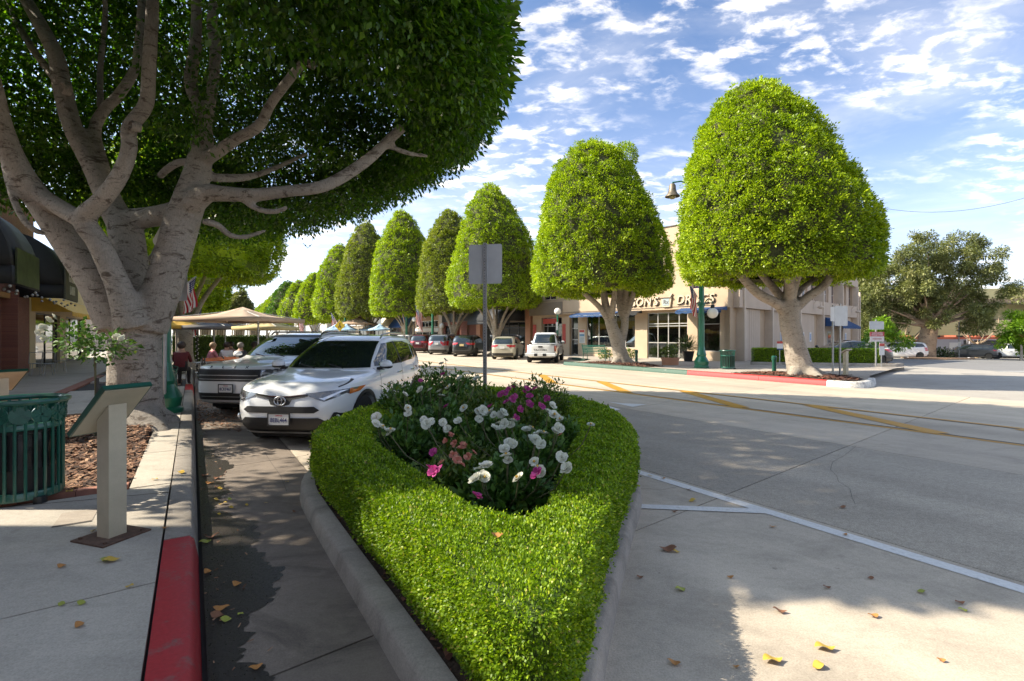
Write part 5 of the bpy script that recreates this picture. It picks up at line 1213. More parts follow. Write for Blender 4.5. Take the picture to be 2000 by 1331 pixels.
# ---- white pickup
def pickup(label, pos, heading, paint, group, L=5.4, W=.95, Ht=1.86, bed_z=1.12, cab=(.0, 1.75), tail_text=None, detail=True, r=.39):
    h = L / 2
    rows = [(.36, h - .25, -h + .15, W - .1, 6), (.46, h - .05, -h + .02, W - .02, 6), (.62, h, -h, W, 6), (.85, h - .0, -h + .0, W, 6), (1.0, h - .06, -h + .0, W, 6), (bed_z - .03, h - .2, -h + .01, W - .01, 5.5), (bed_z, h - .5, -h + .03, W - .03, 5.5)]
    t, B = make_car(label, 'pickup truck', rows, pos, heading, paint, (h - .95, -h + 1.2), r, W - .12, group, name='pickup_truck', cladding=True)
    x0, x1 = -h + 2.0, h - 1.25
    crow = [(bed_z - .1, x1, x0, W - .08, 6), (bed_z + .05, x1 - .12, x0 + .01, W - .09, 6), (bed_z + .3, x1 - .45, x0 + .10, W - .16, 6), (Ht - .14, x1 - .8, x0 + .24, W - .24, 6), (Ht - .05, x1 - 1.0, x0 + .33, W - .31, 5), (Ht - .015, x1 - 1.2, x0 + .4, W - .36, 4), (Ht, x1 - 1.35, x0 + .7, W - .6, 3)]
    CB = Body(crow); CB.mesh().build('cab', paint, t, smooth=40)
    zt = Ht - .12; zb = bed_z + .04
    win(t, CB, [(-W + .26, zb + .03), (W - .26, zb + .03), (W - .36, zt), (-W + .36, zt)], 'B', 'rear_window'); win(t, CB, [(-W + .2, zb), (W - .2, zb), (W - .28, zt), (-W + .28, zt)], 'F', 'windscreen')
    xm = (x0 + x1) / 2 - .1
    both(t, CB, [(x1 - .35, zb), (x1 - .85, zt), (xm + .03, zt), (xm + .03, zb)], 'front_side_window'); both(t, CB, [(xm - .04, zb), (xm - .04, zt), (x0 + .28, zt - .02), (x0 + .18, zb)], 'rear_side_window')
    MB().box(-h + .08, x0 - .02, -W + .14, W - .14, bed_z - .02, bed_z + .004).build('bed_shade_sheet', m_inside, t, smooth=0)  # flat black sheet stands for the shaded hollow of the bed
    tg = win(t, B, [(-W + .17, bed_z - .02), (W - .17, bed_z - .02), (W - .17, .66), (-W + .17, .66)], 'B', 'tailgate', paint, .02)
    MB().bevbox(-.13, .13, -.012, .012, -.045, .045, .004, Matrix.Translation((-h - .025, 0, .99)) @ Matrix.Rotation(R(90), 4, 'Z')).build('tailgate_handle', m_trim, t)
    if tail_text:
        o = obj('tailgate_lettering', text_mesh(tail_text, .15, .003, 1.25), m_trim, t, (-h - .022, 0, .80)); o.rotation_euler = (0, 0, R(-90))
    ends2(t, B, [(W - .04, bed_z - .06), (W - .05, .70), (W - .17, .70), (W - .17, bed_z - .06)], 'B', 'tail_lamp', m_red, .014); both(t, B, [(-h + .03, bed_z - .06), (-h + .16, bed_z - .06), (-h + .16, .72), (-h + .03, .70)], 'tail_lamp', m_red, .012)
    MB().bevbox(-h - .10, -h + .12, -W + .05, W - .05, .46, .62, .03).build('rear_bumper', paint, t); MB().bevbox(-h - .115, -h + .05, -.36, .36, .43, .60, .02).build('bumper_step', m_trim, t)
    plate(t, '', -h - .125, .53, -1, 0, m_plate, 1.0, False)
    ends2(t, B, [(W - .05, .98), (W - .06, .76), (W - .38, .78), (W - .36, .97)], 'F', 'headlamp', m_lampw, .014); win(t, B, [(-W + .42, 1.0), (W - .42, 1.0), (W - .45, .66), (-W + .45, .66)], 'F', 'grille', m_trim, .014)
    MB().bevbox(h - .12, h + .06, -W + .05, W - .05, .44, .62, .03).build('front_bumper', m_chrome if group == gL else m_trim, t)
    mirror_obj(t, CB, x1 - .5, zb - .03, m_trim if group == gL else paint, 1.25)
    for x in (x1 - .9, x0 + .5):
        for sg in (-1, 1): p = B.side(x, .95, sg); MB().tube([(x + .1, p.y + sg * .01, .97), (x + .06, p.y + sg * .035, .97), (x - .06, p.y + sg * .035, .97), (x - .1, p.y + sg * .01, .97)], .016, 6).build('door_handle', m_trim, t)
    return t
pickup('white pickup truck with black tailgate letters at the right end of the parked row', behind(1058, 709.5, 5.4) , HD, carpaint('plain white paint', (.68, .68, .66), .05), gF, tail_text='TACOMA')
# ---- right: black sedan behind the planter, and the lot
tz = lambda x, y: terrain(x, y) - .006
sd = Vector((19.2, 28.6, 0)); sd.z = tz(sd.x, sd.y)
suv('glossy black sedan behind the trimmed hedge by the drugstore', 'sedan', sd, R(176), carpaint('black paint', (.008, .008, .010), .2), 5.0, .93, 1.44, .95, group='', sedan=True)
def lotp(px, Y): x = (px - 1000) / F * Y; return Vector((x, Y, tz(x, Y)))
suv('dark grey minivan parked in the lot by the yellow building', 'minivan', lotp(1893, 61), R(152), carpaint('dark grey paint', (.03, .034, .04), .5), 5.1, .99, 1.77, 1.12, group=gL, van=True)
pickup('white full size pickup at the right edge of the lot', lotp(1978, 60), R(-28), carpaint('plain white paint', (.68, .68, .66), .05), gL, 5.9, 1.0, 1.96, 1.25, r=.41)
suv('white sport utility vehicle behind the black sedan in the lot', 'suv', lotp(1757, 55), R(165), carpaint('plain white paint', (.68, .68, .66), .05), 5.0, .98, 1.82, 1.18, group=gL, lamps='tall')
# ---- cars glimpsed past the patio, left of the street
for px, Y, lab, pt in ((352, 40, 'silver car behind the patio seen under the yellow parasol', p_silv), (428, 42, 'pale car in the lot behind the patio, nose to the curtains', p_white), (455, 44, 'dark car in the lot behind the green screen', carpaint('black paint', (0, 0, 0)))):
    x = (px - 1000) / F * Y; suv(lab, 'car', Vector((x, Y, 0)), R(200), pt, 4.6, .92, 1.5, 1.0, group='cars behind the patio')
# ------------------------------------------------------------------ buildings
def part(b, name, mat, parent, smooth=0): return b.build(name, mat, parent, smooth=smooth)
def boxp(name, mat, parent, *a): return MB().box(*a).build(name, mat, parent, smooth=0)
m_pane = M('shop window pane', (.018, .022, .022), .05, 0, spec=.8)
def shopglass():
    m, n, l, b = NT('shop glass'); MATS['shop glass'] = m
    tr = n.new('ShaderNodeBsdfTransparent'); gl = n.new('ShaderNodeBsdfGlossy'); gl.inputs['Roughness'].default_value = .02
    tr.inputs[0].default_value = (.75, .80, .78, 1); fr = n.new('ShaderNodeFresnel'); fr.inputs[0].default_value = 1.6
    mx = n.new('ShaderNodeMixShader'); ad = n.new('ShaderNodeMath'); ad.operation = 'ADD'; ad.inputs[1].default_value = .12; l.new(fr.outputs[0], ad.inputs[0])
    l.new(ad.outputs[0], mx.inputs[0]); l.new(tr.outputs[0], mx.inputs[1]); l.new(gl.outputs[0], mx.inputs[2]); l.new(mx.outputs[0], n['Material Output'].inputs[0]); return m
m_shop = shopglass()
m_purple = M('purple tinted pane', (.03, .018, .045), .15, .2, 3)
m_grey = M('taupe fascia paint', (.20, .165, .125), .85, .05, 2)
m_red2 = M('red poster', (.50, .07, .05), .6, .15, 8)
m_white_ = M('white painted board', (.68, .67, .64), .7, .04, 3)
m_shelf = M('shop interior', (.10, .09, .075), .9, .5, 5)
m_stock = blotchy('stocked goods', (.05, .06, .08), (.20, .16, .12), (.42, .36, .30))
m_sign = M('beige sign letter', (.56, .46, .33), .7, .08, 6)
m_dkedge = M('dark sign edge', (.09, .065, .045), .7, .2, 6)
def window(parent, x0, x1, z0, z1, y=0.0, mull=(), rails=(), pane=m_pane, frame=m_frame, fw=.05, name='window'):
    b = MB(); d0, d1 = y - .03, y + .05
    for a in ((x0, x1, z0, z0 + fw), (x0, x1, z1 - fw, z1), (x0, x0 + fw, z0 + fw, z1 - fw), (x1 - fw, x1, z0 + fw, z1 - fw)): b.box(a[0], a[1], d0, d1, a[2], a[3])
    w = b.build(name, frame, parent, smooth=0); xs = [x0 + fw] + list(mull) + [x1 - fw]; zs = [z0 + fw] + list(rails) + [z1 - fw]
    for m_ in mull: boxp('mullion', frame, w, m_ - fw / 2, m_ + fw / 2, d0 + .004, d1 - .004, z0 + fw, z1 - fw)
    for r_ in rails: boxp('rail', frame, w, x0 + fw, x1 - fw, d0 + .006, d1 - .006, r_ - fw / 2, r_ + fw / 2)
    for i in range(len(xs) - 1):
        for j in range(len(zs) - 1): boxp('pane', pane, w, xs[i], xs[i + 1], y + .008, y + .014, zs[j], zs[j + 1])
    return w
def wall_open(x0, x1, z0, z1, y0, y1, holes):
    """wall slab in the x-z plane with rectangular openings, as boxes"""
    b = MB(); xs = sorted({x0, x1} | {h[0] for h in holes} | {h[1] for h in holes}); zs = sorted({z0, z1} | {h[2] for h in holes} | {h[3] for h in holes})
    for i in range(len(xs) - 1):
        col = []
        for j in range(len(zs) - 1):
            cx, cz = (xs[i] + xs[i + 1]) / 2, (zs[j] + zs[j + 1]) / 2
            if any(h[0] < cx < h[1] and h[2] < cz < h[3] for h in holes): continue
            if col and abs(col[-1][1] - zs[j]) < 1e-6: col[-1][1] = zs[j + 1]
            else: col.append([zs[j], zs[j + 1]])
        for a, c in col: b.box(xs[i], xs[i + 1], y0, y1, a, c)
    return b
def awning(name, x0, x1, z1, z0, out, mat, parent, scallop=.16, stripe=None, y=0.0):
    b = MB(); n = max(8, int((x1 - x0) / .16))
    b.add([(x0, y - .02, z1), (x1, y - .02, z1), (x1, y - out, z0), (x0, y - out, z0)], [(0, 1, 2, 3)]); b.add([(x0, y - .02, z1), (x0, y - out, z0), (x0, y - .02, z0)], [(0, 1, 2)]); b.add([(x1, y - .02, z1), (x1, y - .02, z0), (x1, y - out, z0)], [(0, 1, 2)])
    for i in range(n):
        a, c = x0 + (x1 - x0) * i / n, x0 + (x1 - x0) * (i + 1) / n; da = scallop * (.72 + .28 * abs(math.sin(i * 1.57 / 1.5))); dc = scallop * (.72 + .28 * abs(math.sin((i + 1) * 1.57 / 1.5)))
        b.add([(a, y - out, z0), (c, y - out, z0), (c, y - out, z0 - dc), (a, y - out, z0 - da)], [(0, 1, 2, 3)])
    o = b.build(name, mat, parent, smooth=0)
    sm = o.modifiers.new('s', 'SOLIDIFY'); sm.thickness = .012
    if stripe: 
        s_ = MB(); s_.box(x0, x1, y - out - .012, y - out - .007, z0 - .045, z0 - .02); s_.build('awning_braid', stripe, o, smooth=0)
    return o
# ---- drugstore on the corner: local x runs along the street front (left to right), y goes into the block
LF = 16.3; NO = BC - E1 * LF
ne = thing('drugstore_building', 'two storey beige corner drugstore with blue awnings and raised sign letters', 'building', (NO.x, NO.y, .146), math.atan2(E1.y, E1.x))
holes = [(1.0, 3.2, 0, 2.95), (4.0, 4.85, 0, 2.95), (5.65, 9.85, .66, 3.0), (10.8, 13.65, 0, 3.0), (14.3, 15.7, .55, 2.95)]
part(wall_open(0, LF, 0, 3.15, 0, .35, holes), 'front_wall', m_beige, ne)
MB().box(0, LF + .004, -.30, .40, 3.15, 4.17).build('fascia', m_beige, ne, smooth=0)
MB().box(-.05, 3.55, -.36, -.302, 3.12, 4.12).build('fascia_panel', m_grey, ne, smooth=0)
for i in range(3): boxp('cable_conduit', m_trim, ne, 3.6 + i * 4, 7.55 + i * 4, -.325, -.302, 3.25 + .02 * i, 3.275 + .02 * i)
uph = [(1.15, 2.6, 4.35, 5.7), (7.4, 8.5, 4.35, 5.8), (9.9, 11.6, 4.35, 5.75), (13.9, 15.5, 4.35, 5.75)]
part(wall_open(0, LF, 4.17, 8.45, .05, .40, uph), 'upper_wall', m_beige, ne)
boxp('roof_coping', m_dkedge, ne, -.05, LF + .05, .0, .45, 8.45, 8.52)
for h in uph: window(ne, h[0], h[1], h[2], h[3], .16, ((h[0] + h[1]) / 2,), (), m_purple, m_tan, .06, 'upper_window')
boxp('open_casement', m_frame, ne, 7.5, 8.1, -.25, .05, 4.45, 4.9)
window(ne, 5.65, 9.85, .66, 3.0, .10, (6.75, 8.25, 9.05), (), m_shop, m_frame, .05, 'display_window'); window(ne, 14.3, 15.7, .55, 2.95, .10, (), (2.2,), m_shop, m_frame, .05, 'display_window')
window(ne, 10.8, 13.65, 0, 3.0, .10, (11.55, 12.3, 13.05), (2.12, 2.28, 1.05), m_shop, m_frame, .06, 'entrance_doors')
window(ne, 4.0, 4.85, 0, 2.95, .25, (), (2.05, 1.2), m_pane, m_frame, .07, 'side_door'); boxp('shop_unit_door', m_inside, ne, 1.5, 2.3, .3, .32, 0, 2.2); window(ne, 1.0, 3.2, 0, 2.95, .30, (1.45, 2.35), (2.25,), m_pane, m_frame, .05, 'unit_shopfront')
boxp('red_banner', m_red2, ne, 1.2, 2.9, -.02, -.003, 2.45, 2.85); boxp('red_banner', m_red2, ne, 3.3, 3.62, -.03, -.004, .9, 2.4); boxp('red_banner', m_red2, ne, .05, .42, -.03, -.004, .8, 2.4)
pb = boxp('notice_board', m_white_, ne, 5.0, 5.5, -.03, -.004, .95, 1.95); boxp('notice_header', m_red2, pb, 5.02, 5.48, -.034, -.031, 1.75, 1.93); boxp('notice_print', M('blue print', (.12, .25, .38), .6, .2, 12), pb, 5.02, 5.48, -.034, -.031, 1.45, 1.62); boxp('notice_sheet', M('grey paper', (.42, .45, .45), .7, .1, 9), pb, 5.04, 5.46, -.034, -.031, .98, 1.4)
# shop interior seen through the glass
ib = boxp('interior_wall', m_shelf, ne, 5.2, 16.1, 6.0, 6.1, 0, 3.1); boxp('interior_floor', m_shelf, ne, 5.2, 16.1, .36, 6.0, -.02, .01); boxp('interior_ceiling', M('interior ceiling', (.45, .46, .45), .8, .05, 2), ne, 5.2, 16.1, .36, 6.0, 3.1, 3.14)
g = random.Random(2)
for x0, x1, yy in ((5.9, 9.6, 1.0), (10.9, 11.6, 2.4), (12.6, 13.6, 2.2), (14.4, 15.6, .9)):
    sb = boxp('display_shelf', m_shelf, ne, x0, x1, yy + .35, yy + .4, .1, 1.9); gb = MB()
    for z in (.3, .75, 1.2, 1.6):
        x = x0
        while x < x1 - .15: w_ = g.uniform(.08, .2); gb.box(x, x + w_, yy, yy + .2, z, z + g.uniform(.14, .34)); x += w_ + g.uniform(.01, .06)
    gb.build('shelf_goods', m_stock, sb, smooth=0)['kind'] = 'stuff'
m_tube = bpy.data.materials.new('lit ceiling tube'); m_tube.use_nodes = True; _b = m_tube.node_tree.nodes['Principled BSDF']; _b.inputs['Emission Color'].default_value = (1, .97, .9, 1); _b.inputs['Emission Strength'].default_value = 3.0
for x in (6.4, 8.8, 11.4, 13.2, 14.9): boxp('ceiling_tube', m_tube, ne, x - .1, x + .9, 2.0, 2.12, 3.04, 3.09)
# raised sign
for txt, x, w_ in (("NELSON'S", 10.15, 1.0), ('DRUGS', 14.3, 1.0)):
    me = text_mesh(txt, .74, .05, w_, .18); o = obj('sign_lettering', me, m_sign, ne, (x, -.36, 3.70))
    o2 = obj('sign_letter_dark_edge', text_mesh(txt, .76, .02, w_, .18), m_dkedge, ne, (x + .05, -.325, 3.665))  # slightly larger dark copy behind the letters, offset down and right
mo = MB(); mo.prism([(-.36, .28), (.36, .28), (.27, -.30), (-.27, -.30)], 0, .1, Matrix.Translation((12.42, -.31, 3.62)) @ Matrix.Rotation(R(90), 4, 'X')); mo = mo.build('mortar_emblem', m_sign, ne, smooth=0)
MB().prism([(-.42, .30), (.42, .30), (.42, .24), (-.42, .24)], 0, .13, Matrix.Translation((12.42, -.31, 3.62)) @ Matrix.Rotation(R(90), 4, 'X')).build('mortar_rim', m_dkedge, mo, smooth=0)
MB().prism([(.18, .30), (.28, .30), (.42, .52), (.32, .54)], 0, .1, Matrix.Translation((12.42, -.31, 3.62)) @ Matrix.Rotation(R(90), 4, 'X')).build('pestle', m_sign, mo, smooth=0)
MB().box(12.42 - .22, 12.42 + .22, -.425, -.412, 3.40, 3.84).build('emblem_panel', M('pale blue panel', (.30, .36, .38), .6, .05, 5), mo, smooth=0)
obj('emblem_lettering', text_mesh('Rx', .36, .004, .9), m_dkedge, mo, (12.42, -.43, 3.62))
m_braid = M('white braid', (.6, .6, .58), .7)
awning('blue_awning', 4.9, 8.9, 3.18, 2.98, .75, m_blue, ne, .17, m_braid, -.30); awning('blue_awning', 13.4, 16.25, 3.18, 2.98, .75, m_blue, ne, .17, m_braid, -.30); awning('dark_awning', 9.0, 10.6, 3.16, 2.98, .6, m_blk, ne, .15, None, -.30)
# side wall along x = LF, facing the side street: build in a rotated child frame
sd_e = bpy.data.objects.new('side_front', None); C.objects.link(sd_e); sd_e.parent = ne; sd_e.location = (LF, 0, 0); sd_e.rotation_euler = (0, 0, R(90))
sd_e.empty_display_size = .1
LS = 26.0
def srib(x0, x1, z0, z1, y0=0.0, y1=.35):
    b = MB(); n = max(2, int((x1 - x0) / .3)); w = (x1 - x0) / n
    b.box(x0, x1, y0 + .015, y1, z0, z1)
    for i in range(n): b.box(x0 + w * i + .012, x0 + w * (i + 1) - .012, y0, y0 + .015, z0, z1)
    return b
Mz = Matrix.Rotation(R(90), 4, 'Z'); Mz.translation = Vector((LF, 0, 0))
def spart(b, name, mat):
    b.v = [tuple(Mz @ Vector(p)) for p in b.v]; return b.build(name, mat, ne, smooth=0)
bpy.data.objects.remove(sd_e)
fins = [1.0, 5.3, 10.5, 15.7, 20.9, 25.7]; BZ = -1.2
spart(MB().box(0, LS, .05, .35, BZ, 3.15), 'side_wall', m_beige)
for i in range(5):
    a, c = fins[i] + .12, fins[i + 1] - .12
    rec = c - 1.2
    spart(srib(a, rec, BZ, 3.13, -.12, .05), 'wall_panel', m_beige2)
    if i == 0: spart(MB().box(1.5, 2.0, -.16, -.12, BZ, 3.1), 'panel_edge', m_tan)
spart(MB().box(.405, LS, -.36, .40, 3.15, 4.17), 'side_fascia', m_beige2)
spart(MB().box(.40, LS, .25, .45, 4.17, 6.0), 'upper_side_wall', m_beige2)
spart(MB().box(.40, LS + .3, -.30, .45, 6.0, 7.35), 'side_parapet', m_beige2)
for f in fins: spart(MB().box(f - .10, f + .10, -.44, .25, BZ, 6.0), 'fin', m_tan)
for i in range(5):
    for k, dx in enumerate((1.1, 3.1)):
        x = fins[i] + dx; spart(MB().box(x, x + .8, .10, .25, 4.17, 6.0), 'window_surround', m_beige2)
        w_ = spart(MB().box(x + .9, x + 1.55, .19, .248, 4.3, 5.85), 'tall_window', m_purple); spart(MB().box(x + .9, x + 1.55, .17, .19, 4.9, 4.95), 'window_bar', m_frame).parent = w_; spart(MB().box(x + 1.2, x + 1.25, .172, .192, 4.3, 5.85), 'window_bar', m_frame).parent = w_
for x in (8.3, 13.4, 18.6, 23.8):
    b = MB(); b.tube([(x, -.36, 3.55), (x, -.36, 3.9), (x, -.55, 4.15), (x, -.8, 4.1), (x, -.85, 3.75)], .03, 6); lm = spart(b, 'wall_lamp_arm', m_tan)
    b = MB(); b.lathe([(.07, .12), (.22, .05), (.24, -.02), (.2, -.03), (.1, -.1), (.01, -.12)], 12, Matrix.Translation((x, -.85, 3.62))); q = spart(b, 'wall_lamp_shade', m_tan); q.parent = lm
aw = awning('blue_awning', 16.2, 21.5, 2.95, 2.25, 1.2, m_blue, ne, .2, None, -.36); aw.data.transform(Mz)
spart(MB().box(17.6, 18.6, -.14, -.10, BZ, 1.9), 'side_entrance_door', m_frame); spart(MB().box(17.75, 18.45, -.16, -.14, -.5, 1.7), 'door_pane', m_pane)
rb_ = MB()
for x in (17.0, 18.2, 19.5): rb_.tube([(x, -1.2, BZ), (x, -1.2, .6)], .025, 6)
rb_.tube([(17.0, -1.2, .6), (19.5, -1.2, .6)], .025, 6); spart(rb_, 'handrail', m_blackm)
for i, x in enumerate((7.3, 11.6, 13.2, 22.6)):
    q = spart(MB().box(x, x + .42, -.16, -.121, 1.05, 1.75), 'parking_notice', m_white_); q2 = spart(MB().box(x + .06, x + .36, -.165, -.161, 1.15, 1.65), 'notice_print', M('blue grey print', (.28, .34, .46), .7, .5, 30)); q2.parent = q
spart(MB().box(LS + .3, LS + 3.0, .3, 8, BZ, 5.6), 'rear_block', m_beige2)
for k in range(3): spart(MB().box(LS + .5 + k * .9, LS + .75 + k * .9, .0, .3, BZ, 5.7), 'fin', m_tan)
boxp('roof_deck', m_grey, ne, .1, LF - .4, .46, LS - .1, 6.9, 6.95); boxp('rear_wall', m_beige, ne, 0, LF, LS - .5, LS, -1, 6.9); boxp('party_wall', m_beige, ne, 0, .3, .41, LS, -1, 8.4)

# ---- shops further along the street, local frame: x runs left to right, origin at the drugstore's end
SR = math.atan2(-.838, .545)
def shop(label, x0, x1, h, mat, depth=14, name='shop_building'):
    o = S(33.1 - x0, 23.6); t = thing(name, label, 'building', (o.x, o.y, .146), SR); w = x1 - x0
    return t, w
m_brick = brickmat('red brick', (.22, .075, .045), (.16, .05, .035), (.22, .18, .15), 5.5)
m_terra = M('terracotta stucco', (.44, .22, .13), .9, .08, 2)
m_peach = M('peach stucco', (.50, .34, .23), .9, .06, 2)
def dome_awning(t, x0, x1, z0, z1, out, mat, name='dome_awning'):
    b = MB(); n = 10
    pr = [(-.02 - out * math.sin(a), z0 + (z1 - z0) * math.cos(a)) for a in np.linspace(0, math.pi / 2, n)]
    vs = [(x0 + .25 * (x1 - x0) * 0, y, z) for y, z in pr] + [(x1, y, z) for y, z in pr]
    b.add(vs, [(i, i + 1, n + i + 1, n + i) for i in range(n - 1)]); b.add([(x0, y, z) for y, z in pr] + [(x0, -.02, z0)], [tuple(range(n, -1, -1))]); b.add([(x1, y, z) for y, z in pr] + [(x1, -.02, z0)], [tuple(range(n + 1))])
    b.add([(x0, -out - .02, z0), (x1, -out - .02, z0), (x1, -out - .02, z0 - .22), (x0, -out - .02, z0 - .22)], [(0, 1, 2, 3)])
    o = b.build(name, mat, t, smooth=30); md = o.modifiers.new('s', 'SOLIDIFY'); md.thickness = .015; return o
t, w = shop('brick edged shop with a rounded black awning, beside the drugstore', -9.7, -.4, 6, m_terra)
part(wall_open(0, w, 0, 5.6, .3, .6, [(1.2, w - 1.0, 0, 2.7)]), 'front_wall', m_grey, t)
for x in (.0, w - .75): boxp('brick_pier', m_terra, t, x, x + .75, 0, .3, 0, 5.6)
boxp('side_wall', m_terra, t, 0, w, .61, 14, 0, 5.2); dome_awning(t, 1.0, w - .8, 2.75, 4.0, 1.5, m_blk); window(t, 1.2, w - 1.0, 0, 2.7, .4, (3.2, 4.3, 5.4, 7.0), (2.2,), m_pane, m_blackm, .06, 'shopfront')
boxp('sign_panel', M('charcoal sign panel', (.16, .14, .12), .8), t, 1.4, w - 1.1, .26, .298, 4.05, 5.1); obj('sign_lettering', text_mesh('FOREST', .8, .03, .8), m_white_, t, (w - 2.7, .24, 4.58))
boxp('plinth', m_terra, t, .76, 1.19, .0, .29, 0, .5)
t, w = shop('dark brick restaurant with a black sign panel in white letters', -18.6, -9.75, 6, m_brick)
part(wall_open(0, w, 0, 3.0, .2, .5, [(1.3, 3.6, 0, 2.6), (4.2, 5.4, 0, 2.5)]), 'front_wall', m_brick, t); boxp('sign_panel', m_blackm, t, .9, w - .5, .05, .5, 3.02, 5.0); boxp('corner_column', m_tan, t, 0, .85, 0, .5, 0, 5.2); boxp('parapet', m_tan, t, 0, w, .1, 10, 5.01, 5.6)
boxp('brick_pier', m_brick, t, 5.5, 7.0, .0, .2, 0, 3.0); boxp('wall_body', m_brick, t, 0, w, .51, 10, 0, 5.0)
obj('sign_lettering', text_mesh('MA+\nELA', .62, .02, .9), m_white_, t, (5.6, .03, 4.15)); b = MB(); b.tube([(5.6 + 1.0 * math.cos(a), .03, 4.1 + .82 * math.sin(a)) for a in np.linspace(.9, 3.6, 16)], .03, 5); b.build('sign_ring', m_white_, t)
boxp('menu_board', m_white_, t, 3.7, 4.05, .16, .198, 1.0, 2.0); MB().sphere((1.2, -.15, 2.6), .3).build('globe_lamp', m_globe, t); window(t, 1.3, 3.6, 0, 2.6, .35, (2.4,), (2.1,), m_pane, m_blackm, .06, 'shopfront')
t, w = shop('peach stucco shop with a row of small white transom windows', -26.2, -18.7, 5, m_peach)
part(wall_open(0, w, 0, 5.0, .1, .4, [(.5, w - .3, .5, 2.0), (.5, w - .3, 2.5, 3.3)]), 'front_wall', m_peach, t); boxp('string_course', m_white_, t, .3, w, -.02, .1, 2.05, 2.4); window(t, .5, w - .3, 2.5, 3.3, .2, [.5 + k * .95 for k in range(1, 7)], (), m_pane, m_white_, .09, 'transom_windows'); window(t, .5, w - .3, .5, 2.0, .2, (2.5, 4.6), (), m_pane, m_white_, .08, 'shopfront'); boxp('wall_body', m_peach, t, 0, w, .41, 10, 0, 4.9)
t, w = shop('cream shop with a tall blue awning', -36.0, -26.3, 5, m_beige)
part(wall_open(0, w, 0, 5.2, .1, .4, [(.5, 5, 0, 2.6), (6, w - .5, 0, 2.6)]), 'front_wall', M('cream stucco', (.52, .42, .28), .9, .06, 2), t); awning('blue_awning', 4.6, w - .2, 4.6, 2.7, 1.5, m_blue, t, .2); awning('sand_awning', .2, 4.4, 4.4, 2.9, 1.2, M('sand canvas', (.45, .36, .20), .8), t, .15); boxp('wall_body', m_tan, t, 0, w, .41, 10, 0, 5.1); window(t, .5, 5, 0, 2.6, .25, (2, 3.5), (), m_pane, m_blackm, .06, 'shopfront'); window(t, 6, w - .5, 0, 2.6, .25, (7.5,), (), m_pane, m_blackm, .06, 'shopfront')
t, w = shop('dark fronted shop with white gables down the road', -60, -36.2, 5, m_white_)
part(wall_open(0, w, 0, 5.4, .1, .4, [(1, 7, 0, 2.7), (9, 15, 0, 2.7), (17, 23, 0, 2.7)]), 'front_wall', m_grey, t); boxp('wall_body', m_blackm, t, 0, w, .41, 10, 0, 5.2)
for x in (.5, 8.5, 16.5):
    b = MB(); b.prism([(x, 3.2), (x + 7, 3.2), (x + 6.2, 5.0), (x + 3.5, 5.6), (x + .8, 5.0)], 0, .15, Matrix.Translation((0, .09, 0)) @ Matrix.Rotation(R(90), 4, 'X')); b.build('gable_panel', m_white_, t, smooth=0); window(t, x + .5, x + 6.5, 0, 2.7, .25, (x + 2.5, x + 4.5), (), m_pane, m_blackm, .06, 'shopfront')
t, w = shop('long pale grey building at the far end of the street', -120, -60.5, 5, m_white_)
boxp('front_wall', M('pale grey stucco', (.42, .41, .39), .9, .05, 2), t, 0, w, 0, 10, 0, 5.0)
for k in range(8): window(t, 2 + k * 7, 6 + k * 7, .4, 2.6, -.02, (4 + k * 7,), (), m_pane, m_blackm, .08, 'shopfront')

# ---- left side: brick restaurant under black bonnet awnings; local x runs away from the camera along the street
LO = S(1.7, -5.75); lb = thing('restaurant_building', 'brick restaurant with big black bonnet awnings on the left pavement', 'building', (LO.x, LO.y, .15), STREET_ROT)
# local +x = along street, local +y = away from the road (to the left)
piers = [(13.6, 14.4), (24.6, 26.2)]
LW = 28.4
part(wall_open(13.6, LW, 0, 5.3, .35, .65, [(14.6, 24.2, .8, 2.9), (26.6, 28.0, 0, 2.6)]), 'front_wall', m_brick, lb); boxp('parapet', m_brick, lb, 13.6, LW, .2, .66, 5.301, 7.0); boxp('building_mass', m_brick, lb, 13.6, LW, .66, 14, 0, 5.3); boxp('unseen_shade_wing', m_brick, lb, -12, 6.9, .35, 14, 0, 6.75)  # wing nearest the camera is unseen, added and sized to shade the near pavement
for a, c in piers: boxp('brick_pier', m_brick, lb, a, c, -.1, .349, 0, 3.2)
boxp('timber_lintel', M('ochre timber', (.30, .15, .05), .8, .2, 4), lb, 14.41, 24.59, .1, .34, 2.92, 3.12)
for x0, x1, mu in ((14.6, 24.2, (17, 19.4, 21.8)), (26.6, 28.0, (27.3,))): window(lb, x0, x1, .8 if x0 < 26 else 0, 2.9 if x0 < 26 else 2.6, .45, mu, (), m_pane, m_blackm, .08, 'window'); boxp('yellow_valance', M('mustard valance', (.42, .29, .08), .8, .1, 5), lb, x0, x1, .33, .345, .62, .80)
def bonnet(x0, x1, z0, z1, out, name='bonnet_awning'):
    b = MB(); n = 9; pr = [(-out * math.sin(a), z0 + (z1 - z0) * math.cos(a)) for a in np.linspace(.15, math.pi / 2, n)]; b.add([(x0, y, z) for y, z in pr] + [(x1, y, z) for y, z in pr], [(i, i + 1, n + i + 1, n + i) for i in range(n - 1)])
    b.add([(x0, y, z) for y, z in pr] + [(x0, 0, z0)], [tuple(range(n + 1))]); b.add([(x1, y, z) for y, z in pr] + [(x1, 0, z0)], [tuple(range(n + 1))]); b.add([(x0, -out, z0), (x1, -out, z0), (x1, -out, z0 - .55), (x0, -out, z0 - .55)], [(0, 1, 2, 3)]); b.add([(x0, -out, z0), (x0, 0, z0), (x0, 0, z0 - .55), (x0, -out, z0 - .55)], [(0, 1, 2, 3)])
    o = b.build(name, m_blk, lb, smooth=30); md = o.modifiers.new('s', 'SOLIDIFY'); md.thickness = .02; return o
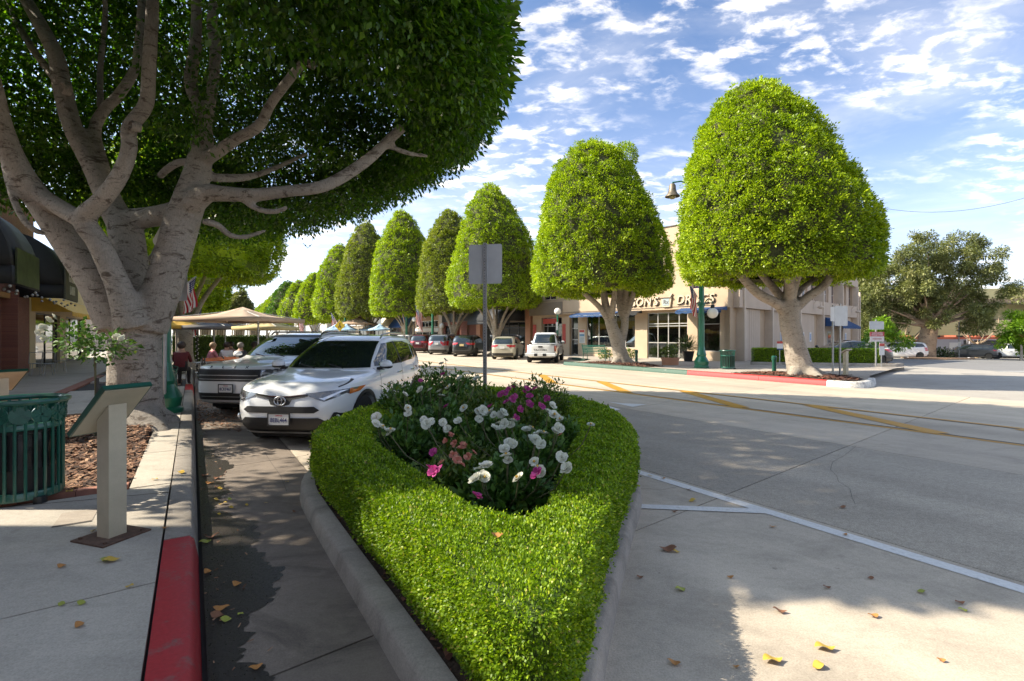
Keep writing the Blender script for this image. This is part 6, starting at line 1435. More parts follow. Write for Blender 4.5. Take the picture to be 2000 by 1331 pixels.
for x0, x1 in ((18.1, 21.2), (24.8, 27.8)): bonnet(x0, x1, 3.55, 5.5, 1.35)
sgn = MB().box(25.0, 27.6, -1.42, -1.375, 3.02, 4.3).build('awning_sign', M('olive sign board', (.10, .10, .075), .7), lb, smooth=0)
o = obj('sign_lettering', text_mesh('GAISER\nLASH', .52, .01, .85), m_white_, sgn, (26.3, -1.435, 3.66))
pn = MB().box(18.4, 20.9, -1.42, -1.375, 3.05, 4.1).build('picture_panel', M('dark menu panel', (.035, .045, .02), .4, .8, 3), lb, smooth=0)
for i in range(26):                          # festoon bulbs under the awnings
    x = 16.6 + i * .44; MB().sphere((x, -1.2 + .25 * math.sin(i * 1.3), 2.85 + .07 * math.cos(i * 2.1)), .045, 8, 6).build('festoon_bulb', M('clear bulb', (.35, .34, .32), .1, 0), lb)
t2o = S(30.2, -5.75); yb = thing('shop_building', 'cream shop with a mustard yellow awning beyond the restaurant', 'building', (t2o.x, t2o.y, .15), STREET_ROT)
part(wall_open(0, 14, 0, 5.0, .35, .65, [(1, 6, 0, 2.6), (7.5, 13, 0, 2.6)]), 'front_wall', M('cream stucco', (.5, .4, .3)), yb); boxp('building_mass', M('cream stucco', (.5, .4, .3)), yb, 0, 14, .66, 12, 0, 4.9)
awning('yellow_awning', .2, 13.8, 3.5, 2.6, 1.4, M('mustard canvas', (.60, .36, .06), .8, .1, 4), yb, .2, None, .35); window(yb, 1, 6, 0, 2.6, .5, (3.5,), (), m_pane, m_blackm, .07, 'shopfront'); window(yb, 7.5, 13, 0, 2.6, .5, (9.5,), (), m_pane, m_blackm, .07, 'shopfront')
fo = S(41, -6); fb = thing('row_building', 'long low cream building far down the left side', 'building', (fo.x, fo.y, .1), STREET_ROT)
boxp('front_wall', m_tan, fb, 30, 110, 0, 12, 0, 4.2); boxp('roof', m_terra, fb, 30, 110, -.3, 12, 4.21, 4.5)

# ---- right: yellow clapboard building behind the lot
m_clap = M('yellow clapboard', (.52, .45, .20), .8, .06, 2)
def clap():
    m, n, l, b = NT('yellow boards'); w_ = n.new('ShaderNodeTexWave'); w_.wave_type = 'BANDS'; w_.bands_direction = 'Z'; w_.inputs['Scale'].default_value = 1.6; w_.wave_profile = 'SAW'
    l.new(n.new('ShaderNodeTexCoord').outputs['Object'], w_.inputs['Vector']); l.new(ramp(n, l, w_.outputs[1], [(0, (.48, .41, .18)), (.15, (.64, .56, .28)), (1, (.66, .58, .30))]), b.inputs['Base Color']); b.inputs['Roughness'].default_value = .8; bump(n, l, b, w_.outputs[1], .5, .03); return m
m_clap = clap()
m_pergola = M('red brown pergola', (.40, .11, .06), .75, .15, 4); m_stone = brickmat('fieldstone', (.30, .22, .18), (.42, .33, .27), (.2, .17, .15), 3.0); m_lav = M('pale grey render', (.42, .41, .44), .9, .05, 2)
yo = Vector((43, 66, -1.26)); yw = thing('clapboard_building', 'yellow clapboard building with red pergola behind the parking lot', 'building', yo, R(-4))
part(wall_open(0, 44, 0, 2.7, .5, .9, [(2, 5.5, 0, 2.2), (9.8, 12.5, 0, 2.3), (17, 25, 0, 2.3), (27.5, 36, 0, 2.3)]), 'ground_floor', m_lav, yw); boxp('upper_boards', m_clap, yw, 0, 44, .4, 1.0, 2.9, 5.0)
for x in range(0, 44, 5): boxp('terrace_post', m_dkedge, yw, x, x + .22, .6, .8, 5.02, 7.2); 
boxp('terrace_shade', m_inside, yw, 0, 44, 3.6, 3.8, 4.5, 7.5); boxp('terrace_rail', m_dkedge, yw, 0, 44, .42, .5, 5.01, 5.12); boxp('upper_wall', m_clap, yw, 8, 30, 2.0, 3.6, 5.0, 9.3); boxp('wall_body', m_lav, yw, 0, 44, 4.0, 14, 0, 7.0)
b = MB(); b.add([(-1, -.6, 7.2), (45, -.6, 7.2), (45, 8, 9.6), (-1, 8, 9.6), (-1, -.6, 7.0), (45, -.6, 7.0), (45, 8, 9.4), (-1, 8, 9.4)], [(0, 1, 2, 3), (7, 6, 5, 4), (0, 4, 5, 1), (0, 3, 7, 4), (1, 5, 6, 2), (3, 2, 6, 7)]); b.build('roof', m_dkedge, yw, smooth=0)
pg = boxp('pergola_beam', m_pergola, yw, -1, 44, -1.6, -1.35, 2.45, 2.72)
for k in range(16): boxp('pergola_rafter', m_pergola, yw, k * 2.8, k * 2.8 + .18, -2.1, .39, 2.73, 2.95)
for x in (1, 8.6, 16, 26.4, 37): boxp('pergola_post', m_lav, yw, x, x + .5, -1.7, -1.25, 0, 2.44)
for k, (x0, x1) in enumerate(((17, 25), (27.5, 36), (2, 5.5), (9.8, 12.5))): window(yw, x0, x1, 0, 2.3, .6, (x0 + 1.8,), (), m_pane, m_pergola if k == 3 else m_blackm, .15, 'shopfront')
boxp('poster', m_white_, yw, 15.2, 16.6, .45, .49, .6, 2.0); boxp('poster', m_white_, yw, 25.3, 27, .45, .49, .6, 2.0)
boxp('stone_chimney', m_stone, yw, 26.6, 30, -.2, 1.9, 5.2, 10.4); boxp('chimney_cap', m_grey, yw, 26.3, 30.3, -.5, 2.2, 10.41, 10.9)
# ------------------------------------------------------------------ street furniture and smaller things
def flagmat():
    m, n, l, b = NT('stars and stripes'); uv = n.new('ShaderNodeUVMap'); sp_ = n.new('ShaderNodeSeparateXYZ'); l.new(uv.outputs[0], sp_.inputs[0])
    def mth(op, a, c=None):
        x = n.new('ShaderNodeMath'); x.operation = op
        for i, v in enumerate((a, c)):
            if v is None: continue
            if isinstance(v, (int, float)): x.inputs[i].default_value = v
            else: l.new(v, x.inputs[i])
        return x.outputs[0]
    u, v = sp_.outputs[0], sp_.outputs[1]
    st = mth('MODULO', mth('FLOOR', mth('MULTIPLY', v, 13)), 2); can = mth('MULTIPLY', mth('LESS_THAN', u, .4), mth('GREATER_THAN', v, 6 / 13))
    du = mth('SUBTRACT', mth('FRACT', mth('MULTIPLY', u, 15)), .5); dv = mth('SUBTRACT', mth('FRACT', mth('MULTIPLY', v, 9.3)), .5)
    star = mth('LESS_THAN', mth('ADD', mth('MULTIPLY', du, du), mth('MULTIPLY', dv, dv)), .07)
    c1 = mixc(n, l, st, (.42, .02, .03), (.68, .67, .64)); c2 = mixc(n, l, star, (.02, .03, .13), (.65, .65, .65)); l.new(mixc(n, l, can, c1, c2), b.inputs['Base Color']); b.inputs['Roughness'].default_value = .8
    t = n.new('ShaderNodeBsdfTranslucent'); l.new(mixc(n, l, can, c1, c2), t.inputs[0]); mx = n.new('ShaderNodeMixShader'); mx.inputs[0].default_value = .25
    l.new(b.outputs[0], mx.inputs[1]); l.new(t.outputs[0], mx.inputs[2]); l.new(mx.outputs[0], n['Material Output'].inputs[0]); return m
m_flag = flagmat()
def flag(label, base, tip, size, seed, hang=.75):
    """flag on a slanted pole: cloth hangs down from the upper part of the pole"""
    base, tip = Vector(base), Vector(tip); t = thing('flag', label, 'flag', base, 0, 'flags along the street'); d = tip - base
    MB().tube([(0, 0, 0), tuple(d)], .016, 6).build('pole', m_alu, t); nu, nv = 14, 10; g_ = random.Random(seed); ph = g_.uniform(0, 6); vs, uvs = [], []
    side = Vector((0, 0, -1)); w = size * 1.5; h = size; pd = d.normalized(); perp = pd.cross(Vector((0, 0, 1))).normalized()
    for i in range(nu + 1):
        for j in range(nv + 1):
            u_, v_ = i / nu, j / nv; p = d - pd * (1 - v_) * h + Vector((0, 0, -1)) * u_ * w * .93 - pd * u_ * w * .25 * hang
            p += perp * (.10 * math.sin(v_ * 9 + u_ * 3 + ph) + .05 * math.sin(u_ * 8 + ph)) * (.25 + u_) * size - pd * (1 - v_) * -.28 * u_ * h
            vs.append(p); uvs.append((u_, v_))
    b = MB(); b.add(vs, [(i * (nv + 1) + j, (i + 1) * (nv + 1) + j, (i + 1) * (nv + 1) + j + 1, i * (nv + 1) + j + 1) for i in range(nu) for j in range(nv)])
    o = b.build('cloth', m_flag, t, smooth=80); lay = o.data.uv_layers.new(name='UVMap')
    for lp_ in o.data.loops: lay.data[lp_.index].uv = uvs[lp_.vertex_index]
    return t
# ---- tall street lamps with a bell lantern and a globe
def street_lamp(label, loc, h=8.4, arm=1.35, ang=math.pi, globe=True, flagside=True):
    t = thing('street_lamp', label, 'street lamp', loc, 0, 'green street lamps')
    MB().lathe([(.34, 0), (.34, .08), (.30, .12), (.33, .3), (.27, .42), (.19, .55), (.22, .62), (.17, .8), (.14, 1.0)], 20).build('base', m_green2, t)
    MB().lathe([(.14, 1.0), (.135, 2.5), (.125, 2.55), (.10, h - 1), (.08, h)], 24, None, .06).build('post', m_green2, t, smooth=0)
    MB().lathe([(.16, 2.9), (.17, 2.95), (.16, 3.0)], 16).build('collar', m_green2, t)
    ca, sa = math.cos(ang), math.sin(ang)
    b = MB(); b.tube([(0, 0, h - .3), (ca * arm * .3, sa * arm * .3, h + .1), (ca * arm * .7, sa * arm * .7, h + .28), (ca * arm, sa * arm, h + .22)], .035, 8); a_o = b.build('bell_arm', m_green2, t)
    bm_ = M('bronze bell', (.16, .13, .09), .5, .25, 6, metal=.5)
    bl = MB().lathe([(.03, .2), (.10, .18), (.15, .10), (.17, -.12), (.23, -.28), (.33, -.38), (.34, -.42), (.31, -.42), (.2, -.3)], 18, Matrix.Translation((ca * arm, sa * arm, h - .02))).build('bell_shade', bm_, t)
    MB().sphere((ca * arm, sa * arm, h - .44), .17, 12, 8, (1, 1, .7)).build('bell_lens', M('amber glass', (.42, .34, .2), .2, .1, 4), bl)
    if globe:
        ga = ang + math.pi; cx, sx = math.cos(ga) * .52, math.sin(ga) * .52
        MB().tube([(cx * .2, sx * .2, 2.95), (cx * .55, sx * .55, 3.2), (cx * .9, sx * .9, 3.2), (cx, sx, 3.0)], .025, 8).build('globe_arm', m_green2, t); MB().lathe([(.06, 2.95), (.09, 2.85), (.10, 2.78)], 12, Matrix.Translation((cx, sx, 0))).build('globe_cap', m_blackm, t); MB().sphere((cx, sx, 2.55), .245, 18, 12).build('globe', m_globe, t)
    return t
lp1 = G(1370, 719, .15); street_lamp('tall green lamp post with bell lantern at the drugstore corner', (lp1.x, lp1.y, .15))
flag('stars and stripes flag hanging by the corner lamp post', (lp1.x - .12, lp1.y - .2, 3.2), (lp1.x - .75, lp1.y - .45, 4.12), .78, 1)
p = P(845, 650, 52); street_lamp('green lamp post between the peach shop and the dark restaurant', (p.x, p.y, .15), 9, 1.2, 0, False)
p = P(794, 650, 56); street_lamp('green lamp post with bell beside the tall clipped tree', (p.x, p.y, .15), 9.6, 1.0, 0, False)
p = P(674, 650, 66); street_lamp('farthest green lamp post near the crossing sign', (p.x, p.y, .15), 9, 1.0, 0, False)
p = P(318, 640, 9.6); street_lamp('green lamp post half hidden behind the huge trunk', (p.x, p.y, .15), 3.4, .3, R(120), False)
for px, Y, z, lab, mt in ((1089, 36.0, 3.3, 'short globe lamp behind the white pickup', m_green2), (809, 54, 3.3, 'black globe lamp by the blue parasols', m_blackm), (578, 78, 3.4, 'distant globe lamp past the patio', m_blackm)):
    x = (px - 1000) / F * Y; t = thing('globe_lamp', lab, 'lamp', (x, Y, .15), 0, 'globe lamps'); MB().lathe([(.14, 0), (.12, .3), (.07, .5), (.06, z - .3), (.10, z - .25)], 14).build('post', mt, t); MB().sphere((0, 0, z - .02), .25, 16, 10).build('globe', m_globe, t)
    if px == 1089: MB().box(-.13, .02, -.10, -.08, 1.9, 2.5).build('parking_plate', m_white_, t, smooth=0)
for px, py, Y, s_, lab in ((822, 612, 50, 1.3, 'flag in front of the peach shop'), (655, 622, 66, 1.3, 'flag beside the yellow crossing sign'), (590, 625, 82, 1.4, 'flag far down the right side of the road')):
    b_ = P(px, py + 12, Y); flag(lab, b_ + Vector((.5, 0, 0)), b_ + Vector((-.6, 0, 1.6)), s_, px)
b_ = P(372, 556, 10.6); flag('flag on a slanted pole just right of the huge trunk', b_ + Vector((-.45, .2, -.15)), b_ + Vector((.12, 0, .17)), .46, 6, .1)
b_ = P(386, 612, 24); flag('distant flag above the yellow parasols', b_ + Vector((-.4, 0, -.2)), b_ + Vector((.2, 0, .3)), .8, 8)
# ---- litter bins
def bin_(label, loc, r, h, detail, grp='green slatted litter bins'):
    t = thing('litter_bin', label, 'litter bin', loc, 0, grp); n = 26
    MB().tube([(r * 1.1 * math.cos(a), r * 1.1 * math.sin(a), h - .02) for a in np.linspace(0, 6.2832, 33)], .026, 8, False).build('rim', m_green, t)
    MB().lathe([(r * .99, h - .27), (r * 1.0, h - .25), (r * .965, h - .22), (r * .955, h - .25)], 32).build('hoop', m_green, t); MB().lathe([(r * .97, .05), (r * .99, .04), (r * .99, .10), (r * .97, .11)], 32).build('bottom_hoop', m_green, t)
    sl_ = MB(); sl_.tube([(r * .97, 0, .05), (r * .97, 0, h - .22), (r * 1.0, 0, h - .1), (r * 1.09, 0, h - .02)], .013, 6); sm = sl_.mesh('slat'); sm.materials.append(m_green)
    for k in range(n):
        o = bpy.data.objects.new('slat', sm); C.objects.link(o); o.parent = t; o.rotation_euler = (0, 0, 6.2832 * k / n)
    MB().lathe([(r * .80, .06), (r * .86, h - .30), (r * .90, h - .28), (r * .84, h - .34), (r * .78, .12), (.01, .1)], 28).build('liner', m_black, t)
    if detail:
        md_ = MB(); md_.lathe([(.075, -.006), (.075, .006)], 18, Matrix.Rotation(R(90), 4, 'Y'))
        for k in range(6): md_.box(.006, .012, -.006, .006, .0, .07, Matrix.Rotation(k * 1.047, 4, 'X'))
        me = md_.mesh('medallion'); me.materials.append(m_green)
        for k in range(13):
            a = 6.2832 * k / 13 + .12; o = bpy.data.objects.new('medallion', me); C.objects.link(o); o.parent = t; o.location = (r * 1.02 * math.cos(a), r * 1.02 * math.sin(a), h - .135); o.rotation_euler = (0, 0, a)
        bg_ = MB(); N_ = 40
        bg_.grid(lambda a, c: Vector((r * (.89 + .02 * math.sin(a * 60) + .015 * math.sin(c * 9 + a * 25)) * math.cos(a * 6.2832), r * (.89 + .02 * math.sin(a * 60)) * math.sin(a * 6.2832), h - .30 - .32 * c)), N_, 6); bg_.build('bin_bag', M('black bin bag', (.012, .012, .013), .25, .2, 8), t)
    MB().lathe([(.05, 0), (.05, .06)], 10, Matrix.Translation((r * .9, -.1, 0))).build('foot', m_blackm, t); return t
bin_('dark green slatted litter bin at the left edge of the pavement', (-4.50, 4.52, .15), .285, .93, True)
p = G(1421, 721, .15); bin_('green slatted litter bin beside the corner lamp post', (p.x, p.y, .15), .30, .85, False)
# ---- information lecterns
def lectern(label, A, s_dir, h_len, s_len, drop, post, z0, w=.19, face=None, frame=None):
    A = Vector(A); s3 = Vector((s_dir[0], s_dir[1], 0)).normalized(); hh = Vector((-s3.y, s3.x, 0)); hh = hh if hh.y > 0 else -hh
    t = thing('lectern_sign', label, 'information sign', (post[0], post[1], z0), 0, 'information lecterns'); O = Vector((post[0], post[1], z0)); dn = s3 * s_len + Vector((0, 0, -drop)); nn = dn.cross(hh).normalized(); nn = nn if nn.z > 0 else -nn
    def slab_(a, name, mt, t0, t1, m0):
        o_ = A - O + dn * a + hh * h_len * a; e1 = dn * (1 - 2 * a); e2 = hh * h_len * (1 - 2 * a); b = MB(); vs = [o_ + nn * t0, o_ + e1 + nn * t0, o_ + e1 + e2 + nn * t0, o_ + e2 + nn * t0]; vs += [q + nn * (t1 - t0) for q in vs]
        b.add(vs, [(0, 1, 2, 3), (7, 6, 5, 4), (0, 4, 5, 1), (1, 5, 6, 2), (2, 6, 7, 3), (3, 7, 4, 0)]); return b.build(name, mt, t, smooth=0)
    slab_(0, 'panel_frame', frame or m_green, 0, .035, 0); slab_(.03, 'panel_back', m_cream, -.004, .0, 0); slab_(.06, 'panel_face', face or M('printed panel', (.42, .40, .32), .4, .5, 9), .035, .038, 0)
    ctr = A + dn * .5 + hh * h_len * .5; a = .30
    R_ = Matrix.Rotation(math.atan2(s3.y, s3.x), 4, 'Z'); top = ctr.z - z0; sl = drop / s_len; b = MB(); hw = w / 2
    vs = [Vector((x, y, 0)) for x, y in ((-hw, -hw), (hw, -hw), (hw, hw), (-hw, hw))] + [Vector((x, y, top - x * sl - .01)) for x, y in ((-hw, -hw), (hw, -hw), (hw, hw), (-hw, hw))]
    off = ctr - O; off.z = 0; b.add([R_ @ v + off * (1 if v.z > 0 else 1) for v in vs], [(3, 2, 1, 0), (4, 5, 6, 7)] + [(i, (i + 1) % 4, 4 + (i + 1) % 4, 4 + i) for i in range(4)]); b.build('post', m_cream, t, smooth=0)
    b = MB(); b.box(-.17, .17, -.17, .17, 0, .012, Matrix.Translation(off) @ R_); bp_ = b.build('base_plate', m_rust, t, smooth=0)
    for x, y in ((-.13, -.13), (.13, -.13), (.13, .13), (-.13, .13)): b = MB(); b.lathe([(.014, .012), (.014, .025)], 6, Matrix.Translation(off + R_ @ Vector((x, y, 0)))); b.build('bolt', m_rust, bp_)
    return t
lectern('cream post lectern tilted away, standing on a rusty plate near the red kerb', (-2.87, 3.46, 1.27), (-.93, .30), .34, .37, .36, (-2.88, 3.55), .15, .125)
p = P(0, 760, 6.6); lectern('second lectern, cut off by the left edge of the picture', (p.x - .25, p.y, 1.15), (-.9, .35), .5, .42, .3, (p.x - .3, p.y), .15, .17)
p = G(1655, 733, .15); lectern('tan wooden lectern by the street corner', (p.x - .12, p.y - .15, 1.12), (-.3, .95), .28, .32, .16, (p.x, p.y), .15, .13, m_tan, m_tan)
# ---- more street signs
def plate_sign(label, px, pyb, py0, py1, w, zb=.15, rot=0, mat=m_alu, grp='sign posts', n2=None, hexa=False):
    p = G(px, pyb, zb); s_ = F / p.y; z0, z1 = EYE - (py1 - HZ) / s_, EYE - (py0 - HZ) / s_
    t = sign_post(label, (p.x, p.y, zb), z1 - zb + .08, .055, rot, False, m_metal, None); o = rplate(w, z1 - z0, .04).build('sign_plate', mat, t); o.location = (0, -.03, (z0 + z1) / 2 - zb); return t
plate_sign('back of a square sign on a slim post at the street corner', 1641, 738, 598, 637, .66, .15, R(20))
t = plate_sign('small regulation sign on a darker post behind the square one', 1627, 731, 600, 628, .36, .15, R(20), m_white_)
t = plate_sign('red and white towing notice under two grey sign backs', 1711, 716, 628, 644, .80, .26, R(12)); 
o = rplate(.78, .40, .01).build('notice_plate', M('notice white', (.6, .55, .53), .6, .1, 20), t); o.location = (0, -.045, 1.32); MB().box(-.39, .39, -.056, -.052, 1.36, 1.56).build('notice_header', m_redink, t, smooth=0); obj('notice_lettering', text_mesh('UNAUTHORIZED\nVEHICLES TOWED', .085, .001, .9), m_white_, t, (0, -.058, 1.46))
obj('notice_lettering', text_mesh('OWNER EXPENSE', .07, .001, .9), m_redink, t, (0, -.052, 1.24))
p = P(1722, 685, 21.8); t = thing('small_sign', 'small red and white notice low in the planter', 'sign', (p.x, p.y, .26), R(15)); MB().box(-.02, .02, 0, .02, 0, 1.0).build('stake', m_metal, t, smooth=0); o = rplate(.30, .55, .02).build('notice_plate', m_white_, t); o.location = (0, -.01, .8); MB().box(-.14, .14, -.022, -.017, .92, 1.05).build('notice_header', m_red2, t, smooth=0)
p = P(1523, 690, 24.3); t = thing('small_sign', 'little red white and blue yard sign above the hedge', 'sign', (p.x, p.y, .26), R(10)); MB().box(-.02, .02, 0, .02, 0, .7).build('stake', m_metal, t, smooth=0); o = rplate(.34, .42, .01).build('yard_plate', m_white_, t); o.location = (0, -.01, .90); MB().box(-.17, .17, -.022, -.017, 1.0, 1.11).build('red_band', m_red2, t, smooth=0); MB().box(-.17, .17, -.022, -.017, .69, .75).build('blue_band', m_blue, t, smooth=0)
p = P(370, 590, 9.9); t = thing('street_sign', 'grey post with a diamond sign back behind the huge trunk', 'sign', (P(322, 700, 9.4).x, 9.4, .15), R(-25)); MB().tube([(-.02, 0, 0), (.05, 0, 3.6)], .032, 8).build('post', m_metal, t)
o = rplate(.76, .76, .05).build('diamond_plate', M('diamond sign back', (.44, .41, .33), .6, .05, 4), t); o.location = (.10, .02, 3.35); o.rotation_euler = (0, R(45), 0); o = rplate(.46, .60, .04).build('sign_plate', m_alu, t); o.location = (.42, .02, 2.45)
p = P(664, 640, 60); t = thing('street_sign', 'yellow diamond pedestrian crossing sign down the road', 'sign', (p.x, p.y, .15)); MB().tube([(0, 0, 0), (0, 0, 3)], .04, 6).build('post', m_metal, t); o = rplate(.95, .95, .05).build('diamond_plate', M('traffic yellow', (.60, .42, .02), .5, .05, 4), t); o.location = (0, -.04, 2.7); o.rotation_euler = (0, R(45), 0)
b = MB(); b.sphere((0, 0, .28), .07, 8, 6, (1, .2, 1)); b.box(-.05, .05, -.01, .01, -.05, .2); b.box(-.13, -.03, -.01, .01, -.3, -.04, Matrix.Rotation(R(12), 4, 'Y')); b.box(.03, .12, -.01, .01, -.3, -.04, Matrix.Rotation(R(-12), 4, 'Y')); o = b.build('walking_figure', m_trim, t); o.location = (0, -.06, 2.7); o['kind'] = 'stuff'
# ---- bollard lights, planter pots, benches
for px, pyb, lab in ((1512, 727, 'green bollard left of the corner tree'), (1243, 706, 'green bollard right of the notched tree')):
    p = G(px, pyb, .2); t = thing('bollard', lab, 'bollard', (p.x, p.y, .15), 0, 'green bollards'); MB().lathe([(.08, 0), (.08, .5), (.10, .54), (.10, .66), (.06, .7)], 12).build('post', m_green, t); MB().lathe([(.13, 0), (.11, .04)], 12).build('foot', m_kerb, t)
p = G(1309, 713, .15); t = thing('terracotta_planter', 'wide terracotta planter with roses by the drugstore entrance', 'planter', (p.x, p.y, .15)); MB().lathe([(.40, 0), (.44, .3), (.47, .31), (.47, .38), (.42, .38), (.40, .30), (.01, .3)], 20).build('pot', m_terra, t)
def leafball(t, c, r, n, L, mat, seed, name='foliage', flat=1.0, wl=.5):
    rng = np.random.default_rng(seed); u = unit(n, rng); pos = u * (rng.random(n)[:, None] ** .4) * np.array([r, r, r * flat]) * (1 + .2 * np.sin(u[:, :1] * 8 + seed)) + np.array(c); LL = L * (.6 + .8 * rng.random(n))
    o = obj(name, quads(name, leaves(pos, u + unit(n, rng) * .8, np.array([0, 0, 1.]) + unit(n, rng) * .7, LL, LL * wl)), mat, t); return o
leafball(t, (0, 0, .65), .4, 500, .10, m_aza, 3)
p = G(1349, 707, .15); t = thing('potted_palm', 'dark potted palm beside the drugstore doors', 'potted plant', (p.x, p.y + .4, .15)); MB().lathe([(.22, 0), (.34, .55), (.36, .6), (.30, .6), (.01, .5)], 16).build('pot', m_blackm, t); rng = np.random.default_rng(8); n = 420; u = unit(n, rng); u[:, 2] = np.abs(u[:, 2]) * .9; pos = np.array([0, 0, .7]) + u * rng.random(n)[:, None] * .75; obj('fronds', quads('fronds', leaves(pos, u + np.array([0, 0, -.25]), np.array([0, 0, 1.]) + unit(n, rng) * .4, .34 + .1 * rng.random(n), np.full(n, .05))), m_dark, t)
for (px, py, lab) in ((1182, 700, 'low leafy shrub between bench and notched tree'), (1228, 700, 'small white flowering shrub right of the notched tree')):
    p = G(px, py, .2); t = thing('shrub', lab, 'shrub', (p.x, p.y, .18)); leafball(t, (0, 0, .3), .45, 500, .12, m_aza, px, flat=.7)
def bench(label, loc, rot, L=1.7):
    t = thing('bench', label, 'bench', loc, rot, 'green metal benches')
    for k in range(5): MB().box(-L / 2, L / 2, .02 + k * .085, .08 + k * .085, .43, .455).build('seat_slat', m_green, t, smooth=0)
    for k in range(5): MB().box(-L / 2, L / 2, .44 + k * .028, .465 + k * .028, .52 + k * .09, .575 + k * .09).build('back_slat', m_green, t, smooth=0)
    for x in (-L / 2 + .03, L / 2 - .03):
        b = MB(); b.tube([(x, .02, 0), (x, .05, .42), (x, .0, .62), (x, .12, .66), (x, .40, .64)], .022, 6); b.build('arm_frame', m_green, t); b = MB(); b.tube([(x, .50, 0), (x, .40, .42), (x, .56, .98)], .022, 6); b.build('back_frame', m_green, t); b = MB(); b.tube([(x, .04, .41), (x, .42, .43)], .02, 6); b.build('seat_rail', m_green, t)
    return t
p = G(1172, 705, .15); bench('green metal bench on the pavement left of the notched tree', (p.x, p.y + .5, .15), R(-57 + 180 + 12))
p = G(346, 765, .15); bench('green bench on the left pavement beyond the huge trunk', (p.x, p.y, .15), STREET_ROT, 1.5)
# ---- trimmed hedge and roses in the corner planter
def boxhedge(label, pts, w, z0, z1, L, dens, mat, seed, grp=None):
    t = thing('trimmed_hedge', label, 'hedge', (pts[0][0], pts[0][1], z0), 0, grp); rng = np.random.default_rng(seed); Vs = []; core = MB(); O = np.array([pts[0][0], pts[0][1], z0])
    for i in range(len(pts) - 1):
        a, c = np.array(pts[i], float), np.array(pts[i + 1], float); d = c - a; ln = np.linalg.norm(d); d /= ln; nn = np.array([d[1], -d[0]]); n = int(dens * ln * (w + 2 * (z1 - z0)))
        k = rng.random(n); tt = rng.random(n) * ln; q = rng.random(n); A_ = w / (w + 2 * (z1 - z0)); top = k < A_; sg = np.where(rng.random(n) < .5, 1, -1); lat = np.where(top, (q - .5) * w, sg * w / 2); z = np.where(top, z1, z0 + q * (z1 - z0))
        nr = np.column_stack([np.where(top, 0, nn[0] * sg), np.where(top, 0, nn[1] * sg), np.where(top, 1, 0)]); pos = np.column_stack([a[0] + d[0] * tt + nn[0] * lat, a[1] + d[1] * tt + nn[1] * lat, z]) - O
        Vs.append(leaves(pos - nr * .02, nr * .8 + unit(n, rng) * .8, nr + unit(n, rng) * .7, L * (.6 + .8 * rng.random(n)), L * .5 * np.ones(n))); P2 = [a + nn * w * .46, c + nn * w * .46, c - nn * w * .46, a - nn * w * .46]; core.prism([(q_[0] - O[0], q_[1] - O[1]) for q_ in P2][::-1], 0, z1 - z0 - .03)
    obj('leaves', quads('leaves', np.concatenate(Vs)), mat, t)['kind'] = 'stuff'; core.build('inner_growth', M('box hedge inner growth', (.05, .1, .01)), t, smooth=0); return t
boxhedge('long trimmed hedge in the planter beside the drugstore', [(12.6, 25.75), (15.5, 25.0), (18.1, 24.35)], .55, .26, .98, .07, 1500, m_box, 4)
for px, lab in ((1545, 'loose rose shrub left behind the long hedge'), (1700, 'white rose shrub at the right end of the long hedge')):
    p = P(px, 690, 25.6); t = thing('rose_bush', lab, 'rose bush', (p.x, p.y, .26)); leafball(t, (0, 0, .75), .55, 900, .10, m_rose, px, flat=.8)
    for k in range(5):
        a = random.uniform(0, 6.28); o = bpy.data.objects.new('flower', ROSE[k % 5]); C.objects.link(o); o.parent = t; o.location = (.5 * math.cos(a), -.4, .75 + .4 * math.sin(a)); o.scale = (.07,) * 3; o.rotation_euler = (R(60), 0, a)
# standard rose by the huge trunk
p = Vector((-5.94, 7.0, .15)); t = thing('standard_rose', 'standard white rose on a thin stem in front of the huge trunk', 'rose bush', (p.x, p.y, .15))
MB().tube([(0, 0, 0), (.01, 0, .7), (0, 0, 1.35)], .014, 6).build('stem', m_twig, t); b = MB(); b.tube([(.04, 0, 0), (.04, 0, .9)], .018, 6); b.build('stake', m_blackm, t)
leafball(t, (.10, 0, 1.34), .44, 430, .07, m_rose, 5, flat=.5, wl=.6); leafball(t, (-.30, 0, 1.50), .28, 200, .07, m_rose, 6, 'foliage', .8, .6)
for x, z in ((-.52, 1.72), (-.45, 1.76), (-.60, 1.62), (-.64, 1.54), (-.58, 1.46), (.43, 1.48), (.50, 1.46)):
    o = bpy.data.objects.new('flower', ROSE[int(z * 100) % 5]); C.objects.link(o); o.parent = t; o.location = (x, -.15, z); o.scale = (.055,) * 3; o.rotation_euler = (R(55), 0, x * 9)
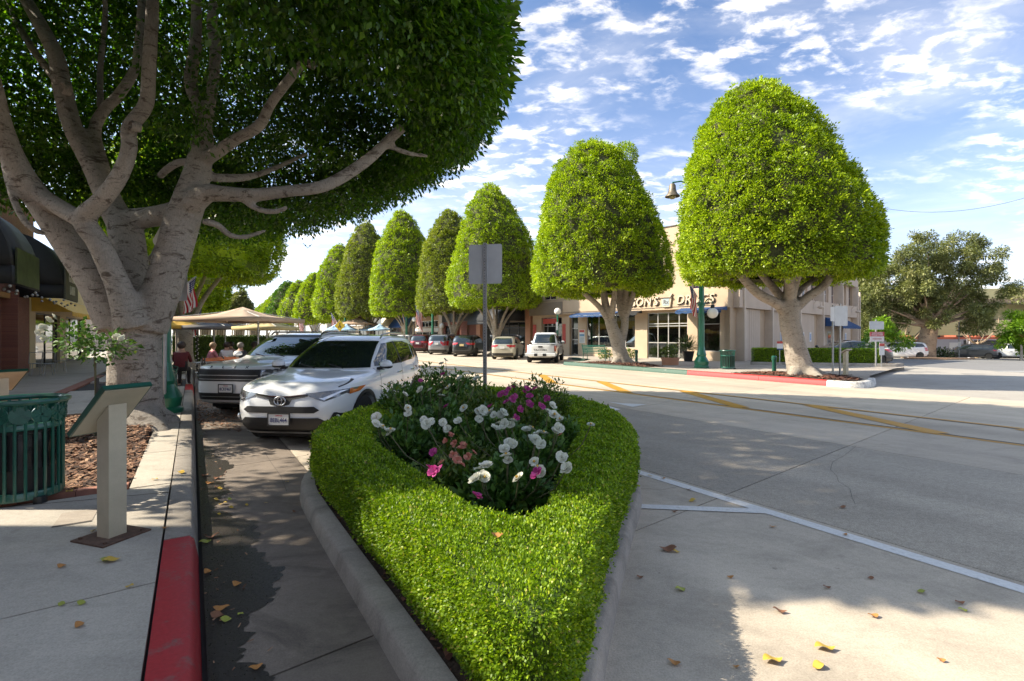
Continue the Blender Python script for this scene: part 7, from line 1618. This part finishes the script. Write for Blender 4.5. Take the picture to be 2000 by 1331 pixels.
# ---- outdoor dining
m_tanc = M('tan parasol canvas', (.42, .31, .22), .85, .06, 3); m_yelc = M('yellow parasol canvas', (.62, .38, .06), .85, .06, 3); m_sandc = M('sand yellow canvas', (.52, .42, .20), .85, .06, 3); m_grc = M('grey parasol canvas', (.16, .16, .165), .85, .06, 3); m_bluec = M('pale blue canvas', (.30, .44, .58), .85, .08, 3)
def parasol(label, px, Y, zt, ze, half, mat, sides=4, pole=True, rot=.3, off=(0, 0)):
    x = (px - 1000) / F * Y; t = thing('parasol', label, 'parasol', (x, Y, .12), 0, 'cafe parasols'); b = MB(); n = sides
    ring = [Vector((half * math.cos(rot + 6.2832 * k / n), half * math.sin(rot + 6.2832 * k / n), ze)) for k in range(n)]; ap = Vector((0, 0, zt)); N_ = 5
    for k in range(n):
        a, c = ring[k], ring[(k + 1) % n]
        def fn(s_, q): p_ = ap.lerp(a.lerp(c, q), s_); p_.z -= .10 * math.sin(math.pi * s_) * (1 if q in (0, 1) else 1.2) + .05 * math.sin(math.pi * q) * s_; return p_
        b.grid(fn, N_, 4)
        b.add([a, c, c - Vector((0, 0, .14)), a - Vector((0, 0, .14))], [(0, 1, 2, 3)])
    o = b.build('canopy', mat, t, smooth=20); md = o.modifiers.new('s', 'SOLIDIFY'); md.thickness = .008
    for k in range(n): MB().tube([(0, 0, zt - .10), tuple(ring[k] - Vector((0, 0, .03)))], .012, 5).build('rib', m_alu, t)
    MB().tube([(off[0], off[1], 0), (off[0], off[1], ze - .1 if pole else zt), (0, 0, zt - .08)], .028, 8).build('pole', m_alu, t); MB().lathe([(.3, 0), (.3, .06), (.05, .1)], 14, Matrix.Translation((off[0], off[1], 0))).build('base', m_blackm, t); return t
parasol('big tan parasol over the patio tables', 474, 16.6, 2.50, 2.12, 2.05, m_tanc, 4, True, .75, (.42, .2))
parasol('bright yellow parasol peeking out right of the huge trunk', 345, 19.5, 2.30, 1.93, 1.5, m_yelc, 4, True, .2)
parasol('grey parasol under the tan one', 418, 20, 2.22, 1.92, 1.45, m_grc, 6); parasol('yellow parasol behind the grey one', 440, 22.5, 2.30, 1.95, 1.4, m_yelc, 4, True, .8); parasol('sand yellow parasol on the right side of the patio', 521, 19.5, 2.25, 1.88, 1.25, m_sandc, 4, True, .75)
for px, Y, zt, lab in ((655, 62, 3.0, 'pale blue parasol left of its twin down the road'), (677, 62, 3.05, 'pale blue parasol right of its twin down the road'), (742, 60, 3.0, 'pale blue parasol beside the black globe lamp'), (722, 64, 3.0, 'small blue parasol under the wide brown one')): parasol(lab, px, Y, zt, 2.3, 1.4, m_bluec, 6)
parasol('wide brown parasol down the road', 701, 64, 4.0, 3.1, 2.4, M('brown canvas', (.36, .24, .15), .85), 6)
# green screen fence, festoon post, barriers
sc0, sc1 = P(338, 690, 25.5), P(548, 690, 27.5); boxhedge('green leafy screen behind the patio', [(sc0.x, sc0.y), (sc1.x, sc1.y)], .25, .1, 1.62, .09, 600, m_dark, 9)
p = P(385, 690, 19.5); t = thing('festoon_post', 'pole wrapped in white lights at the patio edge', 'post', (p.x, p.y, .1)); MB().tube([(0, 0, 0), (0, 0, 1.75)], .03, 6).build('post', m_blackm, t)
b = MB(); [b.sphere((.05 * math.cos(k * 1.9), .05 * math.sin(k * 1.9), .1 + k * .055), .026, 6, 4) for k in range(30)]; b.build('light_string', m_globe, t)['kind'] = 'stuff'
for i, (pa, pb_, Y0, Y1) in enumerate(((395, 470, 14.0, 15.2), (400, 470, 13.2, 14.2))):
    a, c = P(pa, 700, Y0), P(pb_, 700, Y1); a.z = c.z = 0; d = (c - a); t = thing('patio_barrier', 'orange railed barrier nearest the wagon' if i else 'orange railed barrier behind the nearest one', 'barrier', a, 0, 'patio barriers')
    for z in (.35, .65, .98): MB().tube([(0, 0, z), (d.x, d.y, z)], .028, 6).build('rail', m_wood, t)
    for k in (0, .5, 1): MB().tube([(d.x * k, d.y * k, 0), (d.x * k, d.y * k, 1.05)], .022, 6).build('post', m_blackm, t)
    for k in range(1, 12): MB().tube([(d.x * k / 12, d.y * k / 12, .06), (d.x * k / 12, d.y * k / 12, .35)], .006, 4).build('baluster', m_blackm, t)
def cafe_table(label, x, y, z=.0):
    t = thing('cafe_table', label, 'table', (x, y, z), 0, 'patio tables'); MB().lathe([(.42, .72), (.43, .735), (.42, .75)], 18).build('table_top', m_metal, t); MB().lathe([(.22, 0), (.2, .03), (.03, .05), (.03, .71)], 12).build('pedestal', m_blackm, t); return t
def cafe_chair(label, x, y, rot, z=0.0):
    t = thing('cafe_chair', label, 'chair', (x, y, z), rot, 'metal cafe chairs'); MB().lathe([(.20, .44), (.21, .45), (.20, .46)], 14).build('seat', m_metal, t)
    for a in (.8, 2.35, 3.93, 5.5): MB().tube([(.16 * math.cos(a), .16 * math.sin(a), .44), (.22 * math.cos(a), .22 * math.sin(a), 0)], .012, 5).build('leg', m_metal, t)
    MB().tube([(.20 * math.sin(q), -.20 * math.cos(q) * .9, .45 + .42 * min(1, 1.6 * math.cos(q / 1.05) ** .5)) if abs(q) < 1.5 else (.20 * math.sin(q), 0, .45) for q in np.linspace(-1.5, 1.5, 11)], .012, 5).build('backrest', m_metal, t); return t
cafe_table('round table at the front of the patio', P(405, 690, 17).x, 17); cafe_table('round table in the middle of the patio', P(432, 690, 20).x, 20); cafe_table('round table at the right of the patio', P(478, 690, 19).x, 19)
for px, Y, rr_, lab in ((358, 15.2, 1.0, 'cafe chair nearest the pavement edge'), (395, 16.2, 2.6, 'empty cafe chair by the front patio table'), (455, 18.3, -1.6, 'cafe chair at the right patio table'), (420, 21, .4, 'cafe chair at the middle patio table')): cafe_chair(lab, (px - 1000) / F * Y, Y, rr_, .15 if px == 358 else 0)
for px, Y, lab in ((70, 18.6, 'metal chair against the restaurant window'), (95, 18.4, 'metal chair with curved arms on the restaurant terrace'), (118, 20.5, 'metal chair farthest along the restaurant terrace')): cafe_chair(lab, (px - 1000) / F * Y, Y, 1.0, .15)
# ---- people at the tables
m_skin = M('skin', (.42, .25, .18), .6, .05, 8)
def person(label, x, y, z, rot, shirt, trousers, hair, lean=.12, seat=.46):
    t = thing('person', label, 'person', (x, y, z), rot, 'diners on the patio')
    J = {'pel': (0, 0, seat + .10), 'ch': (0, lean, seat + .42), 'nk': (0, lean + .02, seat + .58), 'hd': (0, lean + .05, seat + .70), 'tp': (0, lean + .05, seat + .82)}
    E = [('pel', 'ch'), ('ch', 'nk'), ('nk', 'hd'), ('hd', 'tp')]; rad = {'pel': .15, 'ch': .16, 'nk': .055, 'hd': .095, 'tp': .07}
    for s_, k in ((-1, 'l'), (1, 'r')):
        J.update({'sh' + k: (s_ * .17, lean, seat + .50), 'el' + k: (s_ * .22, lean + .12, seat + .26), 'wr' + k: (s_ * .12, lean + .34, seat + .30), 'hn' + k: (s_ * .10, lean + .42, seat + .31), 'hp' + k: (s_ * .10, .05, seat + .06), 'kn' + k: (s_ * .12, .44, seat + .03), 'an' + k: (s_ * .12, .42, .08), 'to' + k: (s_ * .12, .56, .04)})
        E += [('ch', 'sh' + k), ('sh' + k, 'el' + k), ('el' + k, 'wr' + k), ('wr' + k, 'hn' + k), ('pel', 'hp' + k), ('hp' + k, 'kn' + k), ('kn' + k, 'an' + k), ('an' + k, 'to' + k)]; rad.update({'sh' + k: .07, 'el' + k: .048, 'wr' + k: .033, 'hn' + k: .035, 'hp' + k: .10, 'kn' + k: .065, 'an' + k: .045, 'to' + k: .04})
    ks = list(J); me = bpy.data.meshes.new('body'); me.from_pydata([J[k] for k in ks], [(ks.index(a), ks.index(c)) for a, c in E], []); o = bpy.data.objects.new('body', me); C.objects.link(o); o.parent = t
    o.modifiers.new('k', 'SKIN'); sv = me.skin_vertices[0].data
    for i, k in enumerate(ks): sv[i].radius = (rad[k] * (1.25 if k in ('ch', 'pel') else 1), rad[k])
    sv[0].use_root = True; sb = o.modifiers.new('s', 'SUBSURF'); sb.levels = 1; sb.render_levels = 1; apply_mods(o); me = o.data; me.materials.clear()
    for m_ in (m_skin, shirt, trousers): me.materials.append(m_)
    for pz in me.polygons:
        c = pz.center; near = min(ks, key=lambda k: (Vector(J[k]) - c).length); pz.material_index = 0 if near[:2] in ('nk', 'hd', 'tp', 'wr', 'hn') else (1 if near[:2] in ('ch', 'sh', 'el') or near == 'pel' and c.z > seat + .1 else 2); pz.use_smooth = True
    b = MB(); b.sphere((0, lean + .02, seat + .755), .118, 12, 8, (1, 1.05, 1.0)); b.build('hair', hair, t); return t
h_dk = M('dark hair', (.03, .018, .012), .6, .3, 30); h_bl = M('fair hair', (.30, .20, .11), .6, .3, 30); h_gr = M('grey hair', (.22, .2, .18), .6, .3, 30); jn = M('denim', (.04, .055, .10), .85, .2, 20); blk = M('black cloth', (.015, .015, .017), .85, .2, 20)
def at_px(px, Y): return (px - 1000) / F * Y
person('person in a dark red top seated alone at the pavement edge', at_px(352, 14.6), 14.6, .15, R(20), M('dark red cloth', (.10, .012, .015), .85, .2, 20), blk, h_dk)
person('person in a pink top with fair hair at the left patio table', at_px(408, 18.3), 18.3, .08, R(-40), M('pink cloth', (.45, .16, .18), .85, .1, 20), jn, h_bl)
person('person in a white shirt turned from the street at the middle table', at_px(443, 18.8), 18.8, .08, R(30), M('white cloth', (.62, .6, .58), .85, .05, 20), jn, h_dk)
person('person with long dark hair beside the white shirted one', at_px(458, 20.5), 20.5, .08, R(150), M('blush cloth', (.45, .3, .26), .85, .1, 20), blk, h_dk)
person('person in a charcoal top at the front of the middle table', at_px(467, 18.2), 18.2, .08, R(10), M('charcoal cloth', (.04, .042, .05), .85, .2, 20), jn, h_gr)
person('person in black leaning at the right table', at_px(489, 19.6), 19.6, .08, R(-60), blk, jn, h_dk); person('person in dark clothes farthest right under the tan parasol', at_px(505, 21), 21, .08, R(100), blk, blk, h_dk)
# white curtains at the patio pavilion
m_curt = M('cream curtain', (.50, .42, .33), .9, .08, 4)
for px, Y, lab in ((404, 28.5, 'gathered cream curtain left of the pavilion'), (433, 29, 'grey cream curtain at the middle of the pavilion'), (470, 29.5, 'wide cream curtain at the right of the pavilion'), (500, 30, 'narrow cream curtain at the pavilion end')):
    x = at_px(px, Y); t = thing('curtain', lab, 'curtain', (x, Y, .1), 0, 'pavilion curtains'); b = MB(); b.grid(lambda u_, v_: Vector((-.4 + .8 * u_ * (1 - .25 * math.sin(v_ * 3)) , .07 * math.sin(u_ * 28), 2.6 * v_)), 40, 6); o = b.build('cloth', m_curt, t, smooth=80); md = o.modifiers.new('s', 'SOLIDIFY'); md.thickness = .01; MB().tube([(-.5, 0, 0), (-.5, 0, 2.7)], .04, 6).build('post', m_tan, t)
# ---- far trees
def loose_tree(label, x, y, z, h, clumps, mat, bark, L, seed, trunk_r=.5, name='tree', cr=1.3, lean=0):
    t = thing(name, label, 'tree', (x, y, z)); g_ = random.Random(seed); rng = np.random.default_rng(seed); Ls = [([(0, 0, -.2), (lean * .3, 0, h * .1), (lean * .7, 0, h * .22), (lean, 0, h * .32)], [trunk_r * 1.35, trunk_r, trunk_r * .85, trunk_r * .75])]; V = []
    for cx, cy, cz, r in clumps:
        Ls.append(([(lean * .8, 0, h * .27), (lean + (cx - lean) * .45, cy * .45, h * .27 + (cz - h * .27) * .5), (cx, cy, cz)], [trunk_r * .24, trunk_r * .13, .04])); n = int(1000 * r * r)
        u = unit(n, rng); sub = rng.normal(size=(max(6, int(r * 7)), 3)); sub = sub / np.linalg.norm(sub, axis=1)[:, None] * r * (.45 + .6 * rng.random(len(sub)))[:, None]; k = rng.integers(0, len(sub), n)
        pos = np.array([cx, cy, cz]) + sub[k] + u * (rng.random(n)[:, None] ** .5) * r * .40 * np.array([1, 1, .9]); LL = L * (.6 + .8 * rng.random(n)); V.append(leaves(pos, u + unit(n, rng) * .6 + np.array([0, 0, -.35]), np.array([0, 0, 1.]) + unit(n, rng) * .7, LL, LL * .34))
    limb_union('trunk', Ls, max(.09, trunk_r * .14), bark, t, 2); obj('crown', quads('crown', np.concatenate(V)), mat, t); return t
g_ = random.Random(12); cl_ = []
for cx, cz, r in ((-6.3, 4.6, 1.9), (-5.0, 7.0, 2.0), (-4.2, 9.6, 1.9), (-2.6, 11.6, 1.8), (-1.6, 12.9, 1.4), (.2, 10.6, 1.8), (-2.4, 8.6, 2.0), (-.2, 7.2, 2.1), (-3.4, 5.6, 2.0), (2.2, 12.0, 1.7), (4.4, 12.6, 1.8), (6.2, 12.9, 1.4), (5.6, 10.6, 1.8), (7.4, 9.4, 1.5), (3.4, 9.2, 2.0), (5.0, 7.4, 2.0), (7.4, 7.0, 1.6), (2.4, 6.2, 1.9), (4.6, 5.0, 1.7), (6.8, 5.0, 1.7), (.4, 5.0, 1.5), (-7.4, 6.8, 1.3), (8.4, 5.6, 1.2)): cl_.append((cx, g_.uniform(-2.5, 2.5), cz, r))
for k in range(16): a = g_.uniform(0, 6.28); q = g_.uniform(.2, .95); cl_.append((.6 + 6.6 * q * math.cos(a), g_.uniform(-3, 3), 8.2 + 4.2 * q * math.sin(a), g_.uniform(1.0, 1.6)))
x = at_px(1803, 55.5); loose_tree('great paperbark tree with twisted trunk and airy crown beside the lot', x, 55.5, -1.15, 14, cl_, m_euc, m_bark3, .27, 5, .95, 'paperbark_tree', lean=.9)
x = at_px(1702, 58); loose_tree('slender drooping grey green tree behind the drugstore side wall', x, 58, -1.0, 11, [(g_.uniform(-1.6, 1.2), g_.uniform(-1, 1), z, 1.5) for z in (2.5, 4, 5.5, 7, 8.5, 10)], m_euc, m_bark3, .4, 6, .25)
x = at_px(1995, 52); loose_tree('bright lime green young tree at the right edge', x, 52, -1.1, 5.4, [(-1.2, 0, 3.0, 1.3), (.4, -.5, 3.8, 1.4), (.8, .5, 2.4, 1.3), (-.6, .3, 4.6, 1.1), (2, 0, 3, 1.4)], m_lime, m_bark2, .3, 7, .14)
x = at_px(1722, 50); loose_tree('light green shrubby tree behind the towing notice', x, 50, -.9, 3.6, [(-.9, 0, 2.2, 1.0), (.7, .4, 2.8, 1.1), (1.7, -.2, 1.9, 1.0), (0, 0, 3.8, 1.0)], m_lime, m_bark2, .26, 8, .1)
x = at_px(467, 150); loose_tree('far grey eucalyptus standing at the end of the street', x, 150, 0, 15.5, [(-2.2, 0, 8.5, 2.2), (0, 0, 12.5, 2.4), (2.4, 0, 9.0, 2.3), (-1.2, 0, 10.8, 2.2), (1.6, 0, 11.4, 2.0), (0, 0, 8.2, 2.2), (-3, 0, 11, 1.4)], m_euc, m_bark2, .7, 9, .4)
for px, Y, lab, seed in ((1763, 60, 'bare pollarded tree left of the paperbark', 3), (1908, 62.5, 'bare pollarded tree behind the dark minivan', 4)):
    x = at_px(px, Y); t = thing('bare_tree', lab, 'tree', (x, Y, -1.2), 0, 'bare pollarded trees'); gg = random.Random(seed); Ls = [([(0, 0, 0), (0, 0, 1.2), (.1, 0, 2.0)], [.22, .16, .15])]
    for k in range(7):
        a = 6.28 * k / 7; e = Vector((2.1 * math.cos(a), 1.5 * math.sin(a), 3.3 + gg.uniform(-.4, .6))); Ls.append(([(0, 0, 1.7), tuple(e * .5 + Vector((0, 0, .6))), tuple(e)], [.1, .07, .06]))
        for q in range(4): f_ = e + Vector((gg.uniform(-.5, .5), gg.uniform(-.4, .4), gg.uniform(1.0, 2.0))); Ls.append(([tuple(e), tuple((e + f_) / 2 + Vector((.1, 0, 0))), tuple(f_)], [.045, .035, .03]))
    limb_union('trunk', Ls, .05, M('pale pollard bark', (.36, .26, .17), .9, .2, 6), t, 1)
x = at_px(1831, 57); t = thing('shrub', 'rounded dark shrub at the foot of the paperbark', 'shrub', (x, 57, -1.2)); leafball(t, (0, 0, .7), 1.5, 1500, .2, m_dark, 4, flat=.5)
ib_ = [(at_px(1765, 50), 50), (at_px(1850, 49.5), 49.5), (at_px(1905, 54), 54), (at_px(1800, 60), 60)]
b = MB(); b.prism(ib_, lambda x, y: terrain(x, y) - .1, lambda x, y: terrain(x, y) + .14); tag(b.build('lot_island', m_chip2 and M('mulched island', (.28, .17, .10), .95, .25, 2), smooth=0), kind='structure')
p = G(1867, 705, -1.0); t = thing('lot_pole', 'slim steel pole in front of the dark minivan', 'pole', (at_px(1873, 57), 57, -1.15)); MB().tube([(0, 0, 0), (0, 0, 4.4)], .06, 6).build('shaft', m_metal, t); MB().box(-.15, .15, -.1, -.07, 1.5, 2.1).build('pole_sign', m_white_, t, smooth=0)
# ---- cable in the sky, festoon loop, fallen leaves
t = thing('overhead_cable', 'thin cable crossing the sky at the right edge', 'cable', P(1720, 406, 40)); O = t.location.copy(); e = P(2060, 368, 34) - O; MB().tube([tuple(e * k / 12 + Vector((0, 0, -.9 * (1 - (2 * k / 12 - 1) ** 2)))) for k in range(-2, 13)], .012, 4).build('wire', m_blackm, t)
O = P(590, 452, 11.5); t = thing('festoon_string', 'loop of festoon wire hanging below the dark crown', 'string lights', O); pts = [P(x, y, 11.5) - O for x, y in ((586, 425), (589, 458), (592, 475), (601, 485), (610, 476), (613, 452), (615, 430))]; MB().tube([tuple(q) for q in pts], .006, 4).build('wire', m_blackm, t)
for k in range(len(pts) - 1): MB().sphere((pts[k] + pts[k + 1]) / 2, .018, 6, 4).build('bulb', m_blackm, t)
m_fl = [M('yellow fallen leaf', (.55, .36, .05), .6, .25, 30), M('brown fallen leaf', (.22, .10, .05), .8, .3, 30), M('orange fallen leaf', (.42, .19, .05), .7, .3, 30), M('green yellow fallen leaf', (.30, .32, .05), .6, .25, 30)]
FL = []
for i in range(4):
    b = MB(); n = 8
    def w_(k): return .30 * math.sin(math.pi * (k / n) ** .8) 
    vs = [Vector((k / n - .5, w_(k), .10 * abs(w_(k)) + .10 * math.sin(k * .8 + i))) for k in range(n + 1)] + [Vector((k / n - .5, 0, .08 * math.sin(k * .8 + i))) for k in range(n + 1)] + [Vector((k / n - .5, -w_(k), .16 * abs(w_(k)) + .10 * math.sin(k * .8 + i))) for k in range(n + 1)]
    vs = [v + Vector((0, 0, .12)) for v in vs]
    b.add(vs, [(k, n + 1 + k, n + 2 + k, k + 1) for k in range(n)] + [(n + 1 + k, 2 * n + 2 + k, 2 * n + 3 + k, n + 2 + k) for k in range(n)]); me = b.mesh('fallen_leaf', 80); me.materials.append(m_fl[i]); FL.append(me)
LF_ = [(1612, 1268, 0, 40), (1510, 1292, 0, 42), (1597, 1303, 0, 30), (1316, 1296, 2, 26), (1523, 1195, 1, 26), (1705, 1204, 2, 22), (1328, 1152, 3, 22), (1305, 1075, 1, 34), (1320, 1078, 0, 16), (1352, 979, 0, 18), (1427, 1128, 2, 14), (1510, 1030, 2, 14), (1650, 1045, 2, 12), (1645, 992, 1, 16), (1615, 1148, 1, 16), (1800, 1157, 3, 20), (1875, 1178, 1, 18), (1880, 1192, 3, 16), (1838, 1290, 2, 16), (1318, 1000, 1, 12), (1296, 935, 2, 10), (1270, 930, 0, 10), (1345, 957, 1, 10), (1700, 1130, 1, 14), (1438, 1303, 2, 14), (1250, 1128, 1, 14),
       (218, 1096, 0, 32, .155), (205, 1096, 3, 26, .155), (120, 1181, 3, 18, .155), (158, 1179, 3, 20, .155), (155, 1222, 2, 24, .155), (253, 1146, 0, 16, .155), (120, 1107, 2, 20, .155), (185, 1038, 0, 18, .155), (135, 961, 0, 16, .155), (355, 924, 0, 18, .155), (302, 937, 0, 12, .155), (323, 1032, 2, 14, .155),
       (425, 1205, 1, 34), (440, 1212, 3, 26), (432, 1190, 2, 30), (470, 1200, 3, 14), (405, 1118, 2, 20), (400, 1060, 3, 22), (415, 1050, 1, 26), (462, 1142, 2, 22), (500, 1305, 2, 26), (428, 1005, 0, 10), (435, 985, 0, 16), (422, 977, 0, 14), (452, 992, 0, 12), (448, 976, 3, 12), (482, 987, 0, 9), (430, 955, 0, 12), (520, 983, 0, 8), (575, 1000, 1, 10), (560, 942, 0, 8), (400, 930, 1, 16), (425, 935, 1, 18), (410, 945, 2, 18)]
for it in LF_:
    px, py, k, sz = it[:4]; z = it[4] if len(it) > 4 else .006; p = G(px, py, z); o = bpy.data.objects.new('fallen_leaf', FL[k]); C.objects.link(o); o.location = p; o.scale = (sz * p.y / F,) * 3; o.rotation_euler = (random.uniform(-.15, .15), random.uniform(-.1, .1), random.uniform(-.5, .5) + (math.pi if random.random() < .5 else 0))
    nm = ('yellow', 'brown', 'orange', 'greenish yellow')[k]
    wh = 'pavement' if z > .1 else ('dark left gutter' if px < 600 else 'grey parking lane')
    tag(o, f'single {nm} leaf lying on the {wh}', 'leaf', f'{nm} leaves on the {wh}')
for (px, py, k, sz, lab) in ((970, 1047, 2, 26, 'curled orange leaf caught on top of the hedge'), (716, 905, 1, 16, 'brown leaf resting on the left arm of the hedge')):
    p = G(px, py, ZT + .02); o = bpy.data.objects.new('fallen_leaf', FL[k]); C.objects.link(o); o.location = p; o.scale = (sz * p.y / F,) * 3; o.rotation_euler = (.3, .2, .4); tag(o, lab, 'leaf')
ch = chips('leaf_litter', [S(2.5, .07), S(2.5, .36), S(9, .34), S(13, .30), S(13, .07)], 160, .022, m_chip, lambda x, y: .005); tag(ch, 'brown leaf litter collected along the left gutter', 'leaf litter', kind='stuff')
ch = chips('leaf_litter', [S(10.5, .1), S(9.5, .7), S(13.5, .9), S(15, .1)], 900, .05, m_chip, lambda x, y: .005); tag(ch, 'drift of dry leaves in front of the parked wagon', 'leaf litter', kind='stuff')
